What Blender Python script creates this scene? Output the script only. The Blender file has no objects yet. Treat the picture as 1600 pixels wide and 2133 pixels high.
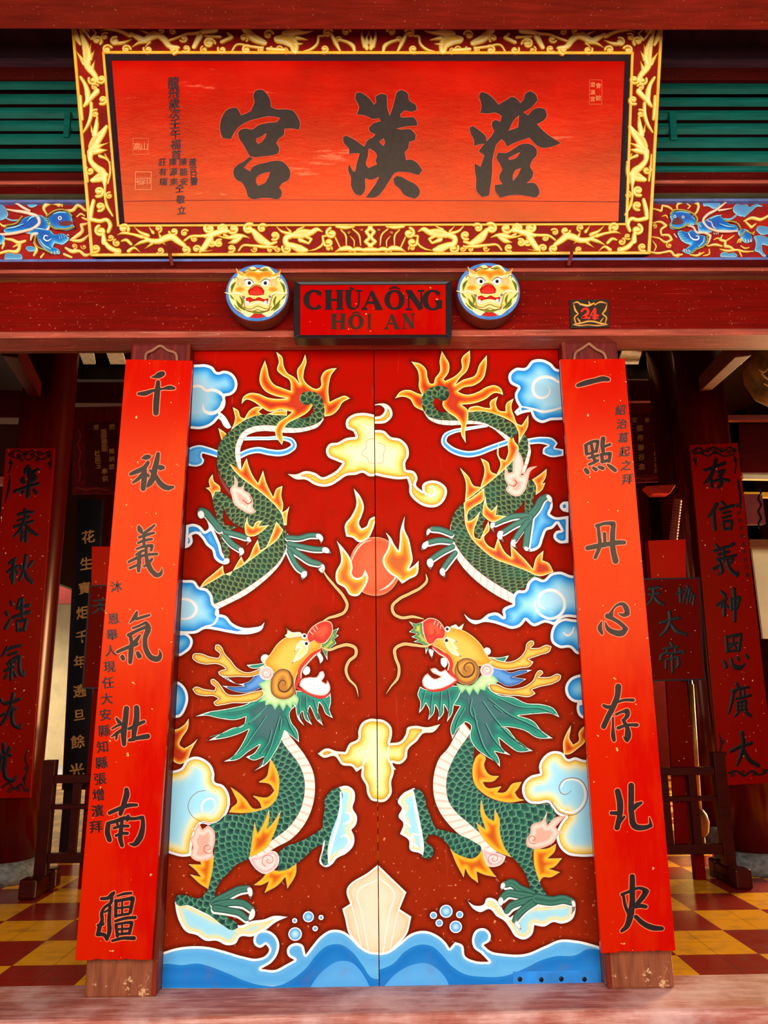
import bpy, math, random
import numpy as np
from mathutils import Matrix, Vector
from mathutils.geometry import delaunay_2d_cdt
random.seed(7); RNG = np.random.default_rng(5)
SC = bpy.context.scene; COL = SC.collection

# ---------------------------------------------------------------- camera, world, lights, exposure
F = 1609.75
def _basis(p, r, y):
    cp, sp, cy, sy = math.cos(p), math.sin(p), math.cos(y), math.sin(y)
    fw = np.array([sy*cp, cy*cp, sp]); r0 = np.array([cy, -sy, 0.]); u0 = np.cross(r0, fw)
    return math.cos(r)*r0 + math.sin(r)*u0, -math.sin(r)*r0 + math.cos(r)*u0, fw
RT, UP, FW = _basis(math.radians(13.757478), math.radians(-0.639391), math.radians(0.866611))
CAM = np.array([0., -4.214, 1.35])
cd = bpy.data.cameras.new('camera'); cam = bpy.data.objects.new('camera', cd); COL.objects.link(cam)
cam.matrix_world = Matrix(((RT[0], UP[0], -FW[0], CAM[0]), (RT[1], UP[1], -FW[1], CAM[1]), (RT[2], UP[2], -FW[2], CAM[2]), (0, 0, 0, 1)))
cd.sensor_fit = 'HORIZONTAL'; cd.sensor_width = 36; cd.lens = F/1600*36; cd.clip_start = .05
SC.camera = cam
vs = SC.view_settings; vs.view_transform = 'Standard'; vs.look = 'None'; vs.gamma = 1; vs.use_curve_mapping = False
vs.exposure = 0.0
w = bpy.data.worlds.new('world'); SC.world = w; w.use_nodes = True
w.node_tree.nodes['Background'].inputs[0].default_value = (0.86, 0.90, 1.0, 1)
w.node_tree.nodes['Background'].inputs[1].default_value = 0.35
def area(name, loc, target, sx, sy, energy, col):
    l = bpy.data.lights.new(name, 'AREA'); l.shape = 'RECTANGLE'; l.size = sx; l.size_y = sy; l.energy = energy; l.color = col
    o = bpy.data.objects.new(name, l); COL.objects.link(o); o.location = loc
    o.rotation_euler = (Vector(target)-Vector(loc)).to_track_quat('-Z', 'Y').to_euler(); return o
area('courtyard_daylight', (0, -5.3, 2.60), (0, 0, 2.35), 9.5, 2.7, 590, (1.0, 0.93, 0.84))      # the open sunlit courtyard before the porch, under the eave
area('side_court_daylight', (7.4, 5.6, 2.2), (2.5, 3.0, 0.2), 2.6, 2.4, 1250, (1.0, 0.70, 0.34))  # low sun entering by the side door, right
area('right_court_daylight', (7.6, 9.0, 4.4), (8.2, 14.5, 1.0), 2.5, 1.5, 520, (1.0, 0.80, 0.46))
area('rear_court_daylight', (-8.0, 11.0, 4.2), (-8.0, 14.0, 0.6), 4.0, 2.0, 420, (1.0, 0.92, 0.80))

# ---------------------------------------------------------------- helpers
def lin(c):
    c = np.asarray(c, float)/255
    return tuple(np.where(c <= .04045, c/12.92, ((c+.055)/1.055)**2.4)) + (1,)
def rays(P):
    P = np.asarray(P, float).reshape(-1, 2)
    return ((P[:, 0]-800)/F)[:, None]*RT + ((1066.5-P[:, 1])/F)[:, None]*UP + FW
class Plane:
    """a real plane of the place: origin, normal (towards the courtyard)"""
    def __init__(s, o, n):
        s.o = np.asarray(o, float); s.n = np.asarray(n, float)/np.linalg.norm(n)
    def hit(s, P):
        R = rays(P); t = ((s.o-CAM) @ s.n)/(R @ s.n); return CAM + R*t[:, None]
def Y(y): return Plane((0, y, 0), (0, -1, 0))
def hy(px, py, y): return Y(y).hit([(px, py)])[0]
ORG = {}
def obj(name, V, Fc, mat, parent=None, origin=None, smooth=False, attrs=None, bevel=0):
    V = np.asarray(V, float)
    L = ORG[parent.name] if parent is not None else (np.asarray(origin, float) if origin is not None else np.zeros(3))
    me = bpy.data.meshes.new(name); me.from_pydata((V-L).tolist(), [], [tuple(map(int, f)) for f in Fc])
    if smooth: me.polygons.foreach_set('use_smooth', [True]*len(me.polygons))
    for k, a in (attrs or {}).items():
        at = me.attributes.new(k, 'FLOAT', 'POINT'); at.data.foreach_set('value', np.asarray(a, np.float32))
    if mat is not None: me.materials.append(mat)
    me.update(); o = bpy.data.objects.new(name, me); COL.objects.link(o)
    if parent is not None: o.parent = parent
    else: o.location = L
    ORG[o.name] = L
    if bevel:
        m = o.modifiers.new('bevel', 'BEVEL'); m.width = bevel; m.segments = 2; m.limit_method = 'ANGLE'; m.angle_limit = .7
    return o
def tag(o, label=None, cat=None, group=None, kind=None):
    for k, v in (('label', label), ('category', cat), ('group', group), ('kind', kind)):
        if v: o[k] = v
    return o
def empty(name, loc, label, cat, group=None):
    o = bpy.data.objects.new(name, None); COL.objects.link(o); o.location = loc; o.empty_display_size = .1
    ORG[o.name] = np.asarray(loc, float); return tag(o, label, cat, group)
class MB:
    """collects shapes for one mesh"""
    def __init__(s): s.v = []; s.f = []
    def add(s, V, Fc):
        n = len(s.v); s.v.extend([tuple(p) for p in V]); s.f.extend([tuple(i+n for i in f) for f in Fc]); return s
    def box(s, a, b):
        (x0, y0, z0), (x1, y1, z1) = np.minimum(a, b), np.maximum(a, b)
        V = [(x0, y0, z0), (x1, y0, z0), (x1, y1, z0), (x0, y1, z0), (x0, y0, z1), (x1, y0, z1), (x1, y1, z1), (x0, y1, z1)]
        return s.add(V, [(0, 3, 2, 1), (4, 5, 6, 7), (0, 1, 5, 4), (1, 2, 6, 5), (2, 3, 7, 6), (3, 0, 4, 7)])
    def hexa(s, q, d):
        """a four-cornered face q (3D, counter-clockwise from outside) thickened by the vector d"""
        q = np.asarray(q, float); V = np.vstack([q, q+np.asarray(d)])
        return s.add(V, [(0, 1, 2, 3), (7, 6, 5, 4), (0, 4, 5, 1), (1, 5, 6, 2), (2, 6, 7, 3), (3, 7, 4, 0)])
    def bar(s, p, q, wx, wz, up=(0, 0, 1)):
        p, q = np.asarray(p, float), np.asarray(q, float); d = q-p; d /= np.linalg.norm(d)
        a = np.cross(d, up); a /= np.linalg.norm(a); b = np.cross(a, d)
        V = [e + a*i*wx/2 + b*j*wz/2 for e in (p, q) for i, j in ((-1, -1), (1, -1), (1, 1), (-1, 1))]
        return s.add(V, [(3, 2, 1, 0), (4, 5, 6, 7), (0, 1, 5, 4), (1, 2, 6, 5), (2, 3, 7, 6), (3, 0, 4, 7)])
    def lathe(s, prof, c, n=40, axis=None, e1=None, e2=None):
        """prof: (radius, height) pairs round an axis through c"""
        c = np.asarray(c, float); ax = np.array((0, 0, 1.)) if axis is None else np.asarray(axis, float)
        e1 = np.array((1., 0, 0)) if e1 is None else np.asarray(e1, float); e2 = np.cross(ax, e1)
        V = [c + ax*h + (e1*math.cos(t)+e2*math.sin(t))*r for r, h in prof for t in np.arange(n)*2*math.pi/n]
        Fc = [(k*n+i, k*n+(i+1) % n, (k+1)*n+(i+1) % n, (k+1)*n+i) for k in range(len(prof)-1) for i in range(n)]
        Fc += [tuple(range(n-1, -1, -1)), tuple((len(prof)-1)*n+i for i in range(n))]
        return s.add(V, Fc)
    def tube(s, pts, r, n=10):
        pts = np.asarray(pts, float); N = len(pts); r = np.broadcast_to(r, (N,)); V = []
        T = np.gradient(pts, axis=0); T /= np.linalg.norm(T, axis=1)[:, None]; a = np.array((0.3, -1, .2))
        for i in range(N):
            b = np.cross(T[i], a); b /= np.linalg.norm(b); c = np.cross(b, T[i])
            V += [pts[i]+r[i]*(b*math.cos(t)+c*math.sin(t)) for t in np.arange(n)*2*math.pi/n]
        Fc = [(k*n+i, k*n+(i+1) % n, (k+1)*n+(i+1) % n, (k+1)*n+i) for k in range(N-1) for i in range(n)]
        return s.add(V, Fc + [tuple(range(n-1, -1, -1)), tuple((N-1)*n+i for i in range(n))])
    def build(s, name, mat, parent=None, origin=None, bevel=0, smooth=False):
        return obj(name, s.v, s.f, mat, parent, origin, smooth, bevel=bevel)

# ---------------------------------------------------------------- materials
class NT:
    def __init__(s, name):
        s.m = bpy.data.materials.new(name); s.m.use_nodes = True; s.t = s.m.node_tree; s.b = s.t.nodes['Principled BSDF']
    def n(s, typ, **kw):
        x = s.t.nodes.new(typ)
        for k, v in kw.items(): setattr(x, k, v)
        return x
    def put(s, v, sock):
        if isinstance(v, bpy.types.NodeSocket): s.t.links.new(v, sock)
        else: sock.default_value = v
    def math(s, op, a, b=0., c=None):
        x = s.n('ShaderNodeMath', operation=op); s.put(a, x.inputs[0]); s.put(b, x.inputs[1])
        if c is not None: s.put(c, x.inputs[2])
        return x.outputs[0]
    def attr(s, name): return s.n('ShaderNodeAttribute', attribute_name=name).outputs['Fac']
    def coord(s): return s.n('ShaderNodeTexCoord').outputs['Object']
    def noise(s, scale, detail=3, rough=.55, vec=None, stretch=None):
        x = s.n('ShaderNodeTexNoise'); x.inputs['Scale'].default_value = scale; x.inputs['Detail'].default_value = detail; x.inputs['Roughness'].default_value = rough
        v = vec or s.coord()
        if stretch:
            mp = s.n('ShaderNodeMapping'); mp.inputs['Scale'].default_value = stretch; s.t.links.new(v, mp.inputs[0]); v = mp.outputs[0]
        s.t.links.new(v, x.inputs['Vector']); return x.outputs['Fac']
    def ramp(s, fac, stops, interp='LINEAR'):
        x = s.n('ShaderNodeValToRGB'); x.color_ramp.interpolation = interp; e = x.color_ramp.elements
        while len(e) < len(stops): e.new(1)
        for i, (p, c) in enumerate(sorted(stops, key=lambda q: q[0])): e[i].position = p; e[i].color = lin(c)
        s.put(fac, x.inputs[0]); return x.outputs[0]
    def mix(s, fac, a, b):
        x = s.n('ShaderNodeMix', data_type='RGBA'); s.put(fac, x.inputs[0]); s.put(a, x.inputs[6]); s.put(b, x.inputs[7]); return x.outputs[2]
    def step(s, v, lo, hi):
        x = s.n('ShaderNodeMapRange', interpolation_type='SMOOTHSTEP'); s.put(v, x.inputs[0])
        x.inputs[1].default_value = lo; x.inputs[2].default_value = hi; return x.outputs[0]
    def end(s, color, rough=.5, spec=.5, bump=None, dist=.002, strength=.5, metal=0, tint=None):
        if tint: s.b.inputs['Specular Tint'].default_value = tint
        s.put(color, s.b.inputs['Base Color']); s.put(rough, s.b.inputs['Roughness']); s.b.inputs['Specular IOR Level'].default_value = spec
        s.b.inputs['Metallic'].default_value = metal
        if bump is not None:
            x = s.n('ShaderNodeBump'); x.inputs['Distance'].default_value = dist; x.inputs['Strength'].default_value = strength
            s.put(bump, x.inputs['Height']); s.t.links.new(x.outputs[0], s.b.inputs['Normal'])
        return s.m
MATS = {}
def plain(name, rgb, rough=.5, spec=.25, var=.12, scale=12, metal=0):
    if name in MATS: return MATS[name]
    k = NT(name); f = k.noise(scale, 4)
    c = k.ramp(f, [(.3, np.clip(np.array(rgb)*(1-var), 0, 255)), (.7, np.clip(np.array(rgb)*(1+var), 0, 255))])
    MATS[name] = k.end(c, rough, spec, metal=metal); return MATS[name]
def wood(name, rgb, worn, rough=.45, amt=.62, stretch=(.6, 6, 6), spec=.22, bump=.35, speck=True):
    """old lacquered timber: grain along x, pale scratches and chips"""
    k = NT(name)
    g = k.noise(6, 6, .65, stretch=stretch); big = k.noise(1.6, 3)
    c = k.ramp(k.math('ADD', k.math('MULTIPLY', g, .6), k.math('MULTIPLY', big, .4)), [(.32, np.array(rgb)*.72), (.55, rgb), (.72, np.clip(np.array(rgb)*1.22, 0, 255))])
    sc = k.step(k.noise(9, 8, .75, stretch=tuple(np.array(stretch)*np.array((.5, 3, 3)))), amt, amt+.06)
    c = k.mix(k.math('MULTIPLY', sc, .75), c, lin(worn))
    if speck:
        sp = k.step(k.noise(70, 2, .5), .70, .74); c = k.mix(k.math('MULTIPLY', sp, .6), c, lin(worn))
    return k.end(c, k.math('ADD', rough, k.math('MULTIPLY', sc, .2)), spec*.7, g, .003, bump, tint=(1, .5, .36, 1))
M = {}
M['red_wood'] = wood('red_lacquered_timber', (116, 4, 1), (205, 110, 80), amt=.635, stretch=(.35, 8, 8))
M['dark_wood'] = wood('dark_red_timber', (76, 6, 5), (150, 70, 50), amt=.68)
M['pink_wood'] = wood('worn_red_moulding', (168, 76, 58), (224, 160, 130), amt=.58)
M['brown_wood'] = wood('brown_timber', (120, 64, 34), (170, 120, 80), amt=.62)
M['old_beam'] = wood('faded_red_beam', (140, 38, 24), (226, 150, 120), amt=.67)
def postmat():
    """dark lacquered post, rubbed down to brown timber and pale filler at its foot"""
    k = NT('dark_post'); sx = k.n('ShaderNodeSeparateXYZ'); k.t.links.new(k.coord(), sx.inputs[0])
    g = k.noise(6, 6, .65, stretch=(6, 6, .6)); bl = k.noise(12, 7, .7)
    c = k.ramp(g, [(.32, (78, 10, 4)), (.55, (104, 16, 6)), (.72, (130, 34, 18))])
    wr = k.step(k.math('ADD', k.math('SUBTRACT', .42, sx.outputs[2]), k.math('MULTIPLY', k.math('SUBTRACT', bl, .5), .5)), 0., .16)
    c = k.mix(k.math('MULTIPLY', wr, .85), c, k.ramp(g, [(.3, (116, 56, 30)), (.6, (150, 84, 52))]))
    fl = k.step(k.math('SUBTRACT', bl, k.math('MULTIPLY', sx.outputs[2], .5)), .56, .62); c = k.mix(k.math('MULTIPLY', fl, k.math('MULTIPLY', wr, .8)), c, lin((222, 176, 130)))
    sc = k.step(k.noise(9, 8, .75, stretch=(18, 18, .3)), .64, .70); c = k.mix(k.math('MULTIPLY', sc, .55), c, lin((196, 130, 90)))
    return k.end(c, .5, .25, g, .003, .35)
M['post'] = postmat()
M['dark_red'] = plain('dark_red_paint', (92, 6, 4), .35, .5)
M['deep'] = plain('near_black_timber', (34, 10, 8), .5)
M['black'] = plain('black_lacquer', (18, 14, 16), .3)
M['green'] = wood('green_louvre_paint', (12, 92, 80), (90, 130, 100), amt=.74, speck=False)
M['olive'] = wood('olive_moulding', (96, 92, 66), (150, 140, 110), amt=.7, speck=False)
M['blue_strip'] = plain('blue_grey_strip', (98, 112, 168), .45)
M['cream_wall'] = plain('cream_plaster', (232, 206, 150), .8, .2, .06, 3)
M['stone'] = plain('grey_stone', (96, 92, 88), .8, .3, .25, 25)
def tilemat():
    k = NT('checker_tiles'); sx = k.n('ShaderNodeSeparateXYZ'); k.t.links.new(k.coord(), sx.inputs[0])
    T = .446
    u = k.math('DIVIDE', k.math('SUBTRACT', sx.outputs[0], 2.071), T); v = k.math('DIVIDE', k.math('SUBTRACT', sx.outputs[1], .392), T)
    par = k.math('MODULO', k.math('ADD', k.math('ADD', k.math('FLOOR', u), k.math('FLOOR', v)), 100), 2)
    c = k.mix(k.math('LESS_THAN', par, .5), lin((246, 166, 26)), lin((150, 34, 22)))
    h = k.n('ShaderNodeTexNoise'); h.inputs['Scale'].default_value = 9; h.inputs['Detail'].default_value = 6
    k.t.links.new(k.coord(), h.inputs['Vector'])
    c = k.mix(k.math('MULTIPLY', k.step(h.outputs['Fac'], .45, .75), .35), c, lin((96, 52, 30)))
    g = None
    for q in (u, v):
        fr = k.math('FRACT', k.math('ADD', k.math('MULTIPLY', q, 2), 100)); e = k.math('MINIMUM', fr, k.math('SUBTRACT', 1, fr))
        g = e if g is None else k.math('MINIMUM', g, e)
    c = k.mix(k.math('MULTIPLY', k.math('LESS_THAN', g, .012), .55), c, lin((70, 30, 18)))
    return k.end(c, k.math('ADD', .16, k.math('MULTIPLY', h.outputs['Fac'], .16)), .5)
M['tiles'] = tilemat()
def sillmat():
    k = NT('worn_sill_timber'); g = k.noise(5, 8, .7, stretch=(.5, 5, 5)); p = k.step(k.noise(2.2, 5, .6), .42, .68)
    c = k.ramp(g, [(.3, (130, 60, 48)), (.5, (180, 100, 84)), (.68, (222, 166, 150))])
    c = k.mix(k.math('MULTIPLY', p, .65), c, lin((238, 196, 190)))
    return k.end(c, .6, .3, g, .006, .6)
M['sill'] = sillmat()

# ---------------------------------------------------------------- the setting
def structure(o): o['kind'] = 'structure'; return o
b = MB(); b.add([(-6, .08, 0), (6, .08, 0), (6, 12, 0), (-6, 12, 0)], [(0, 1, 2, 3)]); structure(b.build('floor', M['tiles']))
# threshold beam the doors and posts stand on
b = MB(); b.box((-4.2, -.36, -.26), (4.2, .1, 0)); structure(b.build('trim_1', M['sill'], bevel=.02))
b = MB(); b.box((-5, -11, -.5), (5, -.3, -.26)); structure(b.build('floor_1', plain('porch_paving', (150, 120, 100), .8, .2)))
def rail(name, rows, mat, x0=-4.6, x1=4.6, back=.25, xr=150):
    """a long timber with the profile given as (photo row at column xr, depth y), from its lower to its upper edge"""
    P = [(y, hy(xr, r, y)[2]) for r, y in rows]
    P = P + [(back, P[-1][1]), (back, P[0][1])]
    n = len(P); V = [(x, y, z) for x in (x0, x1) for y, z in P]
    Fc = [(i, n+i, n+(i+1) % n, (i+1) % n) for i in range(n)] + [tuple(range(n-1, -1, -1)), tuple(range(n, 2*n))]
    return structure(obj(name, V, Fc, mat))
rail('trim_2', [(728, .02), (706, -.155)], M['brown_wood'], back=.03)                      # underside board over the doors
rail('trim_3', [(706, -.175), (704, -.19), (692, -.19), (690, -.175)], M['pink_wood'], back=-.02)
rail('trim_4', [(690, -.165), (587, -.165)], M['red_wood'], back=.03)                      # the great lintel
rail('trim_5', [(587, -.17), (579, -.20)], M['brown_wood'])
rail('trim_6', [(579, -.19), (571, -.20)], M['dark_wood'])
rail('trim_7', [(571, -.21), (569, -.225), (563, -.225), (561, -.21)], M['pink_wood'])
rail('trim_8', [(561, -.20), (545, -.20)], M['dark_wood'])
rail('trim_9', [(545, -.17), (540, -.17)], M['blue_strip'])
rail('trim_10', [(421, -.13), (416, -.14)], M['blue_strip'])
rail('trim_11', [(416, -.12), (404, -.17)], M['olive'])
rail('trim_12', [(404, -.17), (386, -.17)], M['dark_wood'])
rail('trim_13', [(386, -.18), (384, -.2), (378, -.2), (376, -.18)], M['pink_wood'])
rail('trim_14', [(376, -.14), (360, -.17)], M['dark_wood'])
rail('trim_15', [(540, -.10), (421, -.10)], plain('frieze_ground', (150, 22, 12), .45))
# upper bands over the louvres
rail('trim_16', [(166, -.13), (132, -.17)], M['dark_wood'])
rail('trim_17', [(132, -.19), (121, -.19)], wood('dull_moulding', (92, 58, 66), (130, 90, 90), speck=False))
rail('trim_18', [(121, -.16), (88, -.2)], plain('purple_beam', (62, 26, 36), .5))  # beam in its own dark purple, one even tone
rail('trim_19', [(88, -.2), (40, -.36)], plain('purple_board', (78, 34, 44), .5))  # board in a slightly paler purple of its own
# porch beam across the top of the view
zb = hy(785, 63, -.78)[2]
b = MB(); b.box((-4.6, -1.12, zb), (4.6, -.78, zb+.4)); structure(b.build('trim_20', M['old_beam'], bevel=.01))
# walls and roofs that close the dark hall and the porch
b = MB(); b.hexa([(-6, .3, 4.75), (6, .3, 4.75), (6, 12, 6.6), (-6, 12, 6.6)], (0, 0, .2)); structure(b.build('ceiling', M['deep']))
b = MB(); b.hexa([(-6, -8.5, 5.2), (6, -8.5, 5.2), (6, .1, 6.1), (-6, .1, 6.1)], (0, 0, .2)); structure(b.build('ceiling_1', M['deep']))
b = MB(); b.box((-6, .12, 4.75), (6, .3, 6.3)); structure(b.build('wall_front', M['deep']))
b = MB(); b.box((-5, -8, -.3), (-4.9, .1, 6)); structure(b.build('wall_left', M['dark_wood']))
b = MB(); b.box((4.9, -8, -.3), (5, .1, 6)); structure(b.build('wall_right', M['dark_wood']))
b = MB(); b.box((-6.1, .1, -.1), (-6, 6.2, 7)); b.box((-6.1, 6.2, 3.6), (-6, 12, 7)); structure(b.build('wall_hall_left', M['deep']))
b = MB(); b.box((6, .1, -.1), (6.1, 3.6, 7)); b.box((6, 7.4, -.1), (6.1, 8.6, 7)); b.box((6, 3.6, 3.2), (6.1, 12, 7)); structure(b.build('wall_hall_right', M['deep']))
b = MB(); b.box((9.6, 7.6, -.1), (9.7, 15, 5)); b.box((5, 15, -.1), (9.7, 15.1, 5)); structure(b.build('wall_court_right', M['cream_wall']))
b = MB(); b.box((-3.6, 12, -.1), (6, 12.1, 7)); b.box((-12, 12, 3.4), (-3.6, 12.1, 7)); b.box((-12, 6.1, 3.6), (-6.1, 6.2, 7)); structure(b.build('wall_back', M['dark_wood']))
b = MB(); b.box((-13, 14.5, -.1), (-2, 14.6, 5)); structure(b.build('wall_court', M['cream_wall']))
b = MB(); b.add([(-13, 6.2, 0), (-6, 6.2, 0), (-6, 14.5, 0), (-13, 14.5, 0)], [(0, 1, 2, 3)]); b.add([(6.1, 2, 0), (9.6, 2, 0), (9.6, 15, 0), (6.1, 15, 0)], [(0, 1, 2, 3)]); structure(b.build('floor_2', plain('court_paving', (190, 180, 170), .8, .2)))

# ---------------------------------------------------------------- painting and carving engine: outlines laid on real planes
def parse(s): return np.array([[float(q) for q in p.split(',')] for p in s.split()])
FR = {'P': (0, 0, 1.), 'A': (380, 700, 3.8095), 'B': (780, 700, 3.8095), 'C': (340, 1240, 3.4783), 'D': (780, 1180, 3.4783), 'E': (320, 1560, 3.3333), 'F': (780, 1560, 3.3333)}
def zf(fr, s):
    a = parse(s) if isinstance(s, str) else np.asarray(s, float)
    x0, y0, k = FR[fr]; a = a.copy(); a[:, 0] = x0+a[:, 0]/k; a[:, 1] = y0+a[:, 1]/k
    if a.shape[1] > 2: a[:, 2] /= k
    return a
def smooth(P, closed=True, gap=2.0, sharp=68):
    """Hermite curve through the points; bends sharper than `sharp` degrees stay corners"""
    P = np.asarray(P, float); N = len(P); out = []
    nx = np.roll(P, -1, 0); pv = np.roll(P, 1, 0)
    if not closed: nx[-1] = P[-1]; pv[0] = P[0]
    a, b = P-pv, nx-P; la = np.linalg.norm(a[:, :2], axis=1)+1e-9; lb = np.linalg.norm(b[:, :2], axis=1)+1e-9
    ang = np.degrees(np.arccos(np.clip((a[:, :2]*b[:, :2]).sum(1)/(la*lb), -1, 1)))
    T = a/la[:, None]*lb[:, None]+b/lb[:, None]*la[:, None]; T = T/(la+lb)[:, None]*1.0
    nt = np.linalg.norm(T[:, :2], axis=1)+1e-9; T /= nt[:, None]
    cor = ang > sharp
    if not closed: cor[0] = cor[-1] = True
    for i in range(N if closed else N-1):
        j = (i+1) % N; p, q = P[i], P[j]; L = np.linalg.norm((q-p)[:2])
        if L < 1e-6: continue
        m0 = (q-p) if cor[i] else T[i]*L; m1 = (q-p) if cor[j] else T[j]*L
        n = max(1, int(round(L/gap))); t = (np.arange(n)/n)[:, None]
        out.append((2*t**3-3*t**2+1)*p+(t**3-2*t**2+t)*m0+(-2*t**3+3*t**2)*q+(t**3-t**2)*m1)
    if not closed: out.append(P[-1:])
    return np.vstack(out)
def segdist(Q, A, B):
    d = np.full(len(Q), 1e9)
    for k in range(0, len(A), 64):
        a, e = A[k:k+64], B[k:k+64]-A[k:k+64]; l2 = (e*e).sum(1)+1e-12
        w = Q[:, None]-a[None]; t = np.clip((w*e).sum(2)/l2, 0, 1)
        d = np.minimum(d, np.linalg.norm(w-t[..., None]*e, axis=2).min(1))
    return d
def inside(Q, loops):
    c = np.zeros(len(Q), bool)
    for P in loops:
        A, B = P, np.roll(P, -1, 0)
        for (x0, y0), (x1, y1) in zip(A, B):
            if y0 == y1: continue
            m = (Q[:, 1] < y0) != (Q[:, 1] < y1)
            c ^= m & (Q[:, 0] < x0+(Q[:, 1]-y0)*(x1-x0)/(y1-y0))
    return c
HALO = {}
CLAMP = None      # (left line, right line): straight edges of the board a motif is painted on; it stops there without an outline
LAYER = .00035
EPS = [0]
def emit(name, parent, pl, P2, Fc, mat, layer, z=None, attrs=None):
    EPS[0] += 1; layer = layer+(EPS[0] % 40)*.01
    W = pl.hit(P2)+pl.n*(layer*LAYER) if z is None else pl.hit(P2)+pl.n*(layer*LAYER)+z[:, None]*pl.n
    return obj(name, W, Fc, mat, parent, smooth=z is not None, attrs=attrs)
def orient(P2, T):
    """triangles turned to face the courtyard (photo coordinates: y down)"""
    T = np.asarray(T); a, b, c = P2[T[:, 0]], P2[T[:, 1]], P2[T[:, 2]]
    s = (b[:, 0]-a[:, 0])*(c[:, 1]-a[:, 1])-(b[:, 1]-a[:, 1])*(c[:, 0]-a[:, 0])
    T = T.copy(); f = s > 0; T[f] = T[f][:, ::-1]; return T
def clampx(P, y):
    """x limits at heights y (photo pixels)"""
    return [c[0]+(y-c[1])*c[2] for c in CLAMP]
def fill(loops, step):
    if CLAMP is not None:
        cl = []
        for P in loops:
            lo, hi = clampx(P, P[:, 1]); Q = P.copy(); Q[:, 0] = np.clip(Q[:, 0], lo, hi); cl.append(Q)
        loops = cl
    A = np.vstack(loops); B = np.vstack([np.roll(P, -1, 0) for P in loops]); E = []; n = 0; DA, DB = A, B
    if CLAMP is not None:
        on = lambda Q: np.min([np.abs(Q[:, 0]-c) for c in clampx(Q, Q[:, 1])], axis=0) < .05
        k = ~(on(A) & on(B)); DA, DB = A[k], B[k]
    for P in loops: m = len(P); E += [(n+i, n+(i+1) % m) for i in range(m)]; n += m
    lo, hi = A.min(0), A.max(0)
    gx, gy = np.meshgrid(np.arange(lo[0], hi[0], step), np.arange(lo[1], hi[1], step*.87)); gx[1::2] += step/2
    G = np.column_stack([gx.ravel(), gy.ravel()]); G = G[inside(G, loops)]
    if len(G): G = G[segdist(G, A, B) > step*.45]
    V = np.vstack([A, G]) if len(G) else A
    r = delaunay_2d_cdt([Vector(p) for p in V.tolist()], E, [], 0, 1e-6)
    P2 = np.array([(p[0], p[1]) for p in r[0]]); T = np.array([f for f in r[2] if len(f) == 3])
    T = T[inside(P2[T].mean(1), loops)]
    return P2, orient(P2, T), segdist(P2, DA, DB)
def paint(name, parent, pl, mat, layer, loops, step=5., relief=0, rr=6., halo=None, spine=None, sharp=68, gap=2.0):
    """a painted (or, with relief, carved) shape from its outline in photo pixels"""
    if not isinstance(loops, list): loops = [loops]
    L = [smooth(P[:, :2], True, gap, sharp) for P in loops]
    P2, T, d = fill(L, step)
    at = {'d': d}
    if spine is not None:
        S = smooth(spine[:, :2], False, 4.); a, e = S[:-1], S[1:]-S[:-1]; el = np.linalg.norm(e, axis=1); cs = np.concatenate([[0], np.cumsum(el)])[:-1]
        w = P2[:, None]-a[None]; t = np.clip((w*e).sum(2)/(el**2+1e-9), 0, 1); dd = np.linalg.norm(w-t[..., None]*e, axis=2); k = dd.argmin(1); i = np.arange(len(P2))
        at['s'] = cs[k]+t[i, k]*el[k]; cr = e[k, 0]*w[i, k, 1]-e[k, 1]*w[i, k, 0]; at['t'] = np.sign(cr)*dd[i, k]
    z = relief*np.sin(np.clip(d/rr, 0, 1)*math.pi/2) if relief else None
    if halo: HALO.setdefault(halo, []).append(L[0])
    return emit(name, parent, pl, P2, T, mat, layer, z, at)
def resample(S, n):
    l = np.concatenate([[0], np.cumsum(np.linalg.norm(np.diff(S[:, :2], axis=0), axis=1))]); q = np.linspace(0, l[-1], n)
    return np.column_stack([np.interp(q, l, S[:, i]) for i in range(S.shape[1])])
def strip(name, parent, pl, mat, layer, A, B, relief=0, across=4, halo=None, s0=0.):
    """a band between two edges, with its length and breadth known to the material"""
    A, B = smooth(A[:, :2], False, 2.), smooth(B[:, :2], False, 2.); n = max(4, int(max(len(A), len(B))))
    A, B = resample(A, n), resample(B, n); return band(name, parent, pl, mat, layer, A, B, relief, across, halo, s0)
def band(name, parent, pl, mat, layer, A, B, relief=0, across=4, halo=None, s0=0.):
    if CLAMP is not None: A, B = (np.column_stack([np.clip(Q[:, 0], *clampx(Q, Q[:, 1])), Q[:, 1]]) for Q in (A, B))
    n = len(A); c = (A+B)/2; s = s0+np.concatenate([[0], np.cumsum(np.linalg.norm(np.diff(c, axis=0), axis=1))]); wd = np.linalg.norm(B-A, axis=1)
    u = np.linspace(0, 1, across+1); P2 = (A[:, None]*(1-u)[None, :, None]+B[:, None]*u[None, :, None]).reshape(-1, 2)
    t = ((u-.5)[None]*wd[:, None]).ravel(); d = (np.minimum(u, 1-u)[None]*wd[:, None]).ravel(); m = across+1
    T = []
    for i in range(n-1):
        for j in range(across): a = i*m+j; T += [(a, a+1, a+m+1), (a, a+m+1, a+m)]
    z = relief*np.sqrt(np.clip(1-(2*u-1)**2, 0, 1))[None].repeat(n, 0).ravel()*np.clip(wd.repeat(m)/8, .4, 1.2) if relief else None
    if halo: HALO.setdefault(halo, []).append(np.vstack([A, B[::-1]]))
    return emit(name, parent, pl, P2, orient(P2, np.array(T)), mat, layer, z, {'d': d, 's': s.repeat(m), 't': t})
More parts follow.
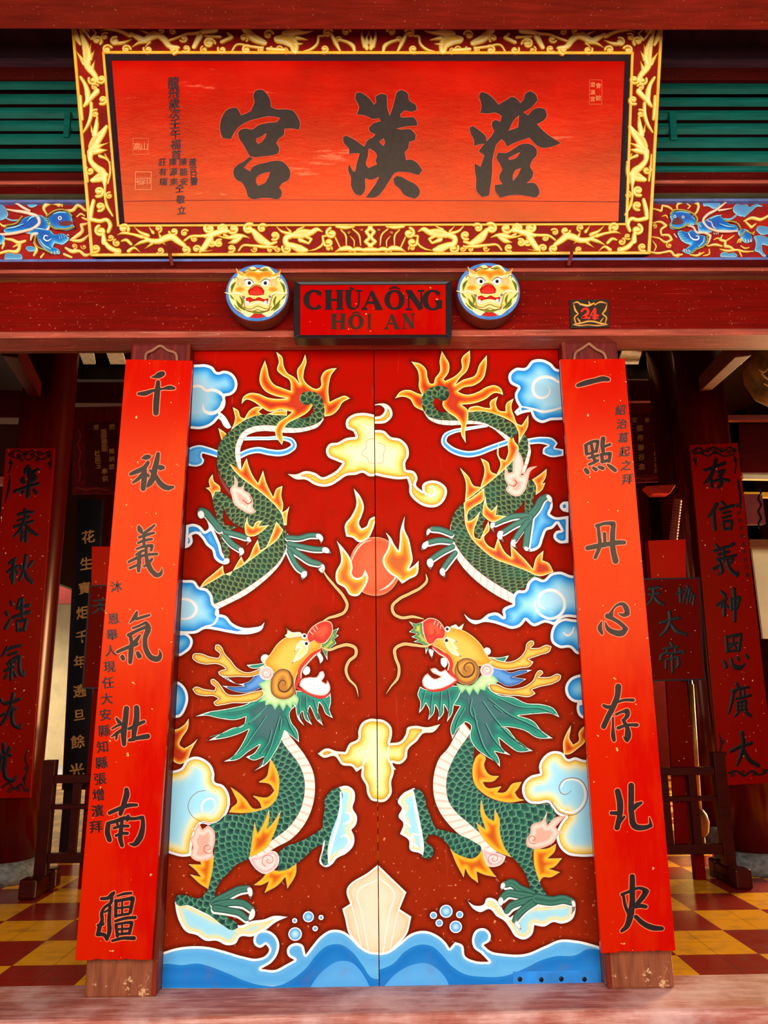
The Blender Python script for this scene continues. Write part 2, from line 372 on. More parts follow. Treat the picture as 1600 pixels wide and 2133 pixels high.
def brush(P, caps=True, grow=0., gap=1.6):
    """edges of a stroke drawn through x,y,width points"""
    P = np.asarray(P, float); S = smooth(P, False, gap, 75) if len(P) > 1 else P
    T = np.gradient(S[:, :2], axis=0); T /= np.linalg.norm(T, axis=1)[:, None]+1e-9; N = np.column_stack([-T[:, 1], T[:, 0]])
    r = np.maximum(S[:, 2]/2+grow, .25)
    A, B = S[:, :2]+N*r[:, None], S[:, :2]-N*r[:, None]
    if caps:
        th = np.radians([80, 60, 40, 20])
        def cap(i, sg):
            a = [S[i, :2]+sg*T[i]*r[i]*math.sin(t)+N[i]*r[i]*math.cos(t) for t in th]; b = [S[i, :2]+sg*T[i]*r[i]*math.sin(t)-N[i]*r[i]*math.cos(t) for t in th]; return np.array(a), np.array(b)
        a0, b0 = cap(0, -1); a1, b1 = cap(-1, 1)
        A = np.vstack([a0, A, a1[::-1]]); B = np.vstack([b0, B, b1[::-1]])
    return A, B
def stroke(name, parent, pl, mat, layer, P, relief=0, across=4, halo=None, caps=True, grow=0.):
    A, B = brush(P, caps, grow); return band(name, parent, pl, mat, layer, A, B, relief, across, halo)
def strokes(name, parent, pl, mat, layer, Ps, relief=0, across=4, grow=0., each=.05, caps=True, mirror=None):
    """several strokes of one piece of lettering as one mesh; each lies a hair above the last"""
    V, Fc, D, S, Tt, n = [], [], [], [], [], 0
    for i, P in enumerate(Ps):
        A, B = brush(P, caps, grow); m = across+1; u = np.linspace(0, 1, m)
        P2 = (A[:, None]*(1-u)[None, :, None]+B[:, None]*u[None, :, None]).reshape(-1, 2); wd = np.linalg.norm(B-A, axis=1)
        T = []
        for k in range(len(A)-1):
            for j in range(across): a = k*m+j; T += [(a, a+1, a+m+1), (a, a+m+1, a+m)]
        W = pl.hit(P2)+pl.n*((layer+i*each)*LAYER)
        if relief: W = W+pl.n*(relief*np.sqrt(np.clip(1-(2*u-1)**2, 0, 1))[None].repeat(len(A), 0).ravel()*np.clip(wd.repeat(m)/8, .4, 1.2))[:, None]
        V.append(W); Fc += (orient(P2, np.array(T))+n).tolist(); n += len(P2); D.append((np.minimum(u, 1-u)[None]*wd[:, None]).ravel())
    V = np.vstack(V)
    if mirror is not None: V[:, 0] = 2*mirror-V[:, 0]; Fc = [f[::-1] for f in Fc]
    return obj(name, V, Fc, mat, parent, smooth=bool(relief), attrs={'d': np.concatenate(D)})
def circ(fr, x, y, r, ry=None, n=20):
    t = np.arange(n)*2*math.pi/n; return zf(fr, np.column_stack([x+r*np.cos(t), y+(ry or r)*np.sin(t)]))
def spiral(x, y, r0, r1, a0, turns, w0, w1, n=26, sq=1.0):
    """x,y,width points of a curl in photo pixels"""
    t = np.linspace(0, 1, n); a = math.radians(a0)+turns*2*math.pi*t; r = r0+(r1-r0)*t
    return np.column_stack([x+r*np.cos(a), y+r*np.sin(a)*sq, w0+(w1-w0)*t])
def ramp_mat(name, stops, scale=40., wob=.9, rough=.45, spec=.15, freq=26, blot=.10, relief=False):
    """paint whose colour runs inward from the outline of the motif (stops in photo pixels)"""
    k = NT(name); d = k.attr('d'); nz = k.noise(freq, 3)
    v = k.math('DIVIDE', k.math('ADD', d, k.math('MULTIPLY', k.math('SUBTRACT', nz, .5), wob)), scale)
    c = k.ramp(v, [(min(1, p/scale), q) for p, q in stops])
    b = k.noise(9, 5, .6); c = k.mix(k.math('MULTIPLY', k.step(b, .5, .8), blot), c, lin((120, 70, 50)))
    MATS[name] = k.end(c, rough, spec); return MATS[name]
def scale_mat(name, L, W, cols):
    k = NT(name); x = k.math('ADD', k.math('DIVIDE', k.attr('s'), L), 100); y = k.math('ADD', k.math('DIVIDE', k.attr('t'), W), 100)
    wn = k.noise(30, 2); y = k.math('ADD', y, k.math('MULTIPLY', wn, .25))
    kk = k.math('FLOOR', x); f = k.math('SUBTRACT', x, kk); a = L/W
    def dist(dx, par):
        dy = k.math('SUBTRACT', k.math('FRACT', k.math('ADD', y, k.math('MULTIPLY', par, .5))), .5)
        return k.math('SQRT', k.math('ADD', k.math('POWER', k.math('MULTIPLY', dx, a), 2), k.math('POWER', dy, 2)))
    p0 = k.math('MODULO', kk, 2); p1 = k.math('SUBTRACT', 1, p0); R = .60
    d0 = dist(f, p0); d1 = dist(k.math('SUBTRACT', 1, f), p1); on = k.math('LESS_THAN', d0, R)
    h = k.math('ADD', k.math('MULTIPLY', on, k.math('DIVIDE', d0, R)), k.math('MULTIPLY', k.math('SUBTRACT', 1, on), k.math('DIVIDE', d1, R)))
    c = k.ramp(h, cols); tint = k.noise(7, 3); c = k.mix(k.math('MULTIPLY', k.step(tint, .45, .7), .35), c, lin((24, 110, 88)))
    MATS[name] = k.end(c, .48, .12); return MATS[name]
def belly_mat(name, pitch):
    k = NT(name); x = k.math('FRACT', k.math('DIVIDE', k.attr('s'), pitch)); c = k.ramp(x, [(0, (214, 160, 142)), (.08, (238, 205, 190)), (.25, (250, 232, 218)), (.8, (252, 236, 224)), (1, (232, 196, 180))])
    e = k.step(k.attr('d'), 0, 1.2); c = k.mix(e, lin((120, 60, 50)), c); MATS[name] = k.end(c, .48, .12); return MATS[name]
CREAM = (250, 238, 214)
ramp_mat('cloud_blue', [(0, (235, 240, 240)), (5.0, (250, 250, 246)), (5.8, (90, 150, 200)), (6.6, (22, 128, 214)), (13, (60, 168, 234)), (24, (140, 214, 250)), (34, (176, 230, 254))])
ramp_mat('cloud_cyan', [(0, (238, 240, 244)), (5.0, (252, 252, 250)), (6, (240, 216, 150)), (9, (232, 226, 170)), (15, (170, 226, 240)), (30, (150, 222, 250))])
ramp_mat('cloud_pale', [(0, (232, 232, 236)), (4.8, (246, 246, 244)), (5.6, (150, 130, 100)), (6.6, (222, 176, 52)), (10, (238, 204, 96)), (17, (238, 232, 180)), (27, (176, 228, 240)), (38, (160, 224, 248))])
ramp_mat('cloud_yellow', [(0, (240, 226, 200)), (5.0, (252, 240, 222)), (5.6, (150, 100, 40)), (6.6, (226, 160, 30)), (10, (240, 192, 70)), (17, (252, 228, 140)), (28, (252, 240, 190))])
ramp_mat('flame', [(0, (252, 222, 160)), (1.5, (254, 226, 160)), (2.1, (246, 176, 36)), (4.2, (240, 146, 20)), (7.0, (214, 84, 10)), (11, (186, 44, 6)), (18, (196, 50, 8))], scale=24, wob=1.2)
ramp_mat('fin', [(0, (236, 200, 120)), (1.0, (200, 140, 40)), (2.0, (250, 190, 40)), (6, (242, 166, 26)), (10, (216, 112, 14)), (15, (196, 84, 12))], scale=24, wob=1.4)
ramp_mat('pearl_flame', [(0, (252, 240, 214)), (3.4, (252, 240, 214)), (4.0, (236, 170, 30)), (7, (240, 170, 24)), (11, (216, 116, 14)), (17, (196, 90, 10))], scale=24)
ramp_mat('pink_flame', [(0, (252, 214, 190)), (1.5, (236, 150, 130)), (3.5, (246, 196, 180)), (8, (250, 214, 200)), (14, (240, 170, 150))], scale=24, wob=2.4)
ramp_mat('pink_knee', [(0, (250, 240, 236)), (2, (240, 200, 200)), (5, (240, 176, 176)), (9, (250, 222, 218)), (16, (246, 206, 200))], scale=24, wob=2.2)
ramp_mat('pearl', [(0, (250, 190, 150)), (1.5, (232, 100, 50)), (8, (222, 78, 34)), (30, (226, 92, 46))], wob=2.5)
ramp_mat('ribbon_blue', [(0, (232, 240, 246)), (2.4, (244, 248, 250)), (3.2, (110, 190, 240)), (5.5, (50, 150, 226)), (9, (90, 178, 238))], scale=20)
ramp_mat('toe_green', [(0, (16, 46, 46)), (1.4, (40, 92, 80)), (4.5, (70, 128, 108)), (9, (48, 100, 88))], scale=14, wob=1.6)
ramp_mat('white_paint', [(0, (236, 232, 226)), (2, (252, 250, 246)), (10, (254, 252, 250))], scale=14, blot=.05)
ramp_mat('claw_white', [(0, (120, 110, 105)), (.9, (244, 240, 234)), (5, (255, 252, 248)), (10, (220, 220, 222))], scale=12, blot=.05)
ramp_mat('horn_gold', [(0, (252, 240, 210)), (1.3, (250, 236, 200)), (1.8, (120, 74, 12)), (3.6, (206, 142, 28)), (7, (240, 184, 66)), (12, (246, 200, 96))], scale=16, wob=1.0)
ramp_mat('head_gold', [(0, (250, 226, 170)), (1.2, (236, 190, 90)), (3, (214, 142, 24)), (10, (232, 166, 40)), (22, (244, 190, 76))], scale=26, wob=1.5)
ramp_mat('brow_cream', [(0, (120, 110, 40)), (1, (250, 246, 220)), (3.5, (244, 236, 180)), (8, (226, 210, 110))], scale=12)
ramp_mat('nose_red', [(0, (252, 226, 196)), (1.4, (240, 150, 100)), (2.6, (196, 34, 16)), (8, (206, 44, 22)), (16, (226, 80, 40))], scale=20)
ramp_mat('lip_red', [(0, (190, 30, 16)), (4, (214, 48, 28))], scale=8)
ramp_mat('jaw_white', [(0, (210, 90, 70)), (2.0, (246, 200, 190)), (4, (254, 246, 240)), (10, (255, 252, 248))], scale=14, blot=.03)
ramp_mat('ear_brown', [(0, (250, 220, 150)), (1.2, (110, 66, 20)), (5, (176, 112, 30)), (11, (222, 158, 48)), (18, (180, 116, 34))], scale=22)
ramp_mat('swirl_dark', [(0, (96, 56, 22)), (6, (70, 38, 16))], scale=8)
ramp_mat('mane_teal', [(0, (232, 244, 232)), (1.1, (214, 236, 220)), (1.8, (14, 104, 86)), (4.5, (30, 150, 122)), (9, (22, 122, 106)), (16, (40, 98, 96)), (26, (60, 104, 106))], scale=28, wob=2.4, freq=40)
ramp_mat('mane_light', [(0, (120, 186, 130)), (4, (176, 216, 150)), (10, (206, 230, 172))], scale=14, wob=3)
ramp_mat('mane_line', [(0, (14, 44, 48)), (5, (22, 56, 58))], scale=8)
ramp_mat('mane_sheen', [(0, (70, 176, 146)), (5, (96, 196, 160))], scale=8)
ramp_mat('ear_blue', [(0, (226, 232, 240)), (1.1, (40, 70, 110)), (3.5, (46, 110, 190)), (9, (90, 150, 214))], scale=12)
ramp_mat('beard_green', [(0, (240, 246, 226)), (1.2, (30, 110, 80)), (4, (90, 150, 70)), (9, (230, 204, 60))], scale=12)
ramp_mat('whisker', [(0, (120, 50, 20)), (.9, (250, 206, 140)), (3.2, (232, 150, 70)), (6, (222, 120, 50))], scale=8)
ramp_mat('eye_black', [(0, (24, 20, 20)), (5, (10, 10, 12))], scale=8)
ramp_mat('wave_light', [(0, (250, 250, 248)), (4.6, (252, 252, 250)), (5.4, (104, 184, 236)), (16, (86, 172, 234)), (38, (100, 184, 238))], wob=2.0, blot=.18)
ramp_mat('wave_deep', [(0, (30, 128, 206)), (10, (18, 116, 200)), (40, (34, 132, 212))], blot=.2, wob=2)
ramp_mat('wave_mid', [(0, (80, 166, 234)), (40, (98, 180, 240))], blot=.2)
ramp_mat('bubble_blue', [(0, (250, 250, 250)), (1.8, (250, 250, 250)), (2.6, (84, 160, 224)), (6, (120, 194, 240)), (11, (190, 232, 252))], scale=14)
ramp_mat('rock_cream', [(0, (252, 246, 238)), (3.4, (252, 246, 238)), (4.2, (236, 196, 156)), (12, (246, 214, 180)), (40, (250, 226, 198))], blot=.12)
ramp_mat('line_brown', [(0, (150, 90, 40)), (4, (150, 90, 40))], scale=8)
ramp_mat('rim_pink', [(0, (250, 214, 190)), (3, (246, 206, 184))], scale=6)
scale_mat('scales_upper', 8.6, 14.2, [(0, (22, 32, 24)), (.45, (40, 60, 40)), (.74, (66, 92, 58)), (.88, (120, 142, 84)), (.95, (138, 158, 96)), (1, (18, 30, 22))])
scale_mat('scales_lower', 9.6, 16.5, [(0, (22, 46, 48)), (.42, (32, 74, 70)), (.74, (50, 106, 90)), (.88, (96, 154, 116)), (.95, (112, 168, 126)), (1, (14, 36, 36))])
belly_mat('belly', 17)

def singly(name, parent, pl, mat, layer, Ps, **kw):
    """strokes that are pieces of their own"""
    return [strokes(name, parent, pl, mat, layer+i*.05, [P], **kw) for i, P in enumerate(Ps)]

# ---------------------------------------------------------------- the two painted door leaves
DOOR = Y(0)
def doormat():
    k = NT('painted_door_red'); sx = k.n('ShaderNodeSeparateXYZ'); k.t.links.new(k.coord(), sx.inputs[0])
    a = k.noise(2.2, 6, .6); bl = k.noise(7, 7, .68); v = k.noise(4, 5, .6, stretch=(7, 7, .7))
    dust = k.step(k.math('ADD', k.math('SUBTRACT', 1.15, k.math('DIVIDE', sx.outputs[2], 2.6)), k.math('MULTIPLY', k.math('SUBTRACT', a, .5), .9)), 0., 1.)
    c = k.mix(dust, lin((168, 2, 0)), lin((150, 36, 10)))
    c = k.mix(k.math('MULTIPLY', k.step(bl, .48, .7), .35), c, lin((112, 24, 4)))
    c = k.mix(k.math('MULTIPLY', k.step(v, .62, .76), .3), c, lin((196, 84, 48)))
    ch = k.step(k.math('SUBTRACT', k.noise(46, 4, .6), k.math('MULTIPLY', sx.outputs[2], .02)), .635, .66); c = k.mix(k.math('MULTIPLY', ch, k.math('MULTIPLY', dust, .9)), c, lin((226, 150, 110)))
    c = k.mix(k.math('MULTIPLY', k.attr('halo'), .82), c, lin((66, 10, 4)))
    return k.end(c, k.math('ADD', .42, k.math('MULTIPLY', bl, .25)), .12, bl, .002, .25, tint=(1, .4, .15, 1))
DM = doormat()
XS = hy(784.5, 1400, 0)[0]
def leaf(x0, x1, label):
    h = 3.40; st = .0082; nx = int((x1-x0)/st)+1; nz = int(h/st)+1
    X, Zz = np.meshgrid(np.linspace(x0, x1, nx), np.linspace(.004, h, nz)); V = np.column_stack([X.ravel(), np.zeros(X.size), Zz.ravel()])
    Fc = [(j*nx+i, j*nx+i+1, (j+1)*nx+i+1, (j+1)*nx+i) for j in range(nz-1) for i in range(nx-1)]
    n = len(V); q = [(x0, 0, .004), (x1, 0, .004), (x1, 0, h), (x0, 0, h)]; qb = [(x, .05, z) for x, _, z in q]
    V = np.vstack([V, q, qb]); Fc += [(n+4, n+7, n+6, n+5)]+[(n+i, n+4+i, n+4+(i+1) % 4, n+(i+1) % 4) for i in range(4)]
    o = obj('painted_door_leaf', V, Fc, DM, origin=((x0+x1)/2, 0, .004)); return tag(o, label, 'door leaf', 'pair of painted door leaves', 'thing')
LL = leaf(-1.043, XS-.0025, 'left red door leaf painted with a green dragon whose head faces right')
RL = leaf(XS+.0025, 1.105, 'right red door leaf painted with a green dragon whose head faces left')
def project(V):
    d = np.asarray(V)-CAM; z = d @ FW; return np.column_stack([800+F*(d @ RT)/z, 1066.5-F*(d @ UP)/z])
def part(name, parent, label=None):
    o = bpy.data.objects.new(name, None); COL.objects.link(o); o.parent = parent; ORG[o.name] = ORG[parent.name]; o.empty_display_size = .1
    if label: o['label'] = label
    return o
def dp(name, par, m, lay, fr, s, halo=True, **kw):
    return paint(name, par, DOOR, MATS[m], lay, [zf(fr, q) for q in s] if isinstance(s, list) else zf(fr, s), halo=HL if halo else None, **kw)
def ds(name, par, m, lay, fr, a, b, halo=True, **kw): return strip(name, par, DOOR, MATS[m], lay, zf(fr, a), zf(fr, b), halo=HL if halo else None, **kw)
def dl(name, par, m, lay, fr, s, halo=True, **kw): return stroke(name, par, DOOR, MATS[m], lay, zf(fr, s), halo=HL if halo else None, **kw)
def toe(par, lay, fr, path, claw, white=None):
    """one toe: pale underside, green ringed back, white claw"""
    p = zf(fr, path); p[:, 2] *= 1.22; q = p.copy(); off = white or (0, 9); q[:, 0] += off[0]/FR[fr][2]; q[:, 1] += off[1]/FR[fr][2]; q[:, 2] += 1.2
    t = stroke('toe', par, DOOR, MATS['claw_white'], lay, q, halo=HL)
    stroke('toe', par, DOOR, MATS['toe_green'], lay+.6, p)
    if claw: dp('claw', par, 'claw_white', lay+1.2, fr, claw)
def circle(name, par, m, lay, fr, x, y, r, ry=None, halo=True, **kw): return paint(name, par, DOOR, MATS[m], lay, circ(fr, x, y, r, ry), halo=HL if halo else None, step=kw.pop('step', 3.), **kw)

def edge_line(x):
    a, b = project([(x, 0, 0.)])[0], project([(x, 0, 3.4)])[0]; return (a[0], a[1], (b[0]-a[0])/(b[1]-a[1]))
# ================= left leaf
HL = 'L'; CLAMP = (edge_line(-1.043), edge_line(XS-.0025))
cl = dp('painted_cloud', LL, 'cloud_blue', 1, 'A', '60,228 120,226 190,226 240,245 275,285 330,275 385,290 425,335 437,390 420,440 380,470 335,478 342,530 325,580 300,605 340,640 370,690 388,725 362,735 330,715 300,665 285,655 255,690 210,720 150,738 60,735')
dl('swirl', cl, 'white_paint', 1.5, 'A', '60,405,24 145,400,26 190,432,26 235,428,26 290,445,26 330,480,24', False)
dl('swirl', cl, 'white_paint', 1.5, 'A', '162,540,8 172,590,22 215,612,30 265,604,28 300,570,20 318,520,14', False)
dl('painted_ribbon', LL, 'ribbon_blue', 1, 'A', '455,950,46 520,920,46 600,905,48 690,922,50 780,928,50 850,905,48 885,870,44 870,835,42 820,815,36 760,808,32 680,812,28 600,812,28 480,815,28')
dp('painted_ribbon', LL, 'ribbon_blue', 1, 'A', '50,890 95,872 140,866 200,880 300,915 300,972 215,945 158,930 155,955 172,985 160,1015 125,1033 50,1030')
dp('painted_cloud', LL, 'cloud_blue', 2, 'A', '30,1500 90,1490 140,1508 178,1550 206,1530 196,1470 175,1425 215,1465 260,1560 300,1650 330,1740 375,1770 350,1810 300,1802 255,1765 235,1700 190,1660 150,1600 110,1570 75,1580 80,1640 50,1675 20,1685')
dr = part('painted_dragon', LL, 'green scaled dragon rising from waves, mouth open to the right')
dp('hind_leg', dr, 'scales_upper', 3, 'A', '300,1238 265,1232 243,1270 250,1350 272,1440 280,1520 300,1600 320,1700 335,1765 365,1765 375,1720 355,1640 345,1570 400,1532 440,1515 380,1505 335,1500 322,1440 325,1380 345,1330 400,1320 380,1290 340,1258', spine=zf('A', '270,1230 300,1400 330,1560 350,1780'))
dp('scaled_body', dr, 'scales_upper', 3.3, 'A', '285,870 275,960 280,1040 300,1100 345,1170 390,1240 400,1310 345,1290 325,1330 345,1400 380,1460 430,1500 500,1530 560,1560 600,1600 595,1660 640,1700 700,1640 760,1580 795,1540 805,1490 790,1420 740,1350 650,1265 560,1195 450,1110 400,1040 372,960 350,900', spine=zf('A', '310,860 330,960 350,1060 450,1180 600,1330 680,1450 700,1560 640,1720'), step=4)
dp('belly', dr, 'belly', 3.6, 'A', '280,1070 290,1090 330,1160 380,1235 395,1270 380,1262 345,1220 310,1160 290,1110', halo=False, spine=zf('A', '280,1070 395,1270'))
dp('thigh_flame', dr, 'flame', 4, 'A', '185,1205 220,1200 210,1150 240,1095 250,1150 300,1200 302,1235 262,1235 240,1292 225,1240', step=3)
ds('scaled_body', dr, 'scales_upper', 3.4, 'A', '815,1525 750,1620 660,1690 560,1765 450,1840 320,1900 170,1975', '834,1570 832,1640 815,1700 765,1790 690,1865 600,1935 480,2015 350,2085 240,2130')
ds('belly', dr, 'belly', 3.8, 'A', '834,1560 832,1640 815,1700 765,1790 690,1865 600,1935 480,2015 350,2085 230,2135', '842,1580 840,1650 828,1710 782,1805 708,1892 618,1972 500,2058 380,2120 280,2170')
dp('dorsal_flame', dr, 'flame', 4.2, 'A', '815,1510 800,1540 745,1470 722,1540 690,1620 662,1675 618,1700 598,1615 562,1680 530,1755 490,1800 468,1748 430,1810 380,1900 340,1890 322,1820 240,1890 170,1950 130,2010 200,1970 330,1895 450,1840 560,1765 660,1690 760,1610', step=3)
dp('dorsal_flame', dr, 'flame', 4.3, 'A', '285,730 330,760 365,800 360,880 395,915 412,850 430,990 468,1060 490,1010 510,970 530,1040 560,1110 600,1170 620,1120 640,1068 668,1170 722,1280 750,1210 795,1190 785,1270 800,1340 792,1400 825,1380 850,1350 832,1430 828,1500 806,1505 790,1420 740,1350 650,1265 560,1195 450,1110 390,1040 350,960 335,880 310,820', step=3)
dp('dorsal_flame', dr, 'flame', 3.9, 'A', '385,750 418,660 400,565 442,590 465,645 492,655 540,585 600,560 642,570 605,600 622,615 760,592 830,590 830,632 650,630 560,645 460,692', step=3)
ds('scaled_body', dr, 'scales_upper', 4.4, 'A', '1120,640 1070,690 990,720 900,730 820,725 740,712 640,708 540,725 480,760 440,820 420,880 420,960 440,1050', '1035,605 1000,640 960,650 900,650 820,632 740,628 650,622 560,640 460,690 390,745 330,800 290,870 278,960')
ds('belly', dr, 'belly', 4.6, 'A', '1120,640 1070,690 990,720 900,730 820,725 740,712 640,708 540,725 480,760 440,820 420,880 420,960 448,1060', '1122,665 1080,720 1000,752 910,768 820,770 740,762 650,756 560,770 505,800 478,850 462,900 465,970 470,1055')
dp('tail_flame', dr, 'flame', 5, 'A', '470,540 480,490 530,455 600,458 680,490 760,500 830,495 720,470 650,430 615,370 620,290 655,195 675,260 690,330 725,382 790,412 862,438 850,352 790,310 752,270 765,210 745,125 790,165 805,240 830,290 890,330 933,382 915,330 912,270 945,220 975,145 985,200 965,280 962,340 1000,390 1080,416 1098,400 1100,330 1130,280 1170,262 1225,255 1182,310 1165,370 1158,440 1168,525 1240,490 1290,475 1330,495 1270,530 1240,580 1190,625 1128,640 1122,560 1040,540 1000,600 940,640 900,660 830,700 795,760 800,830 790,865 745,800 737,740 762,690 830,640 872,602 780,585 690,600 620,560 560,520 510,505', step=3)
dp('scaled_body', dr, 'scales_upper', 5.5, 'A', '1010,545 975,545 942,530 928,490 950,455 1005,440 1065,452 1110,500 1128,575 1120,645 1075,690 1000,690 960,650 1010,640 1040,600 1038,565 1022,532', spine=zf('A', '1000,520 965,490 990,460 1050,480 1085,560 1070,640 1000,680'), halo=False, step=3)
dp('dorsal_flame', dr, 'flame', 5.6, 'A', '515,1430 530,1500 560,1520 590,1472 635,1465 602,1510 690,1500 622,1560 560,1590 510,1580 495,1530', halo=False, step=3)
dp('pink_flame', dr, 'pink_flame', 5.6, 'A', '410,1105 437,1150 440,1200 470,1200 502,1150 490,1220 530,1250 560,1310 560,1360 585,1395 550,1410 470,1380 410,1330 390,1260 380,1220 412,1170', halo=False, step=3)
dl('swirl', dr, 'lip_red', 5.9, 'A', '480,1300,6 520,1335,8 550,1310,8 535,1270,5', False)
# toes
toe(dr, 4, 'A', '295,1530,50 232,1455,46 175,1395,46 150,1385,40', '120,1400 150,1382 170,1400 175,1440 145,1450 125,1430')
toe(dr, 4, 'A', '340,1555,36 430,1575,36 500,1598,34', '500,1598 530,1590 550,1625 510,1665 515,1630')
toe(dr, 4, 'A', '340,1590,38 395,1650,40 455,1690,38', '440,1680 480,1680 492,1715 450,1755 452,1715')
dp('claw', dr, 'claw_white', 4.5, 'A', '330,1765 370,1762 378,1795 350,1812 322,1800')
toe(dr, 4.6, 'A', '838,1600,34 930,1602,34 1010,1582,34 1075,1582,34', '1060,1570 1095,1572 1118,1605 1100,1650 1085,1615 1062,1600')
toe(dr, 4.6, 'A', '845,1648,36 950,1672,36 1050,1690,36 1105,1692,34', '1110,1672 1150,1680 1182,1725 1130,1722 1108,1715')
toe(dr, 4.6, 'A', '850,1680,38 940,1740,40 1020,1790,40 1080,1805,36', '1095,1795 1128,1820 1130,1855 1110,1888 1072,1850 1100,1830', (-4, 9))
toe(dr, 4.6, 'A', '848,1710,34 885,1785,36 930,1845,38 965,1870,34', '955,1868 990,1865 990,1895 950,1938 942,1885', (-7, 7))
# centre clouds and pearl
cl = dp('painted_cloud', LL, 'cloud_yellow', 1, 'A', '1540,1110 1480,1112 1430,1085 1380,1100 1300,1110 1240,1150 1180,1185 1110,1195 1050,1180 980,1140 900,1135 835,1095 900,1098 980,1072 1060,1090 1110,1120 1170,1100 1230,1060 1270,1010 1220,990 1150,950 1140,900 1170,855 1230,845 1300,810 1375,800 1358,760 1305,730 1300,670 1350,625 1430,610 1540,628')
dl('swirl', cl, 'line_brown', 1.5, 'A', '1540,815,3 1480,820,3 1455,850,3 1460,890,3 1430,910,3 1430,945,3 1465,965,3 1480,1000,3 1540,1010,3', False)
dp('painted_flame', LL, 'pearl_flame', 3, 'A', '1360,1210 1410,1270 1440,1360 1422,1430 1402,1490 1422,1530 1460,1510 1490,1450 1540,1428 1510,1540 1470,1610 1400,1635 1350,1600 1300,1590 1290,1500 1340,1430 1380,1340', step=3)
th = np.radians(np.linspace(80, 280, 18)); pearl = dp('painted_pearl', LL, 'pearl', 2, 'A', np.vstack([np.column_stack([1526+202*np.cos(th), 1828-232*np.sin(th)])]), step=5)
dl('highlight', pearl, 'rim_pink', 2.4, 'A', '1340,1790,3 1375,1710,12 1440,1640,8 1500,1620,3', False)
dp('painted_flame', LL, 'pearl_flame', 3, 'A', '1225,1625 1290,1700 1330,1760 1350,1840 1345,1890 1380,1920 1420,1910 1450,1855 1475,1920 1460,1970 1430,2020 1390,2062 1330,2055 1290,2000 1225,1955 1218,1880 1258,1790 1250,1700', step=3)
# side clouds
cl = dp('painted_cloud', LL, 'cloud_blue', 6, 'C', '60,-110 157,-110 230,-102 262,-60 310,-50 355,0 368,60 400,92 393,135 455,150 500,200 580,235 660,232 710,220 735,195 715,248 650,277 560,283 470,270 380,252 300,245 240,275 170,280 60,275')
dl('swirl', cl, 'white_paint', 6.5, 'C', '110,36,14 160,28,22 210,48,24 240,95,24 225,140,22 190,165,18 120,172,12', False)
dl('swirl', cl, 'white_paint', 6.5, 'C', '300,225,6 370,205,14 395,160,16 400,110,10', False)
dp('painted_cloud', LL, 'cloud_blue', 5, 'C', '60,278 180,280 213,320 203,380 160,420 125,440 60,430')
dp('painted_cloud', LL, 'cloud_blue', 5, 'C', '60,615 122,632 160,670 182,740 165,820 125,880 60,890')
dp('painted_flame', LL, 'flame', 4, 'C', '70,975 105,968 150,940 186,893 180,960 132,1040 118,1080 152,1110 205,1080 250,1040 205,1120 168,1200 125,1222 60,1190', step=3)
cl = dp('painted_cloud', LL, 'cloud_pale', 5, 'E', '40,142 150,148 192,132 225,80 290,53 350,70 400,112 422,170 425,228 480,250 520,305 530,380 505,455 455,512 390,528 330,520 300,560 272,640 262,742 200,748 120,728 40,700', step=5)
dl('swirl', cl, 'white_paint', 5.5, 'E', '340,440,6 335,390,14 362,355,16 405,345,14 430,380,12 420,420,8 380,445,4', False)
dl('swirl', cl, 'line_brown', 5.4, 'E', '410,520,4 320,500,4 260,455,4 240,400,4 260,340,4 310,298,4 360,288,4', False)
# head
hd = dr
dp('horn', hd, 'horn_gold', 8, 'C', '218,428 262,420 340,445 400,455 412,432 375,385 380,360 400,357 422,372 445,420 490,470 540,530 600,558 680,540 745,498 752,540 700,572 620,592 540,590 460,592 405,572 400,555 425,542 455,535 440,520 400,500 300,500 240,482 212,452', step=3)
dp('ear', hd, 'ear_blue', 7.6, 'C', '405,575 470,600 540,642 620,625 700,560 765,590 740,640 665,690 580,706 500,690 428,655 520,662 590,658 480,622', step=3)
dp('crest', hd, 'mane_teal', 7.4, 'C', '605,505 700,495 765,480 740,505 680,530 630,525', step=3)
dp('horn', hd, 'horn_gold', 8.6, 'C', '212,680 230,665 300,680 372,690 382,668 345,632 345,612 362,606 387,620 422,660 462,712 540,722 640,702 722,685 732,710 700,750 600,780 500,782 430,795 375,795 365,775 402,748 370,732 300,730 235,712', step=3)
dp('mane', hd, 'mane_teal', 7, 'C', '690,740 600,790 500,815 420,830 340,842 235,877 320,872 400,890 540,900 600,880 582,940 500,962 420,1002 330,1052 440,1036 560,1000 622,970 590,1042 550,1112 500,1170 440,1205 540,1190 622,1130 702,1080 660,1142 600,1172 650,1195 732,1170 720,1222 660,1272 752,1220 802,1150 852,1060 880,980 930,1020 985,1065 972,980 930,920 918,850 960,800 900,740 800,730', step=4)
dp('beard', hd, 'mane_teal', 7.2, 'C', '965,690 1040,700 1110,735 1190,733 1212,705 1215,780 1205,830 1230,890 1180,862 1150,800 1130,775 1122,860 1160,945 1110,900 1082,840 1062,800 1046,860 1080,940 1030,902 1010,840 990,862 1022,945 980,900 960,820', step=3)
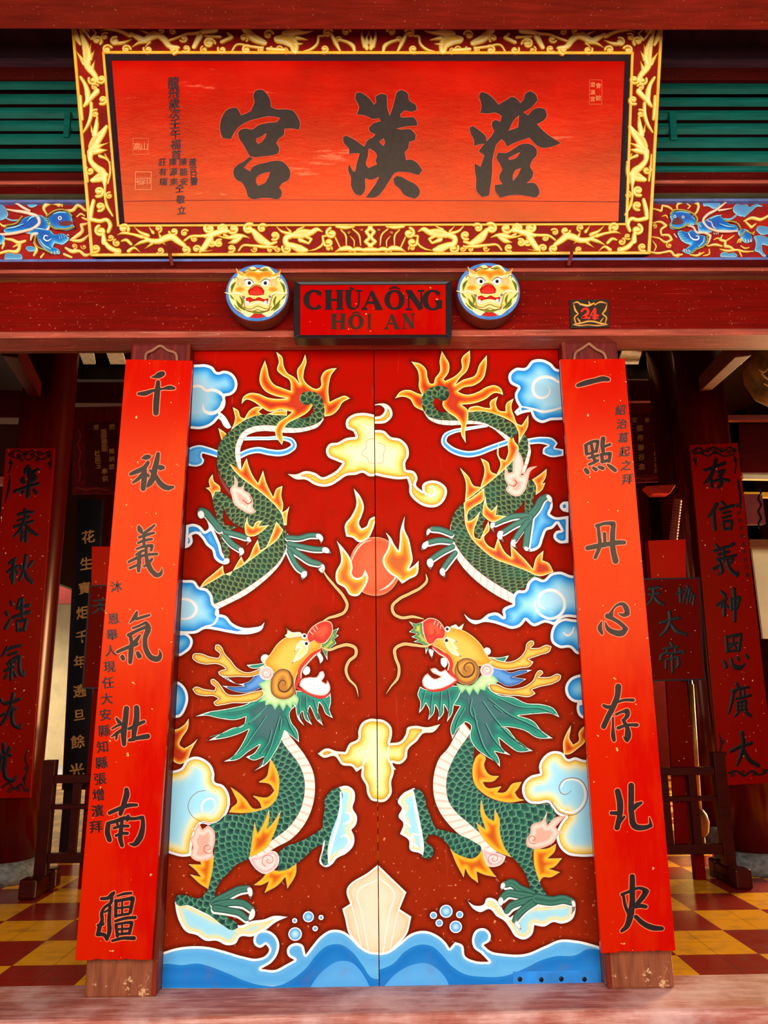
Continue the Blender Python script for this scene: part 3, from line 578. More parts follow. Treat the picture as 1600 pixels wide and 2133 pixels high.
for s in ('470,850,2 560,830,4 650,790,3', '330,1030,2 480,985,4 640,900,4 740,810,3', '470,1190,2 560,1130,5 650,1010,4 740,880,3', '690,1240,2 760,1130,5 800,1010,4 840,880,3', '960,1030,2 920,960,4 890,880,3', '620,930,3 700,860,4', '780,980,3 760,1060,4 700,1150,3', '850,900,4 840,980,3', '1000,900,2 985,830,3 985,740,2', '1060,900,2 1035,820,3 1030,740,2', '1140,920,2 1105,820,3 1085,750,2', '1205,860,2 1180,800,3 1150,755,2'):
    
    q = parse(s); q[:, 2] *= 1.7; dl('mane_strand', hd, 'mane_line', 7.5, 'C', q, False); q[:, 0] += 9; q[:, 1] -= 4; q[:, 2] *= .8; dl('mane_strand', hd, 'mane_sheen', 7.6, 'C', q, False)
dp('collar', hd, 'mane_light', 7.8, 'C', '690,640 780,600 800,700 860,752 955,715 982,750 968,800 940,780 930,830 895,790 870,840 840,790 810,830 780,790 740,800 740,765 690,775 725,730 680,720 725,690', step=3)
dp('head', hd, 'head_gold', 8.8, 'C', '735,495 780,420 840,340 920,292 1000,288 1050,300 1110,300 1150,350 1140,385 1095,420 1040,470 990,530 962,600 950,662 900,650 800,560 755,525', step=4)
circle('brow_tuft', hd, 'white_paint', 8.4, 'C', 740, 460, 32)
dp('brow', hd, 'brow_cream', 9, 'C', '893,237 930,265 1000,272 1015,295 950,305 905,310 878,290 895,280', step=3)
dp('nose', hd, 'nose_red', 9, 'C', '1040,305 1060,252 1110,207 1170,184 1215,195 1230,250 1200,320 1155,352 1100,332 1060,352', step=3)
dp('beard', hd, 'beard_green', 8.5, 'C', '1225,262 1275,235 1250,282 1272,292 1238,318 1255,350 1222,372 1195,402 1190,470 1165,420 1140,370 1190,330', step=3)
dl('nostril', hd, 'lip_red', 9.5, 'C', '1100,285,10 1108,322,18 1145,338,20 1178,318,18 1180,290,10', False)
for s in ('1065,262,5 1085,285,5', '1085,240,5 1105,265,5', '1105,222,5 1120,245,5'): dl('nose_ridge', hd, 'rim_pink', 9.4, 'C', s, False)
dl('lip', hd, 'lip_red', 9.1, 'C', '1150,388,10 1095,422,24 1035,480,26 992,540,26 985,600,30 965,650,26', False)
dl('lip', hd, 'rim_pink', 9.2, 'C', '1142,405,5 1105,432,9 1048,490,9 1005,545,9 998,600,8', False)
dp('jaw', hd, 'jaw_white', 9.2, 'C', '985,655 1000,612 1060,592 1112,590 1140,552 1160,548 1172,580 1150,622 1180,640 1188,612 1205,640 1210,690 1180,722 1110,725 1040,700', step=3)
dl('lip', hd, 'lip_red', 9.0, 'C', '945,660,14 1000,685,18 1080,722,20 1160,738,20 1205,715,10', False)
for x, y in ((1050, 632), (1072, 638), (1095, 645), (1118, 652), (1140, 660)): dl('tooth_line', hd, 'swirl_dark', 9.5, 'C', f'{x},{y},2 {x+3},{y+16},2', False)
dp('fang', hd, 'claw_white', 9.4, 'C', '1105,425 1140,415 1160,465 1137,502 1128,460', step=3)
dp('fang', hd, 'claw_white', 9.4, 'C', '1038,510 1058,520 1060,565 1030,582 1012,560', step=3)
dp('brow', hd, 'brow_cream', 9.3, 'C', '1000,325 1055,350 1052,400 1012,450 930,497 962,430 992,380 950,412 972,350', step=3)
for x, y, r in ((1022, 297, 22), (1035, 352, 24)):
    circle('eye', hd, 'claw_white', 9.6, 'C', x, y, r, halo=False); circle('pupil', hd, 'eye_black', 9.9, 'C', x+3, y-2, r*.5, halo=False, step=2)
dp('cheek', hd, 'ear_brown', 9.2, 'C', '860,530 915,545 942,600 955,660 958,705 912,748 850,755 792,722 776,650 798,570', step=3)
dl('swirl', hd, 'swirl_dark', 9.6, 'C', '905,545,6 935,600,14 922,670,14 880,700,12 845,685,10 838,640,9 862,612,8 888,630,6 880,655,3', False)
circle('brow_tuft', hd, 'pink_knee', 9.4, 'C', 748, 565, 50)
dl('swirl', hd, 'line_brown', 9.7, 'C', [(748+r*math.cos(a), 565+r*math.sin(a), 3) for a, r in zip(np.linspace(0, 9, 14), np.linspace(34, 6, 14))], False)
dl('whisker', hd, 'whisker', 9.3, 'C', '1155,190,8 1200,165,18 1255,150,22 1315,120,22 1333,70,22 1310,15,22 1240,-70,20 1190,-130,16 1150,-190,6', True)
dl('whisker', hd, 'whisker', 9.8, 'C', '1140,375,8 1200,396,18 1270,372,22 1340,360,24 1395,388,24 1396,430,22 1345,480,22 1325,535,22 1345,605,18 1395,660,14 1415,735,4', True)
# lower body, arms, feet
dp('scaled_body', dr, 'scales_lower', 5.2, 'E', '845,-60 890,-60 910,-20 960,40 1010,110 1048,210 1048,320 1012,440 942,542 842,622 742,690 660,762 580,800 520,860 470,910 440,960 425,1010 430,1045 350,1040 372,990 395,930 405,850 415,780 422,640 405,560 380,530 450,500 500,460 600,455 720,430 800,400 850,350 870,280 870,200 850,130 812,60', spine=zf('E', '860,-60 950,150 960,300 880,450 700,560 560,650 480,780 430,900 395,1050'), step=4)
ds('belly', dr, 'belly', 6, 'E', '868,-110 905,-30 960,40 1010,110 1045,210 1045,320 1010,440 940,540 840,620 740,690 665,752', '915,-130 985,-45 1062,60 1112,170 1122,290 1098,420 1045,530 952,630 850,685 762,740 680,770')
dp('dorsal_flame', dr, 'fin', 5.6, 'E', '812,65 800,130 785,190 730,230 812,250 838,290 800,330 690,325 740,378 750,410 700,415 640,350 600,310 535,265 562,320 580,370 542,408 525,440 620,445 730,430 810,397 855,342 872,270 868,180 840,112', step=3)
dp('pink_knee', dr, 'pink_knee', 6.8, 'E', '660,755 740,740 800,710 850,715 872,760 860,812 820,850 770,867 720,842 680,795', step=3)
dl('swirl', dr, 'lip_red', 7.1, 'E', [(800+r*math.cos(a), 772+r*.9*math.sin(a), 3.5) for a, r in zip(np.linspace(2, 11, 18), np.linspace(52, 6, 18))], False)
dp('shoulder_flame', dr, 'fin', 6.6, 'E', '665,757 680,660 690,590 702,505 722,590 762,520 802,420 805,470 785,560 822,520 885,425 862,520 832,600 782,690 732,722', halo=False, step=3)
dp('elbow_fin', dr, 'fin', 6.2, 'E', '800,830 860,845 930,835 992,790 990,860 930,970 915,888 870,940 770,1000 802,918 745,945 695,945 760,892', step=3)
dp('arm', dr, 'scales_lower', 6.4, 'E', '990,652 1060,622 1130,580 1178,545 1192,590 1180,650 1110,692 1060,740 1000,790 930,832 868,850 860,790 872,720 930,672', spine=zf('E', '880,800 1000,710 1190,590'), step=4)
cl = dp('painted_cloud', LL, 'cloud_cyan', 6, 'E', '1290,265 1350,258 1390,288 1397,350 1382,408 1412,470 1402,530 1372,562 1392,605 1387,670 1342,722 1270,762 1240,800 1195,820 1160,800 1170,700 1190,560 1220,400', step=4)
dl('swirl', cl, 'ribbon_blue', 6.3, 'E', '1290,720,16 1340,690,22 1360,640,20 1330,600,16 1300,610,8', False)
dl('swirl', cl, 'ribbon_blue', 6.3, 'E', '1320,520,12 1365,500,20 1370,450,16 1335,440,8', False)
dp('paw', dr, 'scales_lower', 6.6, 'E', '1250,278 1290,268 1312,310 1292,400 1272,480 1242,560 1217,650 1207,720 1217,800 1180,812 1163,770 1180,700 1190,640 1178,560 1175,500 1188,420 1193,340 1215,310', spine=zf('E', '1270,270 1250,420 1210,560 1190,800'), step=3)
dl('paw_underside', dr, 'white_paint', 6.9, 'E', '1300,300,12 1300,400,18 1285,500,22 1255,600,20 1228,700,20 1215,790,12', False)
dp('pink_flame', dr, 'pink_flame', 6.6, 'E', '252,530 290,562 312,510 340,560 378,530 415,560 427,640 412,720 420,752 370,772 300,777 262,750 272,680 258,620 280,590', step=3)
dl('swirl', dr, 'lip_red', 6.9, 'E', [(378+r*math.cos(a), 690+r*math.sin(a), 4) for a, r in zip(np.linspace(1, 8, 14), np.linspace(38, 8, 14))], False)
dp('leg_fin', dr, 'fin', 6, 'E', '315,740 420,752 408,850 380,972 330,942 252,870 330,888 300,850 243,800 330,802', step=3)
dp('painted_cloud', LL, 'cloud_cyan', 5.6, 'E', '148,1060 240,1075 330,1115 430,1165 520,1190 600,1225 680,1195 770,1182 830,1160 932,1165 850,1202 770,1262 680,1302 600,1305 570,1350 510,1362 440,1332 360,1330 300,1292 230,1270 180,1200 160,1140', step=4)
dp('foot', dr, 'scales_lower', 6.4, 'E', '150,1045 165,1018 200,1012 260,1028 320,1037 352,1010 372,985 430,1045 470,1060 440,1095 470,1130 530,1180 575,1205 588,1240 550,1257 480,1222 400,1162 320,1120 240,1085 165,1082', spine=zf('E', '400,1000 330,1060 160,1060'), step=3)
toe(dr, 6.6, 'E', '420,1065,50 520,1012,46 600,975,44 655,968,40', '645,950 680,965 688,1005 672,1045 655,1000', (4, 12))
toe(dr, 6.6, 'E', '430,1085,46 540,1065,42 630,1075,42 680,1110,36', '690,1092 706,1130 690,1180 655,1195 668,1140', (-2, 14))
toe(dr, 6.6, 'E', '430,1105,44 520,1120,40 600,1140,40 645,1175,34', None, (-4, 13))
# sea, rock, bubbles
rk = dp('painted_rock', LL, 'rock_cream', 2, 'E', '1580,787 1500,850 1340,990 1365,1075 1310,1110 1330,1180 1355,1280 1400,1340 1440,1390 1500,1425 1580,1430')
for s in ('1560,905,9 1415,1002,9 1440,1120,9 1465,1250,9 1490,1400,9', '1342,992,6 1385,1120,8 1415,1250,8 1445,1390,8'): dl('rock_edge', rk, 'white_paint', 2.4, 'E', s, False)
wv = dp('painted_wave', LL, 'wave_light', 3, 'E', '30,1422 75,1408 150,1385 260,1370 380,1375 500,1405 620,1440 720,1455 780,1432 802,1392 780,1357 740,1380 702,1360 695,1310 722,1270 780,1258 842,1290 872,1350 862,1420 822,1480 745,1527 850,1532 910,1502 978,1465 932,1432 930,1382 972,1350 1030,1357 1056,1428 1100,1370 1160,1300 1230,1258 1310,1263 1380,1310 1440,1370 1500,1405 1580,1412 1580,1662 30,1662', step=6)
dp('deep_water', wv, 'wave_deep', 3.5, 'E', '30,1500 75,1492 200,1500 310,1490 420,1520 520,1560 640,1612 760,1642 880,1640 960,1600 1060,1520 1130,1430 1210,1365 1300,1358 1380,1410 1450,1500 1520,1590 1580,1602 1580,1661 30,1661', halo=False, step=6)
dp('wave_swell', wv, 'wave_mid', 3.8, 'E', '1085,1660 1130,1590 1200,1520 1290,1473 1370,1480 1430,1530 1470,1590 1505,1660', halo=False, step=6)
for x, y, r in ((1075, 1165, 38), (1163, 1170, 18), (980, 1192, 18), (1122, 1247, 19), (983, 1285, 47)): circle('painted_bubble', LL, 'bubble_blue', 3, 'E', x, y, r)
cl = dp('painted_cloud', LL, 'cloud_yellow', 1, 'C', '1565,900 1500,895 1440,925 1415,980 1410,1040 1350,1075 1320,1135 1260,1130 1180,1110 1120,1147 1160,1175 1240,1165 1300,1230 1370,1242 1400,1280 1440,1252 1435,1310 1470,1380 1480,1440 1510,1485 1565,1495')
dl('swirl', cl, 'white_paint', 1.5, 'C', '1470,1180,12 1455,1210,14 1445,1240,12', False)

# ================= right leaf
HL = 'R'; CLAMP = (edge_line(XS+.0025), edge_line(1.105))
cl = dp('painted_cloud', RL, 'cloud_blue', 1, 'B', '1500,262 1450,262 1400,215 1330,185 1250,195 1200,250 1120,255 1065,310 1075,370 1140,410 1115,460 1130,530 1150,562 1110,602 1132,632 1180,612 1240,602 1260,650 1330,690 1400,670 1460,667 1500,665')
dl('swirl', cl, 'white_paint', 1.5, 'B', '1460,365,20 1390,328,24 1320,332,26 1268,372,26 1258,430,26 1290,480,24 1340,490,20 1385,460,16 1390,415,10 1370,395,4', False)
dl('swirl', cl, 'white_paint', 1.5, 'B', '1170,560,10 1260,580,18 1340,600,22 1410,590,20 1480,570,18', False)
dl('painted_ribbon', RL, 'ribbon_blue', 1, 'B', '1080,835,44 980,868,44 900,898,46 830,925,48 750,938,50 660,922,50 590,885,48 552,840,44 562,795,40 620,760,34 700,742,30 780,728,26 890,712,22')
dp('painted_ribbon', RL, 'ribbon_blue', 1, 'B', '1210,815 1330,800 1420,815 1455,850 1432,888 1500,900 1500,950 1400,960 1335,935 1342,890 1378,868 1320,855 1220,862')
dp('painted_cloud', RL, 'cloud_blue', 2, 'B', '1315,1300 1350,1265 1400,1290 1415,1350 1392,1410 1420,1430 1540,1428 1540,1642 1460,1640 1420,1592 1440,1550 1480,1540 1450,1490 1410,1530 1370,1542 1342,1600 1310,1680 1240,1710 1185,1692 1200,1600 1250,1450')
dp('painted_cloud', RL, 'cloud_blue', 2, 'B', '1540,1312 1490,1320 1470,1350 1490,1385 1540,1400')
dr = part('painted_dragon', RL, 'green scaled dragon rising from waves, mouth open to the left')
dp('scaled_body', dr, 'scales_upper', 3.3, 'B', '1150,790 1190,775 1218,830 1217,910 1192,990 1172,1060 1200,1130 1240,1148 1275,1170 1282,1220 1262,1290 1257,1380 1242,1440 1200,1462 1190,1400 1195,1302 1150,1362 1090,1412 1030,1442 960,1442 900,1402 880,1450 862,1490 852,1590 812,1602 790,1540 740,1470 740,1380 770,1280 820,1230 900,1180 960,1120 1040,1040 1110,960 1140,880', spine=zf('B', '1185,780 1190,900 1130,1040 980,1200 880,1330 820,1450 830,1620'), step=4)
ds('belly', dr, 'belly', 3.6, 'B', '1217,830 1217,910 1195,990 1165,1090', '1222,832 1243,905 1230,985 1190,1095')
dp('thigh_flame', dr, 'flame', 4, 'B', '1250,1140 1310,1100 1367,1053 1360,1120 1330,1172 1357,1163 1332,1220 1280,1262 1278,1180', step=3)
ds('scaled_body', dr, 'scales_upper', 3.4, 'B', '720,1312 660,1370 618,1440 608,1520 625,1600 670,1690 750,1790 850,1880 950,1950 1100,2045', '722,1314 706,1390 714,1490 757,1590 850,1695 950,1768 1080,1820 1200,1865 1330,1922')
ds('belly', dr, 'belly', 3.8, 'B', '612,1480 606,1540 625,1610 670,1695 750,1795 850,1885 950,1955 1110,2050', '604,1500 600,1570 618,1690 678,1805 768,1908 868,1992 978,2065 1130,2140')
dp('dorsal_flame', dr, 'flame', 4.1, 'B', '745,582 800,555 880,570 920,573 915,530 980,480 965,540 987,590 1040,600 1045,540 1105,495 1087,560 1110,640 1140,700 1170,708 1222,628 1217,720 1172,800 1145,855 1140,760 1110,700 1050,660 960,625 870,602 745,604', step=3)
dp('dorsal_flame', dr, 'flame', 4.3, 'B', '1142,875 1115,840 1095,760 1057,850 1062,920 1040,988 1002,970 987,850 972,930 1000,1020 970,1098 930,1080 900,1000 843,970 872,1050 842,1200 790,1188 750,1120 678,1045 722,1150 720,1310 760,1282 850,1212 950,1132 1050,1042 1112,970', step=3)
dp('dorsal_flame', dr, 'flame', 4.2, 'B', '870,1205 830,1240 760,1290 720,1312 714,1400 720,1490 760,1590 850,1690 950,1767 1080,1817 1200,1862 1310,1905 1422,1872 1380,1800 1332,1780 1342,1703 1290,1750 1258,1850 1200,1780 1140,1720 1080,1658 1087,1758 1040,1720 1000,1650 980,1598 952,1690 900,1660 870,1600 912,1540 905,1468 862,1560 840,1612 800,1600 790,1550 815,1470 842,1388 770,1462 740,1472 742,1400 800,1350 862,1310', step=3)
ds('scaled_body', dr, 'scales_upper', 4.4, 'B', '382,560 420,630 490,660 560,668 640,670 720,670 800,674 880,692 960,732 1030,772 1090,820', '478,565 510,602 570,607 640,622 740,610 820,598 900,605 980,630 1050,670 1110,710 1142,760')
ds('belly', dr, 'belly', 4.6, 'B', '382,560 420,630 490,660 560,668 640,670 720,670 800,674 880,692 960,732 1030,772 1075,805', '384,590 430,660 500,697 570,709 650,709 730,702 810,702 880,710 940,737 990,777 1045,830')
dp('tail_flame', dr, 'flame', 5, 'B', '163,495 210,440 280,430 340,455 378,468 352,400 355,340 345,280 293,203 370,225 412,270 422,330 450,380 468,378 480,340 520,280 518,200 535,118 562,165 592,220 587,290 548,345 562,358 650,310 692,260 692,180 757,113 757,200 732,280 682,330 640,388 700,350 800,310 832,230 892,153 887,260 862,340 792,392 702,412 660,442 720,465 830,440 890,405 960,393 1005,420 1022,467 960,452 880,502 780,537 690,545 740,590 742,660 722,740 725,850 688,780 684,700 650,652 580,602 540,545 560,480 500,460 400,560 380,592 320,560 280,500 220,482', step=3)
dp('scaled_body', dr, 'scales_upper', 5.5, 'B', '555,515 590,480 592,445 575,412 540,398 470,402 410,435 378,490 382,570 425,635 520,640 560,606 510,600 478,565 467,530 475,502 495,488 512,505', spine=zf('B', '560,470 540,440 470,450 430,510 440,580 500,630'), halo=False, step=3)
dp('dorsal_flame', dr, 'flame', 5.6, 'B', '880,1268 862,1360 862,1420 890,1452 920,1472 1052,1430 962,1420 977,1338 930,1390 902,1362', halo=False, step=3)
dp('pink_flame', dr, 'pink_flame', 5.6, 'B', '1128,898 1100,1000 1098,1080 1062,1088 1040,1018 1040,1150 1060,1180 1045,1220 1080,1257 1140,1272 1190,1232 1217,1150 1242,1070 1292,1033 1220,1050 1180,1102 1162,1110 1182,1020 1165,950', halo=False, step=3)
dl('swirl', dr, 'lip_red', 5.9, 'B', '1070,1180,5 1110,1190,8 1130,1165,8 1110,1140,5', False)
toe(dr, 4, 'B', '1225,1440,54 1285,1370,50 1332,1292,46 1362,1275,38', '1350,1255 1385,1260 1412,1300 1395,1340 1375,1300', (10, 6))
toe(dr, 4, 'B', '1232,1440,48 1215,1560,46 1200,1670,44', '1175,1670 1215,1675 1240,1705 1200,1705', (12, 4))
toe(dr, 4, 'B', '1205,1425,40 1110,1430,38 1030,1455,36 960,1485,34', '965,1475 920,1480 918,1515 950,1562 948,1515', (0, 11))
toe(dr, 4, 'B', '1205,1455,40 1110,1500,38 1020,1555,38', '1030,1545 985,1550 973,1590 1030,1637 1015,1590', (0, 11))
toe(dr, 4, 'B', '1215,1475,40 1150,1560,40 1115,1615,38', '1125,1610 1085,1625 1078,1660 1132,1687 1118,1650', (-4, 11))
toe(dr, 4.6, 'B', '610,1568,36 520,1535,36 460,1530,34', '460,1515 420,1535 412,1592 440,1565', (0, 11))
toe(dr, 4.6, 'B', '608,1628,36 510,1620,38 430,1638,36', '425,1622 385,1645 370,1700 412,1685 430,1660', (2, 11))
toe(dr, 4.6, 'B', '620,1672,36 540,1712,38 455,1768,36', '455,1762 420,1775 415,1800 445,1855 470,1800', (4, 9))
toe(dr, 4.6, 'B', '640,1722,36 590,1785,38 550,1840,36', '548,1830 520,1855 518,1880 560,1920 562,1870', (7, 8))
cl = dp('painted_cloud', RL, 'cloud_yellow', 1, 'B', '-20,745 80,755 130,800 200,815 260,870 272,950 245,1010 250,1060 320,1080 342,1130 330,1180 380,1230 382,1180 440,1148 520,1160 572,1210 562,1290 500,1352 420,1357 340,1320 280,1250 275,1180 260,1132 190,1137 100,1125 -20,1098')
dl('swirl', cl, 'white_paint', 1.5, 'B', '385,1210,12 420,1262,18 470,1262,18 482,1222,14 455,1192,10 430,1200,5', False)
dl('swirl', cl, 'line_brown', 1.5, 'B', '25,850,3 75,865,3 85,905,3 70,940,3 75,980,3 45,1010,3 22,1010,3', False)
dp('painted_cloud', RL, 'cloud_yellow', 1, 'B', '-20,550 50,535 85,537 132,575 142,630 102,680 -20,697 -20,645 62,622 82,582 60,556', step=3)
pearl = dp('painted_pearl', RL, 'pearl', 2, 'B', np.column_stack([16+192*np.cos(np.radians(np.linspace(-100, 100, 18))), 1828+232*np.sin(np.radians(np.linspace(-100, 100, 18)))]), step=5)
dl('highlight', pearl, 'rim_pink', 2.4, 'B', '40,2020,4 100,1990,14 150,1940,14 185,1880,6', False)
dp('painted_flame', RL, 'pearl_flame', 3, 'B', '90,1558 130,1600 155,1650 192,1705 200,1640 207,1540 240,1430 238,1530 272,1610 292,1700 302,1780 272,1850 312,1822 352,1783 332,1900 280,1927 220,1965 180,1922 120,1882 65,1780 108,1680 115,1620', step=3)
cl = dp('painted_cloud', RL, 'cloud_blue', 6, 'D', '1500,60 1430,65 1345,38 1275,52 1225,95 1160,78 1110,120 1090,170 1035,175 1002,220 1000,275 970,285 930,310 935,365 890,335 830,342 760,388 700,383 648,343 680,392 720,417 800,402 870,412 930,432 1000,452 1060,432 1095,390 1150,432 1240,407 1310,430 1350,382 1500,375')
dl('swirl', cl, 'white_paint', 6.5, 'D', '1235,312,4 1195,275,16 1190,225,20 1230,182,22 1300,175,24 1355,212,24 1378,285,24 1345,350,22 1280,378,20 1205,350,18 1165,295,14 1165,240,6', False)
cl = dp('painted_cloud', RL, 'cloud_blue', 6.6, 'D', '1500,385 1440,383 1370,377 1312,410 1278,480 1285,550 1340,590 1420,592 1462,632 1500,640', step=4)
dl('swirl', cl, 'white_paint', 6.9, 'D', '1445,440,8 1430,480,16 1395,500,16 1370,480,10', False)
dp('painted_cloud', RL, 'cloud_blue', 5, 'D', '1530,780 1475,785 1420,810 1383,870 1395,940 1440,980 1490,987 1530,985', step=4)
dp('painted_cloud', RL, 'cloud_blue', 4.8, 'D', '1530,985 1470,985 1465,1030 1485,1085 1530,1110', step=4)
dp('painted_flame', RL, 'flame', 4, 'D', '1425,1148 1395,1200 1368,1270 1372,1362 1402,1362 1470,1322 1530,1262 1530,1150 1502,1172 1480,1205 1480,1262 1440,1292 1412,1240 1420,1190', step=3)
cl = dp('painted_cloud', RL, 'cloud_pale', 5, 'F', '1540,75 1450,75 1390,58 1342,70 1310,30 1230,18 1170,60 1143,120 1150,170 1080,190 1033,240 1028,310 1070,372 1140,382 1212,377 1240,420 1285,462 1330,467 1290,520 1263,600 1285,680 1340,732 1420,747 1540,745', step=5)
dl('swirl', cl, 'line_brown', 5.5, 'F', '1225,365,4 1290,440,5 1370,460,5 1440,420,5 1478,340,5 1470,270,5 1430,215,5 1375,200,5 1315,215,5 1282,270,5 1300,310,5 1340,312,4 1365,290,3', False)
dl('swirl', cl, 'white_paint', 5.4, 'F', '1245,375,6 1300,425,14 1370,440,16 1430,405,16 1462,335,16 1455,270,16 1420,225,14 1370,212,12 1320,225,10 1297,270,8', False)
hd = dr
dp('crest', hd, 'mane_teal', 7.4, 'D', '830,655 900,660 975,645 940,690 860,682', step=3)
dp('horn', hd, 'horn_gold', 8, 'D', '1283,580 1250,568 1190,590 1130,592 1157,555 1150,540 1130,538 1108,552 1090,610 1050,660 980,690 900,680 830,662 800,700 880,740 960,752 1060,737 1130,722 1152,692 1115,672 1200,642 1272,612', step=3)
dp('ear', hd, 'ear_blue', 7.6, 'D', '850,705 920,738 980,768 1060,750 1142,750 1080,777 1000,802 1100,815 1040,852 960,867 890,832 820,800', step=3)
dp('horn', hd, 'horn_gold', 8.6, 'D', '1352,790 1332,778 1270,800 1190,802 1222,775 1215,757 1190,753 1170,775 1150,822 1100,862 1040,882 960,882 880,850 825,850 835,890 940,932 1030,937 1130,942 1167,920 1140,892 1200,872 1300,847 1347,815', step=3)
dp('beard', hd, 'mane_teal', 7.2, 'D', '330,870 370,890 450,892 540,865 640,870 602,960 582,990 562,1070 525,1127 532,1050 502,1000 502,1060 460,1117 462,1040 440,1002 432,1060 390,1112 397,1040 372,990 352,1030 323,1062 332,980 313,930', step=3)
dp('mane', hd, 'mane_teal', 7, 'D', '600,870 560,930 572,1000 620,1012 572,1100 550,1180 565,1250 602,1180 660,1125 697,1150 690,1220 722,1300 800,1370 870,1412 910,1452 902,1390 870,1340 985,1367 920,1310 900,1240 960,1290 1040,1342 1148,1335 1060,1290 1000,1220 960,1172 910,1160 1000,1167 1090,1190 1180,1242 1292,1245 1220,1200 1150,1120 1040,1080 1180,1067 1270,1065 1340,1092 1300,1030 1220,1000 1100,990 1000,945 900,930 850,900 800,850 700,862', step=4)
for s in ('1310,1075,2 1200,1030,4 1050,1020,4 900,960,3', '1260,1235,2 1130,1150,4 980,1080,4 820,960,3', '1110,1325,2 980,1230,5 880,1120,4 780,980,3', '890,1430,2 800,1330,5 750,1200,4 710,1030,3', '570,1220,2 600,1120,4 650,1030,3', '940,1350,2 850,1240,4 800,1140,3', '700,960,3 690,1060,4 740,1130,3', '860,1010,4 920,1060,3', '335,1040,2 350,960,3 365,900,2', '400,1090,2 408,990,3 420,905,2', '465,1090,2 475,990,3 480,905,2', '530,1100,2 540,1000,3 530,900,2'):
    
    q = parse(s); q[:, 2] *= 1.7; dl('mane_strand', hd, 'mane_line', 7.5, 'D', q, False); q[:, 0] += 9; q[:, 1] -= 4; q[:, 2] *= .8; dl('mane_strand', hd, 'mane_sheen', 7.6, 'D', q, False)
dp('collar', hd, 'mane_light', 7.8, 'D', '590,845 700,860 755,810 795,765 860,790 900,830 862,862 815,868 800,900 765,890 750,930 715,885 690,935 660,890 630,920', step=3)
circle('brow_tuft', hd, 'white_paint', 8.4, 'D', 815, 615, 28)
dp('head', hd, 'head_gold', 8.8, 'D', '510,450 560,440 640,462 720,512 782,580 815,640 860,690 800,720 730,722 640,830 600,822 548,760 552,700 522,640 470,600 420,572 440,510 480,480', step=4)
dp('brow', hd, 'brow_cream', 9, 'D', '545,435 590,418 610,440 652,408 632,462 570,447', step=3)
dp('nose', hd, 'nose_red', 9, 'D', '345,400 400,373 450,383 500,435 517,490 500,522 450,532 430,577 390,562 358,500 350,450', step=3)
dp('beard', hd, 'beard_green', 8.5, 'D', '350,400 300,415 250,398 288,445 250,475 310,488 268,510 320,530 283,545 360,570 372,635 388,590 392,545 352,480', step=3)
dl('nostril', hd, 'lip_red', 9.5, 'D', '370,470,10 385,500,18 415,505,20 440,480,16 432,455,8', False)
for s in ('440,395,5 432,420,5', '462,408,5 455,432,5', '482,425,5 478,448,5'): dl('nose_ridge', hd, 'rim_pink', 9.4, 'D', s, False)
dl('lip', hd, 'lip_red', 9.1, 'D', '415,572,10 470,620,22 530,652,26 556,700,26 550,760,28 590,815,24', False)
dl('lip', hd, 'rim_pink', 9.2, 'D', '420,590,5 468,632,9 518,664,9 540,705,9 532,750,8', False)
dp('jaw', hd, 'jaw_white', 9.2, 'D', '345,830 362,792 385,772 402,790 432,812 480,800 460,790 420,770 400,742 440,735 480,760 515,745 545,780 600,822 540,862 460,890 390,890 352,862', step=3)
dl('lip', hd, 'lip_red', 9.0, 'D', '352,862,10 400,894,18 470,896,20 545,866,18 605,825,12', False)
for x, y in ((430, 825), (455, 822), (480, 815), (505, 808)): dl('tooth_line', hd, 'swirl_dark', 9.5, 'D', f'{x},{y},2 {x+2},{y+15},2', False)
dp('fang', hd, 'claw_white', 9.4, 'D', '383,590 432,608 417,672 402,640', step=3)
dp('fang', hd, 'claw_white', 9.4, 'D', '480,665 512,657 530,700 510,737 483,710', step=3)
dp('brow', hd, 'brow_cream', 9.3, 'D', '512,505 560,520 602,545 572,552 612,600 592,602 632,657 570,640 530,600 510,560', step=3)
for x, y, r in ((530, 455, 22), (525, 537, 24)):
    circle('eye', hd, 'claw_white', 9.6, 'D', x, y, r, halo=False); circle('pupil', hd, 'eye_black', 9.9, 'D', x-3, y-1, r*.5, halo=False, step=2)
circle('cheek', hd, 'ear_brown', 9.2, 'D', 668, 758, 92, 98)
dl('swirl', hd, 'swirl_dark', 9.6, 'D', '600,690,6 610,760,12 650,800,14 705,785,14 722,735,12 700,700,10 665,705,9 650,740,7 670,765,4', False)
circle('brow_tuft', hd, 'pink_knee', 9.4, 'D', 815, 752, 48)
dl('swirl', hd, 'line_brown', 9.7, 'D', [(815+r*math.cos(a), 752+r*math.sin(a), 3) for a, r in zip(np.linspace(3, 12, 14), np.linspace(34, 6, 14))], False)
dl('whisker', hd, 'whisker', 9.3, 'D', '355,380,8 280,365,20 190,370,22 140,340,22 130,290,22 175,240,22 260,195,22 340,150,20 380,100,18 372,55,5', True)
dl('whisker', hd, 'whisker', 9.8, 'D', '445,548,6 370,578,16 290,570,22 200,566,24 148,602,24 152,655,22 178,735,22 170,805,20 120,870,12 85,922,4', True)
dp('scaled_body', dr, 'scales_lower', 5.2, 'F', '665,-115 692,0 685,80 677,200 702,260 762,322 850,362 940,377 1050,377 1140,387 1200,380 1250,430 1260,480 1232,560 1150,640 1102,700 1102,800 1132,880 1162,960 1202,1020 1150,1062 1090,1032 1082,970 1062,900 1012,810 952,750 900,722 800,652 740,592 650,512 570,442 518,370 498,270 508,170 538,90 588,0', spine=zf('F', '640,-110 590,150 600,280 680,400 800,500 930,570 1020,680 1080,800 1120,1050'), step=4)
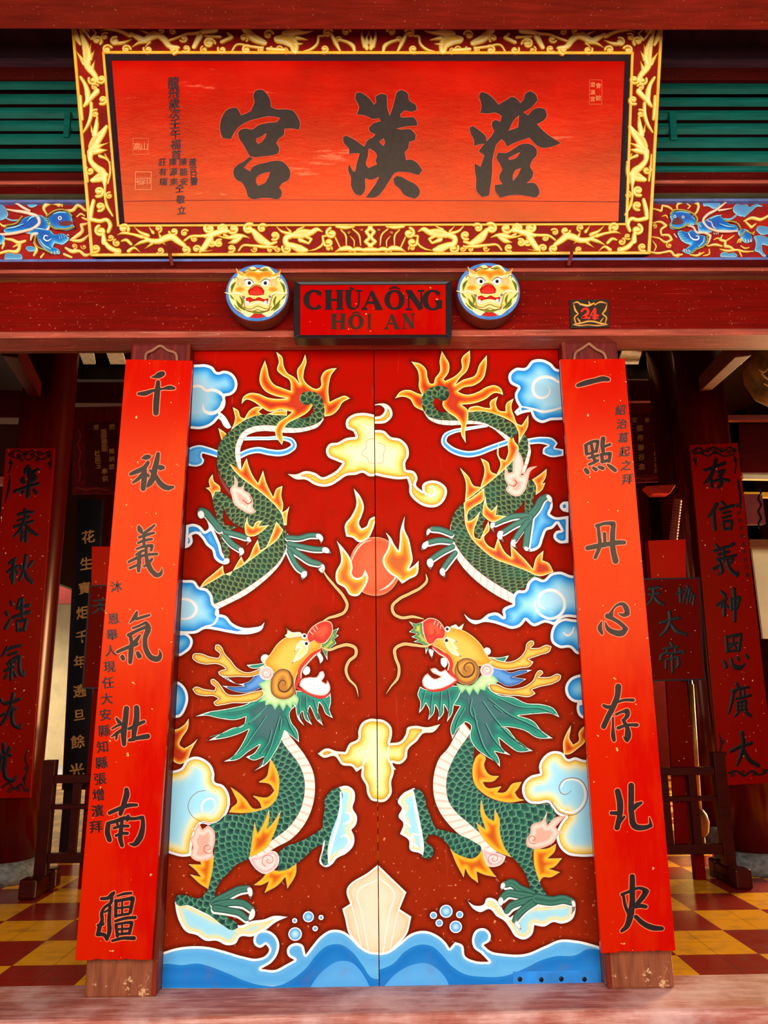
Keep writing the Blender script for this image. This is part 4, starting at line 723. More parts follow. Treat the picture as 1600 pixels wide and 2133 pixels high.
ds('belly', dr, 'belly', 6, 'F', '672,-120 640,-70 590,0 540,90 510,170 500,270 520,370 570,440 650,510 740,590 800,650 860,712', '615,-190 560,-95 505,0 452,60 418,150 406,250 420,360 460,450 530,540 620,620 700,680 800,730')
dp('dorsal_flame', dr, 'fin', 5.6, 'F', '735,30 772,60 762,110 802,180 865,188 830,222 752,230 772,262 882,260 852,302 900,302 960,240 1022,228 1000,272 975,302 1000,340 1042,355 940,372 850,357 760,312 700,252 680,180 690,90 710,50', step=3)
dp('elbow_fin', dr, 'fin', 6.2, 'F', '525,690 600,740 690,757 740,688 772,770 802,830 848,890 760,872 710,850 720,930 660,882 630,830 620,893 570,800', step=3)
dp('arm', dr, 'scales_lower', 6.4, 'F', '740,680 700,650 600,600 500,570 430,550 382,470 358,450 318,540 370,590 440,602 500,652 560,722 640,752 700,752 732,722', spine=zf('F', '720,710 560,630 340,520'), step=4)
dp('pink_knee', dr, 'pink_knee', 6.8, 'F', '745,680 800,710 850,720 912,745 890,792 840,817 790,812 765,770', step=3)
dl('swirl', dr, 'lip_red', 7.1, 'F', [(830+r*math.cos(a), 762+r*.9*math.sin(a), 3.5) for a, r in zip(np.linspace(2, 11, 18), np.linspace(44, 6, 18))], False)
dp('shoulder_flame', dr, 'fin', 6.6, 'F', '740,348 792,480 830,502 835,418 867,480 872,580 902,680 952,752 850,712 780,652 740,602 705,508 772,560 735,430', halo=False, step=3)
cl = dp('painted_cloud', RL, 'cloud_cyan', 6, 'F', '275,270 190,318 163,370 190,410 168,470 200,512 178,590 238,632 250,702 310,722 370,762 360,650 330,450 300,300', step=4)
dl('swirl', cl, 'ribbon_blue', 6.3, 'F', '300,680,12 255,640,20 270,590,18 310,600,8', False)
dl('swirl', cl, 'ribbon_blue', 6.3, 'F', '250,540,10 205,480,16 210,430,14', False)
dp('paw', dr, 'scales_lower', 6.6, 'F', '270,280 310,283 347,330 362,400 392,480 372,600 362,650 400,680 407,732 380,767 328,747 338,700 328,600 308,500 288,420 278,340', spine=zf('F', '300,280 330,450 360,620 370,760'), step=3)
dl('paw_underside', dr, 'white_paint', 6.9, 'F', '268,300,14 285,400,22 305,500,22 325,600,20 335,690,18 335,735,8', False)
dp('pink_flame', dr, 'pink_flame', 6.6, 'F', '1200,433 1160,500 1090,530 1080,590 1055,630 1060,672 1110,692 1180,682 1240,652 1282,592 1345,570 1280,568 1258,540 1335,458 1250,480 1200,530 1192,500', step=3)
dl('swirl', dr, 'lip_red', 6.9, 'F', [(1100+r*math.cos(a), 625+r*math.sin(a), 4) for a, r in zip(np.linspace(1, 8, 14), np.linspace(36, 8, 14))], False)
dp('leg_fin', dr, 'fin', 6, 'F', '1105,690 1200,690 1262,658 1252,710 1202,760 1303,758 1242,822 1210,832 1288,855 1220,892 1170,892 1145,925 1108,800', step=3)
dp('painted_cloud', RL, 'cloud_cyan', 5.6, 'F', '648,1058 700,1088 760,1078 780,1037 830,1040 872,1082 900,1130 940,1170 1000,1130 1080,1090 1180,1080 1280,1068 1392,1050 1397,1100 1372,1182 1300,1212 1240,1202 1180,1232 1110,1222 1092,1290 1040,1322 980,1302 938,1240 900,1192 850,1162 800,1112 730,1132 690,1112', step=4)
toe(dr, 6.6, 'F', '1090,1005,50 1010,970,48 940,930,46 915,940,40', '905,915 880,935 875,985 905,960', (0, 14))
toe(dr, 6.6, 'F', '1095,1030,48 1000,1012,46 920,1005,44 885,1035,38', '880,1020 858,1050 875,1100 898,1060', (6, 13))
toe(dr, 6.6, 'F', '1100,1045,44 1010,1065,42 940,1095,42 918,1125,34', None, (8, 12))
toe(dr, 6.6, 'F', '1110,1060,46 1045,1105,44 995,1155,44 975,1190,34', '985,1180 970,1215 1000,1245 1020,1255 1008,1210', (8, 10))
toe(dr, 6.6, 'F', '1130,1040,60 1230,1055,56 1320,1045,52 1365,1060,46', '1360,1040 1390,1055 1392,1110 1368,1150 1372,1090', (0, 10))
rk = dp('painted_rock', RL, 'rock_cream', 2, 'F', '-20,760 100,878 222,995 175,1112 257,1165 222,1290 150,1370 100,1425 -20,1440')
for s in ('25,888,9 138,1012,9 110,1120,9 85,1250,9 60,1410,9', '215,1000,6 165,1130,8 135,1260,8 110,1390,8'): dl('rock_edge', rk, 'white_paint', 2.4, 'F', s, False)
wv = dp('painted_wave', RL, 'wave_light', 3, 'F', '-20,1422 100,1400 180,1340 260,1280 350,1263 430,1290 500,1350 522,1385 560,1340 610,1360 632,1440 700,1472 795,1478 740,1420 690,1380 678,1320 710,1255 770,1248 807,1290 802,1330 757,1362 800,1400 900,1422 1050,1422 1180,1370 1290,1325 1400,1330 1590,1378 1590,1662 -20,1662', step=6)
dp('deep_water', wv, 'wave_deep', 3.5, 'F', '-20,1550 130,1490 220,1400 320,1358 400,1370 470,1430 530,1500 620,1560 760,1582 900,1577 1050,1520 1150,1470 1250,1440 1400,1430 1480,1390 1590,1400 1590,1661 -20,1661', halo=False, step=6)
dp('wave_swell', wv, 'wave_mid', 3.8, 'F', '55,1661 150,1560 260,1500 360,1488 440,1530 500,1600 525,1661', halo=False, step=6)
for x, y, r in ((498, 1127, 45), (410, 1155, 25), (592, 1150, 25), (450, 1208, 26), (565, 1235, 43)): circle('painted_bubble', RL, 'bubble_blue', 3, 'F', x, y, r)
cl = dp('painted_cloud', RL, 'cloud_yellow', 1, 'D', '-20,1105 70,1115 120,1160 127,1220 112,1280 190,1265 228,1210 238,1170 290,1155 380,1165 477,1143 430,1197 350,1212 312,1260 242,1330 232,1390 180,1432 130,1422 142,1480 122,1560 122,1650 80,1700 -20,1700')
dl('swirl', cl, 'white_paint', 1.5, 'D', '110,1290,6 95,1370,14 120,1430,14 150,1470,8', False)
CLAMP = None
# metal plates screwed to the foot of the right leaf
pl_ = DOOR; q = DOOR.hit(zf('F', '962,1545 1555,1536 1558,1630 962,1638'))
b = MB(); b.hexa([p+np.array((0, -.003, 0)) for p in q[[3, 2, 1, 0]]], (0, .0015, 0))
pt = b.build('foot_plate', plain('blue_painted_metal', (28, 124, 206), .5, .4, .15, 8), RL, bevel=.0008)
for x, y in ((1010, 1597), (1158, 1600), (1297, 1595), (1457, 1597)):
    c = DOOR.hit(zf('F', [(x, y)]))[0]; b = MB(); b.lathe([(.011, 0), (.011, .003), (.006, .006)], c+np.array((0, -.003, 0)), 12, axis=(0, -1, 0), e1=(1, 0, 0)); b.build('rivet', M['black'], pt)
# painted dark haloes round the motifs belong to the door's own paint
for lf, key in ((LL, 'L'), (RL, 'R')):
    me = lf.data; co = np.empty(len(me.vertices)*3); me.vertices.foreach_get('co', co); P = project(co.reshape(-1, 3)+ORG[lf.name]); h = np.zeros(len(P)); W = 11.
    for L in HALO[key]:
        lo, hi = L.min(0)-W, L.max(0)+W; m = np.where(((P > lo) & (P < hi)).all(1))[0]
        if len(m):
            Q = L[::2] if len(L) > 40 else L
            d = segdist(P[m], Q, np.roll(Q, -1, 0)); h[m] = np.maximum(h[m], np.clip(1-d/W, 0, 1)**1.1)
    at = me.attributes.new('halo', 'FLOAT', 'POINT'); at.data.foreach_set('value', h.astype(np.float32))

# ---------------------------------------------------------------- posts and the pair of couplet boards
b = MB(); b.box((-1.385, -.1, 0), (-1.045, .1, 3.39)); lp = b.build('door_post', M['post'], origin=(-1.21, 0, 0), bevel=.012)
tag(lp, 'square dark red timber post left of the painted doors, worn at its foot', 'post', 'door posts')
b = MB(); b.box((1.107, -.1, 0), (1.43, .1, 3.39)); rp = b.build('door_post', M['post'], origin=(1.27, 0, 0), bevel=.012)
tag(rp, 'square dark red timber post right of the painted doors, worn at its foot', 'post', 'door posts')
for pst, x in ((lp, -1.052), (rp, 1.114)):
    b = MB(); b.box((x-.012, -.112, .01), (x+.012, -.099, 3.37)); b.build('bead', wood('jamb_bead', (118, 40, 26), (186, 120, 96), amt=.6, stretch=(6, 6, .6)), pst, bevel=.004)
BD = Plane((0, -.150, .19), (0, -2.98, -.16))
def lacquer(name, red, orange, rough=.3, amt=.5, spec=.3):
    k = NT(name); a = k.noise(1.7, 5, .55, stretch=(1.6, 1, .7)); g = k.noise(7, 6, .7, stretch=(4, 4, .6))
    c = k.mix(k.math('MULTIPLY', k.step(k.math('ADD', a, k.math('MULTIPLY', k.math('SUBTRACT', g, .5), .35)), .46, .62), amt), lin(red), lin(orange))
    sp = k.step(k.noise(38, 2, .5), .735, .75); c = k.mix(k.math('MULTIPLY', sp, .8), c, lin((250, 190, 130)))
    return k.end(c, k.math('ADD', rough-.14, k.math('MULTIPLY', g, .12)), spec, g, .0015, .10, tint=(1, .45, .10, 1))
M['couplet'] = lacquer('couplet_lacquer', (192, 3, 1), (206, 40, 2), .3, .45)  # orange blotches imitate a warm reflection in the base colour
M['ink'] = plain('engraved_ink', (34, 27, 32), .36, .25, .14, 40)
M['ink'].node_tree.nodes['Principled BSDF'].inputs['Specular Tint'].default_value = (1, .72, .42, 1)
M['ink_rim'] = plain('carved_rim', (236, 112, 70), .45, .4, .1, 40)
M['board_edge'] = plain('pale_board_edge', (206, 96, 50), .5, .3, .15, 20)
FR.update({'L1': (190, 740, 6.6667), 'L2': (190, 1060, 6.2745), 'L3': (170, 1400, 5.9259), 'L4': (150, 1740, 5.9259), 'R1': (1150, 740, 6.6667), 'R2': (1170, 1060, 6.2745), 'R3': (1190, 1400, 5.9259), 'R4': (1210, 1740, 5.9259)})
def board(corners, label, rope):
    q = BD.hit(zf('P', corners)); t = .03
    # outline with a splintered lower edge
    A, Bp = q[3], q[2]; low = []
    for i, u in enumerate(np.linspace(0, 1, 24)):
        p = A+(Bp-A)*u; p = p+np.array((0, 0, RNG.uniform(0, .006) if 5 < i < 19 else 0)); low.append(p)
    front = np.array([q[0]] + low + [q[1]]); n = len(front); V = np.vstack([front, front-BD.n*t])
    Fc = [tuple(range(n)), tuple(range(2*n-1, n-1, -1))] + [(i, i+n, (i+1) % n+n, (i+1) % n) for i in range(n)]
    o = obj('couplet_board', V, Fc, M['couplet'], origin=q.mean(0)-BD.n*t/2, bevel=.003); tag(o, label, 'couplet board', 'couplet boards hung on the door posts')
    b = MB(); S = Y(-.112).hit(smooth(np.array(rope, float), False, 2.)); b.tube(S, .0085, 8); b.build('hanging_cord', plain('old_cord', (150, 96, 70), .8, .2), o, smooth=True)
    return o
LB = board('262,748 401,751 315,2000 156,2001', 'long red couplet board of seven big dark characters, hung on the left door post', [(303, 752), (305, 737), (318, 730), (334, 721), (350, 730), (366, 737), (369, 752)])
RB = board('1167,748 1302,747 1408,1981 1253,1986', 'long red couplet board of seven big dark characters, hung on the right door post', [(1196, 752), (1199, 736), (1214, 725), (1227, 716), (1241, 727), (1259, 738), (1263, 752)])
def glyph(par, spec, pl=BD, grow=0, ink='ink', rim='ink_rim', name='character', lay=2):
    P = [zf(fr, s) for fr, ss in spec for s in ss]
    o = strokes(name, par, pl, M[ink], lay+1.2, P, grow=grow-.3)
    if rim: strokes('carved_edge', o, pl, M[rim], lay, P, grow=grow+1.4)
    return o
for ss in (
  [('L1', ('830,305,10 880,300,46 950,275,90 990,258,80', '660,535,46 740,532,70 860,492,48 1000,465,36 1100,452,66 1150,458,46', '930,375,62 920,500,84 905,650,90 900,800,84'))],
  [('L1', ('700,1435,14 755,1420,76 800,1410,66', '790,1490,56 740,1560,70 620,1620,68 550,1650,52', '748,1560,50 740,1680,78 722,1850,78', '720,1640,50 650,1720,58 580,1770,34', '760,1640,40 795,1675,46', '930,1370,58 910,1480,78 880,1600,86 860,1700,88 800,1800,66 780,1825,36', '820,1600,40 860,1645,40', '965,1560,86 995,1560,64', '900,1680,60 960,1780,80 1060,1842,80 1135,1832,46'))],
  [('L2', ('625,235,46 640,275,76 660,310,46', '830,212,30 760,270,46 700,310,40', '625,372,36 720,342,46 820,312,38', '615,445,36 700,412,42 795,395,38', '690,325,42 690,490,46', '590,525,30 690,490,42 800,478,48 785,540,40', '590,600,36 650,560,42 720,535,30', '490,695,38 600,640,46 720,602,42 860,590,42', '640,570,42 625,700,62 620,810,50', '505,775,38 600,732,38 650,700,28', '720,500,46 720,600,48 745,720,72 800,820,68 870,866,66 910,845,52 925,775,12', '795,655,42 760,700,46 690,755,30'))],
  [('L2', ('598,1350,38 578,1400,60 505,1490,20', '590,1440,42 680,1412,42 760,1388,38', '545,1560,34 640,1522,36 720,1482,42 745,1540,70 705,1700,66 722,1850,72 800,1950,76 880,1955,74 905,1905,50 890,1840,10', '490,1650,54 600,1592,46 715,1545,50', '510,1650,54 525,1720,54', '635,1655,38 590,1720,56 525,1790,46', '345,1868,46 450,1822,52 595,1765,58', '530,1720,46 520,1880,72 510,2005,56', '408,1935,62 420,1960,54', '610,1885,56 630,1925,70'))],
  [('L3', ('555,450,72 540,600,76 520,760,76 525,890,56', '430,568,30 460,612,52 495,642,38', '378,700,26 440,662,34 520,640,30', '372,798,24 450,745,46 530,690,38', '440,745,38 428,825,32', '680,440,70 680,560,76 655,700,74 640,830,56', '585,700,42 680,652,50 770,612,46', '590,840,44 700,812,56 815,792,70'))],
  [('L3', ('555,1450,60 558,1500,76 530,1600,70 480,1750,56', '345,1738,52 450,1692,54 600,1642,54 680,1640,42', '330,1870,62 320,1980,70 345,2070,66', '320,1868,46 430,1838,54 540,1802,56 640,1810,46 755,1790,50 755,1920,64 710,2060,80 650,2125,60 585,2118,14', '500,1840,46 490,1920,56 480,2060,62 500,2140,52', '400,1925,38 480,1902,40 575,1900,44', '425,2018,40 500,1990,42 565,1990,46', '440,1865,36 450,1900,36', '575,1775,46 565,1830,40'))],
  [('L4', ('365,782,44 450,770,50 500,725,56 520,705,38', '560,748,28 640,722,38 730,712,38', '490,725,46 480,830,46 400,892,38 370,950,46 372,1050,52 342,1130,58 322,1220,56', '325,1110,46 380,1092,54', '315,1222,52 400,1230,52 430,1288,38', '470,880,46 460,1050,56 460,1200,56 432,1285,40', '400,948,28 470,910,36', '545,805,46 540,1000,46', '540,812,46 650,792,46 755,772,56 720,950,50', '550,900,34 720,880,34', '620,820,30 620,980,30', '550,990,38 700,968,38', '535,1058,38 660,1022,42 780,1012,46', '545,1110,46 560,1240,46', '540,1100,38 650,1080,38 742,1072,46 710,1210,46', '560,1160,34 720,1148,34', '620,1090,30 620,1220,30', '560,1222,38 700,1208,38', '500,1300,38 620,1270,46 765,1268,56'))]):
    glyph(LB, ss)
for ss in (
  [('R1', ('360,420,58 450,390,78 600,352,72 720,328,78 780,338,60',))],
  [('R1', ('470,1265,56 480,1370,56', '462,1252,46 560,1202,46 640,1190,46 615,1330,54', '485,1378,36 620,1330,46', '545,1235,50 565,1330,50', '505,1428,38 640,1390,42', '560,1380,46 590,1450,54', '515,1518,42 600,1480,46 640,1460,38', '470,1592,64 495,1628,62', '575,1565,46 608,1588,56', '655,1552,50 705,1570,58', '775,1522,38 830,1562,62 875,1598,58', '710,1160,72 700,1250,66 710,1340,56', '720,1270,42 805,1238,46', '690,1382,56 700,1480,56', '680,1380,46 810,1362,56 790,1470,56', '690,1482,46 790,1460,56'))],
  [('R2', ('455,222,48 560,192,48 680,188,62 665,350,74 670,520,76 705,680,84', '475,222,48 490,350,52 498,480,56 440,635,52', '560,325,50 565,430,46', '340,512,66 450,490,70 600,462,66 750,440,64 815,440,58'))],
  [('R2', ('525,1465,14 500,1560,66 528,1630,40', '570,1475,14 600,1560,56 680,1612,74 790,1620,86 845,1570,60 760,1492,56 680,1440,56 600,1400,76', '640,1390,76 660,1335,40 720,1262,36 800,1245,56 845,1300,74 862,1370,68 810,1388,54 752,1370,22'))],
  [('R3', ('580,180,80 570,290,74 520,420,74 440,580,70 400,670,70', '400,412,42 450,432,50 500,420,36', '560,370,36 660,345,40 765,345,46', '515,565,30 515,680,36 520,800,58 528,840,48', '555,522,36 620,492,38 690,475,66 695,525,64 640,600,36', '640,592,46 688,680,56 698,800,82 688,850,48 645,800,18', '580,690,46 680,655,42 810,652,50'))],
  [('R3', ('572,1470,74 600,1600,84 600,1760,74 565,1920,70', '495,1740,50 560,1740,54', '655,1785,34 600,1850,46', '740,1400,76 740,1550,76 745,1750,76 790,1905,80 900,1918,66 985,1895,50 965,1795,18', '865,1612,38 800,1650,64 780,1690,36'))],
  [('R4', ('635,510,70 635,650,76 632,850,76 608,1000,84 560,1130,66 505,1180,46', '505,730,42 600,692,42 740,652,46 810,690,76 750,780,70 690,850,56', '525,745,40 552,880,46 590,970,46', '660,880,56 740,870,56 800,880,54', '680,1005,56 760,1080,66 880,1138,74 1000,1150,56'))]):
    glyph(RB, ss)
# ---------------------------------------------------------------- lettering set from type
GLY = {}
def glyph2d(ch):
    if ch not in GLY:
        c = bpy.data.curves.new('g', 'FONT'); c.body = ch; c.resolution_u = 3; o = bpy.data.objects.new('g', c); COL.objects.link(o)
        dg = bpy.context.evaluated_depsgraph_get(); me = bpy.data.meshes.new_from_object(o.evaluated_get(dg)); me.calc_loop_triangles()
        V = np.array([v.co[:2] for v in me.vertices]); T = np.array([t.vertices[:] for t in me.loop_triangles])
        bpy.data.objects.remove(o); bpy.data.curves.remove(c); bpy.data.meshes.remove(me); GLY[ch] = (V, T)
    return GLY[ch]
def typeset(name, par, pl, mat, layer, items, rim=None, slope=.10, lean=0., h=1.0):
    """items: (character, x, y, size) in photo pixels; brush-like slope; lean follows the board's own tilt in the view; one part per character"""
    for ch, x, y, s in items:
        g, t = glyph2d(ch); c = (g.max(0)+g.min(0))/2 if ord(ch) < 0x3000 else np.array((.5, .38)); q = (g-c); q = np.column_stack([q[:, 0]-lean*q[:, 1]*h, q[:, 1]*h+slope*q[:, 0]])
        P = np.column_stack([x+q[:, 0]*s, y-q[:, 1]*s]); e = s*.022; n = len(P); t = orient(P, t)
        P = np.vstack([P+np.array(d)*e for d in ((-1, -.6), (1, -.6), (-1, .6), (1, .6))]); emit('character', par, pl, P, np.vstack([t+n*i for i in range(4)]), mat, layer, z=np.repeat(np.arange(4)*2e-5, n))
def column(chars, x0, y0, x1, y1, s0, s1=None):
    n = len(chars); s1 = s1 or s0
    return [(c, x0+(x1-x0)*i/max(1, n-1), y0+(y1-y0)*i/max(1, n-1), s0+(s1-s0)*i/max(1, n-1)) for i, c in enumerate(chars) if c != ' ']
typeset('lettering', LB, BD, plain('dark_brush_ink', (26, 10, 10), .4), 3, column('沐 恩舉人現任大安縣知縣張增濱拜', 242, 1222, 200, 1722, 24, 27), lean=.08)
typeset('lettering', RB, BD, plain('dark_brush_ink', (26, 10, 10), .4), 3, column('紹治葛起之拜', 1293, 854, 1307, 998, 23), lean=-.08)

# ---------------------------------------------------------------- the big name plaque in its carved gilt frame
ptop = hy(785, 66, -.6); pbot = hy(785, 533, -.15); pd = ptop-pbot
PQ = Plane(pbot, (0, -pd[2], pd[1])); PN = PQ.n
OUT = zf('P', '151.5,50 1378,50 1351.5,532 192,536.5'); GO = zf('P', '216,111 1317,112 1305,472 247,475'); GI = zf('P', '222,117 1311,118 1299,467 252,470'); PI_ = zf('P', '232,126 1302,127 1289,461 259,463.5')
pq = empty('name_plaque', PQ.hit(OUT).mean(0), 'huge red name plaque with three dark characters in a carved gilt frame', 'plaque')
def ring(a, c, ha, hc, back):
    """four mitred bars between px loops a (outer, height ha) and c (inner, height hc) over the plaque plane"""
    A, C_ = PQ.hit(a), PQ.hit(c); b = MB()
    for i in range(4):
        j = (i+1) % 4; f = [A[i]+PN*ha, C_[i]+PN*hc, C_[j]+PN*hc, A[j]+PN*ha]; bk = [A[i]-PN*back, C_[i]-PN*back, C_[j]-PN*back, A[j]-PN*back]
        b.add(f+bk, [(0, 1, 2, 3), (7, 6, 5, 4), (0, 4, 5, 1), (1, 5, 6, 2), (2, 6, 7, 3), (3, 7, 4, 0)])
    return b
def inset(P, px):
    c = P.mean(0); s = (np.abs(P-c)-px)/np.abs(P-c); return c+(P-c)*s
def plaquemat():
    k = NT('plaque_lacquer'); a = k.noise(2.2, 6, .6, stretch=(.7, 1, 1.4)); cr = k.noise(16, 8, .75, stretch=(.55, 1, 1.5)); fl = k.noise(5, 7, .7, stretch=(.3, 1, 2.2))
    c = k.ramp(a, [(.34, (160, 2, 1)), (.55, (190, 6, 2)), (.72, (206, 20, 6))])
    c = k.mix(k.math('MULTIPLY', k.step(fl, .64, .70), .6), c, lin((236, 110, 80)))
    return k.end(c, k.math('ADD', .07, k.math('MULTIPLY', cr, .12)), .5, cr, .004, .3, tint=(1, .5, .14, 1))
b = MB(); q = PQ.hit(inset(GI, 1)); b.hexa([p-PN*.004 for p in q[[0, 3, 2, 1]]], -PN*.03); panel = b.build('panel', plaquemat(), pq)
# dark red line at the joint between the two planks
strokes('plank_joint', panel, PQ, plain('joint_dark', (110, 10, 6), .6), -10.5, [parse('258,419,1.4 420,417,1.6 560,416,1.2 780,417,1.5 1000,418,1.4 1291,420,1.6')])
M['frame_red'] = plain('frame_ground_red', (128, 14, 6), .55, .08, .15, 9); M['gilt'] = plain('gilt_edge', (236, 172, 26), .35, .5, .08, 14)
ring(OUT, GO, .022, .022, .03).build('frame', M['frame_red'], pq)
ring(OUT, inset(OUT, 6.5), .034, .034, 0).build('gilt_moulding', M['gilt'], pq, bevel=.004)
ring(GO, GI, .034, .034, 0).build('gilt_moulding', M['gilt'], pq, bevel=.004)
ring(GI, PI_, .026, .0, .02).build('black_moulding', plain('black_moulding_lacquer', (38, 30, 36), .3, .5), pq)
ramp_mat('gilt_carving', [(0, (104, 48, 8)), (.7, (150, 84, 10)), (1.6, (222, 148, 26)), (3.0, (248, 208, 96)), (5.5, (252, 228, 146)), (10, (240, 186, 60))], scale=12, wob=1.0, rough=.34, spec=.5, blot=.03)  # cream tops: highlights of the carving put into its colour, amber on the sides
CV = 66       # layers up to the frame's ground
FR.update({'G1': (150, 40, 5.3333), 'G2': (150, 300, 4.8485), 'G3': (430, 440, 4.3243), 'GT': (430, 40, 4.3243)})
XM = (PQ.hit(OUT)[0][0]+PQ.hit(OUT)[1][0])/2
def curl(fr, x, y, r, tail=0):
    """a cloud curl: a knob with a scroll running round it, in one line"""
    x0, y0, k = FR[fr]; X, Yy, r = x0+x/k, y0+y/k, r/k
    r *= 1.08; return [spiral(X, Yy, r*.15, r*.95, random.uniform(0, 360), 1.25, r*.5, r*.62, 18, .92), np.array([(X-r*.18, Yy, r*.7), (X+r*.18, Yy+.2, r*.75)])]
def carve(fr, lines, curls):
    P = [zf(fr, s) for s in lines]
    for c in curls: P += curl(fr, *c)
    for p in P: p[:, 2] *= 1.3
    for m in (None, XM): strokes('gilt_carving', pq, PQ, MATS['gilt_carving'], CV, P, relief=.013, mirror=m)
carve('G1', ['110,140,26 150,260,58 190,420,88 190,540,70 260,630,60 300,690,48', '60,370,8 130,470,40', '90,440,8 150,520,40', '230,290,8 212,400,44', '268,370,8 225,470,44', '272,480,8 245,570,44', '60,150,30 72,220,56 110,300,36', '110,60,20 160,150,40 230,250,20', '120,672,36 165,745,46 192,850,60 190,930,50 160,985,36', '295,825,60 230,900,50 180,970,36', '115,880,34 120,980,40 135,1130,36', '235,960,40 232,1080,44 200,1190,40 148,1275,26', '300,1110,28 290,1200,50 270,1300,60', '228,1190,12 245,1270,34', '400,1220,44 350,1290,70 280,1370,96 250,1430,90', '420,1390,10 360,1415,28 300,1440,60', '410,1470,12 340,1480,50 260,1480,80', '330,1540,40 400,1570,30 440,1610,24'],
      [(255, 705, 50), (345, 690, 50), (275, 780, 40), (360, 920, 52), (280, 1070, 46)])
carve('G2', ['200,100,60 205,180,50 260,250,60 322,300,70 342,370,60 350,450,30 350,560,26', '350,120,18 392,200,24 402,300,26 380,410,22', '230,380,50 300,350,80 350,330,60', '150,130,22 160,260,26 178,390,28', '235,590,40 210,700,46 205,770,40', '352,560,28 372,640,34 425,735,24', '215,775,44 300,790,42 370,780,42 402,830,42 385,895,38', '335,930,40 340,1000,56', '340,995,40 400,1060,50 480,1095,46', '520,990,24 560,980,34 610,1020,34', '470,930,8 520,912,28 620,922,30 720,950,40', '645,850,12 700,900,30 780,935,40', '790,850,12 832,905,36', '738,952,28 820,990,50 900,990,56 960,960,64 1020,950,64 1080,990,58 1145,1035,44', '880,895,8 905,945,32', '640,1040,14 700,1010,34 790,980,40', '752,1065,10 820,1020,32', '960,1030,8 900,985,30', '1150,985,26 1200,950,30 1320,940,34 1440,930,44 1545,885,52', '1405,965,66 1335,1070,56', '590,1090,40 640,1060,30 700,1100,12', '1550,930,30 1600,950,24'],
      [(200, 285, 44), (290, 495, 54), (395, 535, 36), (300, 645, 48), (310, 890, 56), (255, 1065, 44), (405, 955, 34), (470, 1010, 38), (540, 865, 50), (480, 1090, 36), (1040, 895, 44), (1150, 910, 38), (885, 868, 38), (1250, 970, 38), (1390, 870, 46), (1510, 868, 46), (1160, 1080, 48), (1270, 1072, 44), (1420, 1010, 34), (1492, 1012, 36), (905, 1088, 40)])
carve('G3', ['0,235,36 80,205,44 190,190,40', '105,230,14 200,250,28 280,235,48 350,235,28 392,250,12', '210,295,16 260,282,44 315,250,34', '430,190,46 490,260,68 560,300,48', '560,312,38 632,290,28', '300,362,22 332,322,24 420,320,28 520,330,34 640,332,20', '765,232,48 722,252,50 724,300,50 785,322,54 860,352,62 900,360,40', '770,232,40 830,215,70 900,208,70 950,200,50 1000,175,40 1048,195,14', '900,240,30 950,262,28 925,300,24 850,270,40', '638,150,14 680,190,26 765,215,34', '720,150,10 760,190,26', '890,145,14 830,180,32', '920,365,12 990,350,22 1052,300,26 1050,235,24 1092,232,22', '1165,250,20 1205,335,20', '1215,180,18 1252,220,22 1262,315,16', '1320,172,18 1372,220,22 1390,315,16', '1298,235,12 1332,280,18 1332,325,14', '1160,375,10 1220,350,40 1290,345,44 1340,372,20', '1290,372,16 1360,350,40 1430,365,26', '1420,372,16 1490,355,40 1560,360,30', '1482,160,36 1440,195,34 1468,245,34 1432,285,34 1482,322,36', '0,370,14 60,360,10', '1180,150,30 1260,158,34 1330,150,20'],
      [(40, 165, 42), (150, 165, 42), (250, 170, 46), (390, 170, 50), (510, 165, 42), (65, 297, 38), (125, 300, 38), (620, 230, 42), (230, 345, 38), (440, 350, 28), (580, 358, 30), (650, 352, 30), (730, 348, 42), (800, 238, 24), (1130, 210, 48), (1100, 290, 44), (1105, 345, 30), (1285, 205, 14), (1400, 175, 14)])
carve('G1', ['335,152,8 420,140,28 550,160,40 660,205,50', '680,190,46 740,222,60 820,258,68 900,212,78 970,202,70 1040,250,68 1095,322,58 1190,342,44', '780,150,16 850,180,32', '940,148,12 880,190,32', '680,335,12 760,290,34 845,278,40', '815,345,12 880,285,32', '480,290,46 580,290,40 675,250,14', '1100,260,30 1180,232,30 1280,192,34 1400,182,40 1500,162,60 1600,150,60', '1432,210,66 1370,330,52', '250,240,40 290,180,26 250,140,20'],
      [(385, 215, 42), (500, 272, 52), (300, 262, 54), (620, 360, 48), (860, 362, 48), (1140, 362, 52), (1280, 352, 46), (1480, 362, 40), (1555, 290, 46), (1255, 240, 44), (1140, 160, 40), (1000, 148, 38), (410, 362, 52), (160, 150, 40)])
carve('GT', ['0,172,22 130,180,30', '360,120,56 440,190,68 525,232,50', '150,225,36 240,182,36 205,150,28', '240,305,22 272,257,24 400,267,28 510,282,30', '655,200,70 720,200,90 790,250,80 800,300,60', '720,150,60 800,140,60 890,140,30 960,125,12', '820,190,40 910,205,14', '800,250,40 870,240,14', '870,312,16 950,290,28 1002,240,28 1012,172,24 1062,168,22', '1130,160,34 1170,240,38 1205,305,24', '1200,205,28 1280,232,32 1322,262,38 1335,305,30', '1400,120,10 1405,190,30 1430,260,46', '1468,130,10 1440,200,22 1445,280,40', '1483,190,24 1483,230,46', '560,290,34 700,300,34'],
      [(35, 237, 46), (345, 190, 38), (150, 295, 38), (565, 160, 42), (370, 296, 42), (500, 300, 32), (600, 300, 32), (660, 288, 32), (712, 302, 30), (750, 155, 28), (1095, 145, 42), (1065, 290, 38), (1260, 135, 38), (1190, 205, 28)])
FR.update({'Z1': (430, 160, 6.4), 'Z2': (690, 160, 6.4), 'Z3': (950, 160, 6.4)})
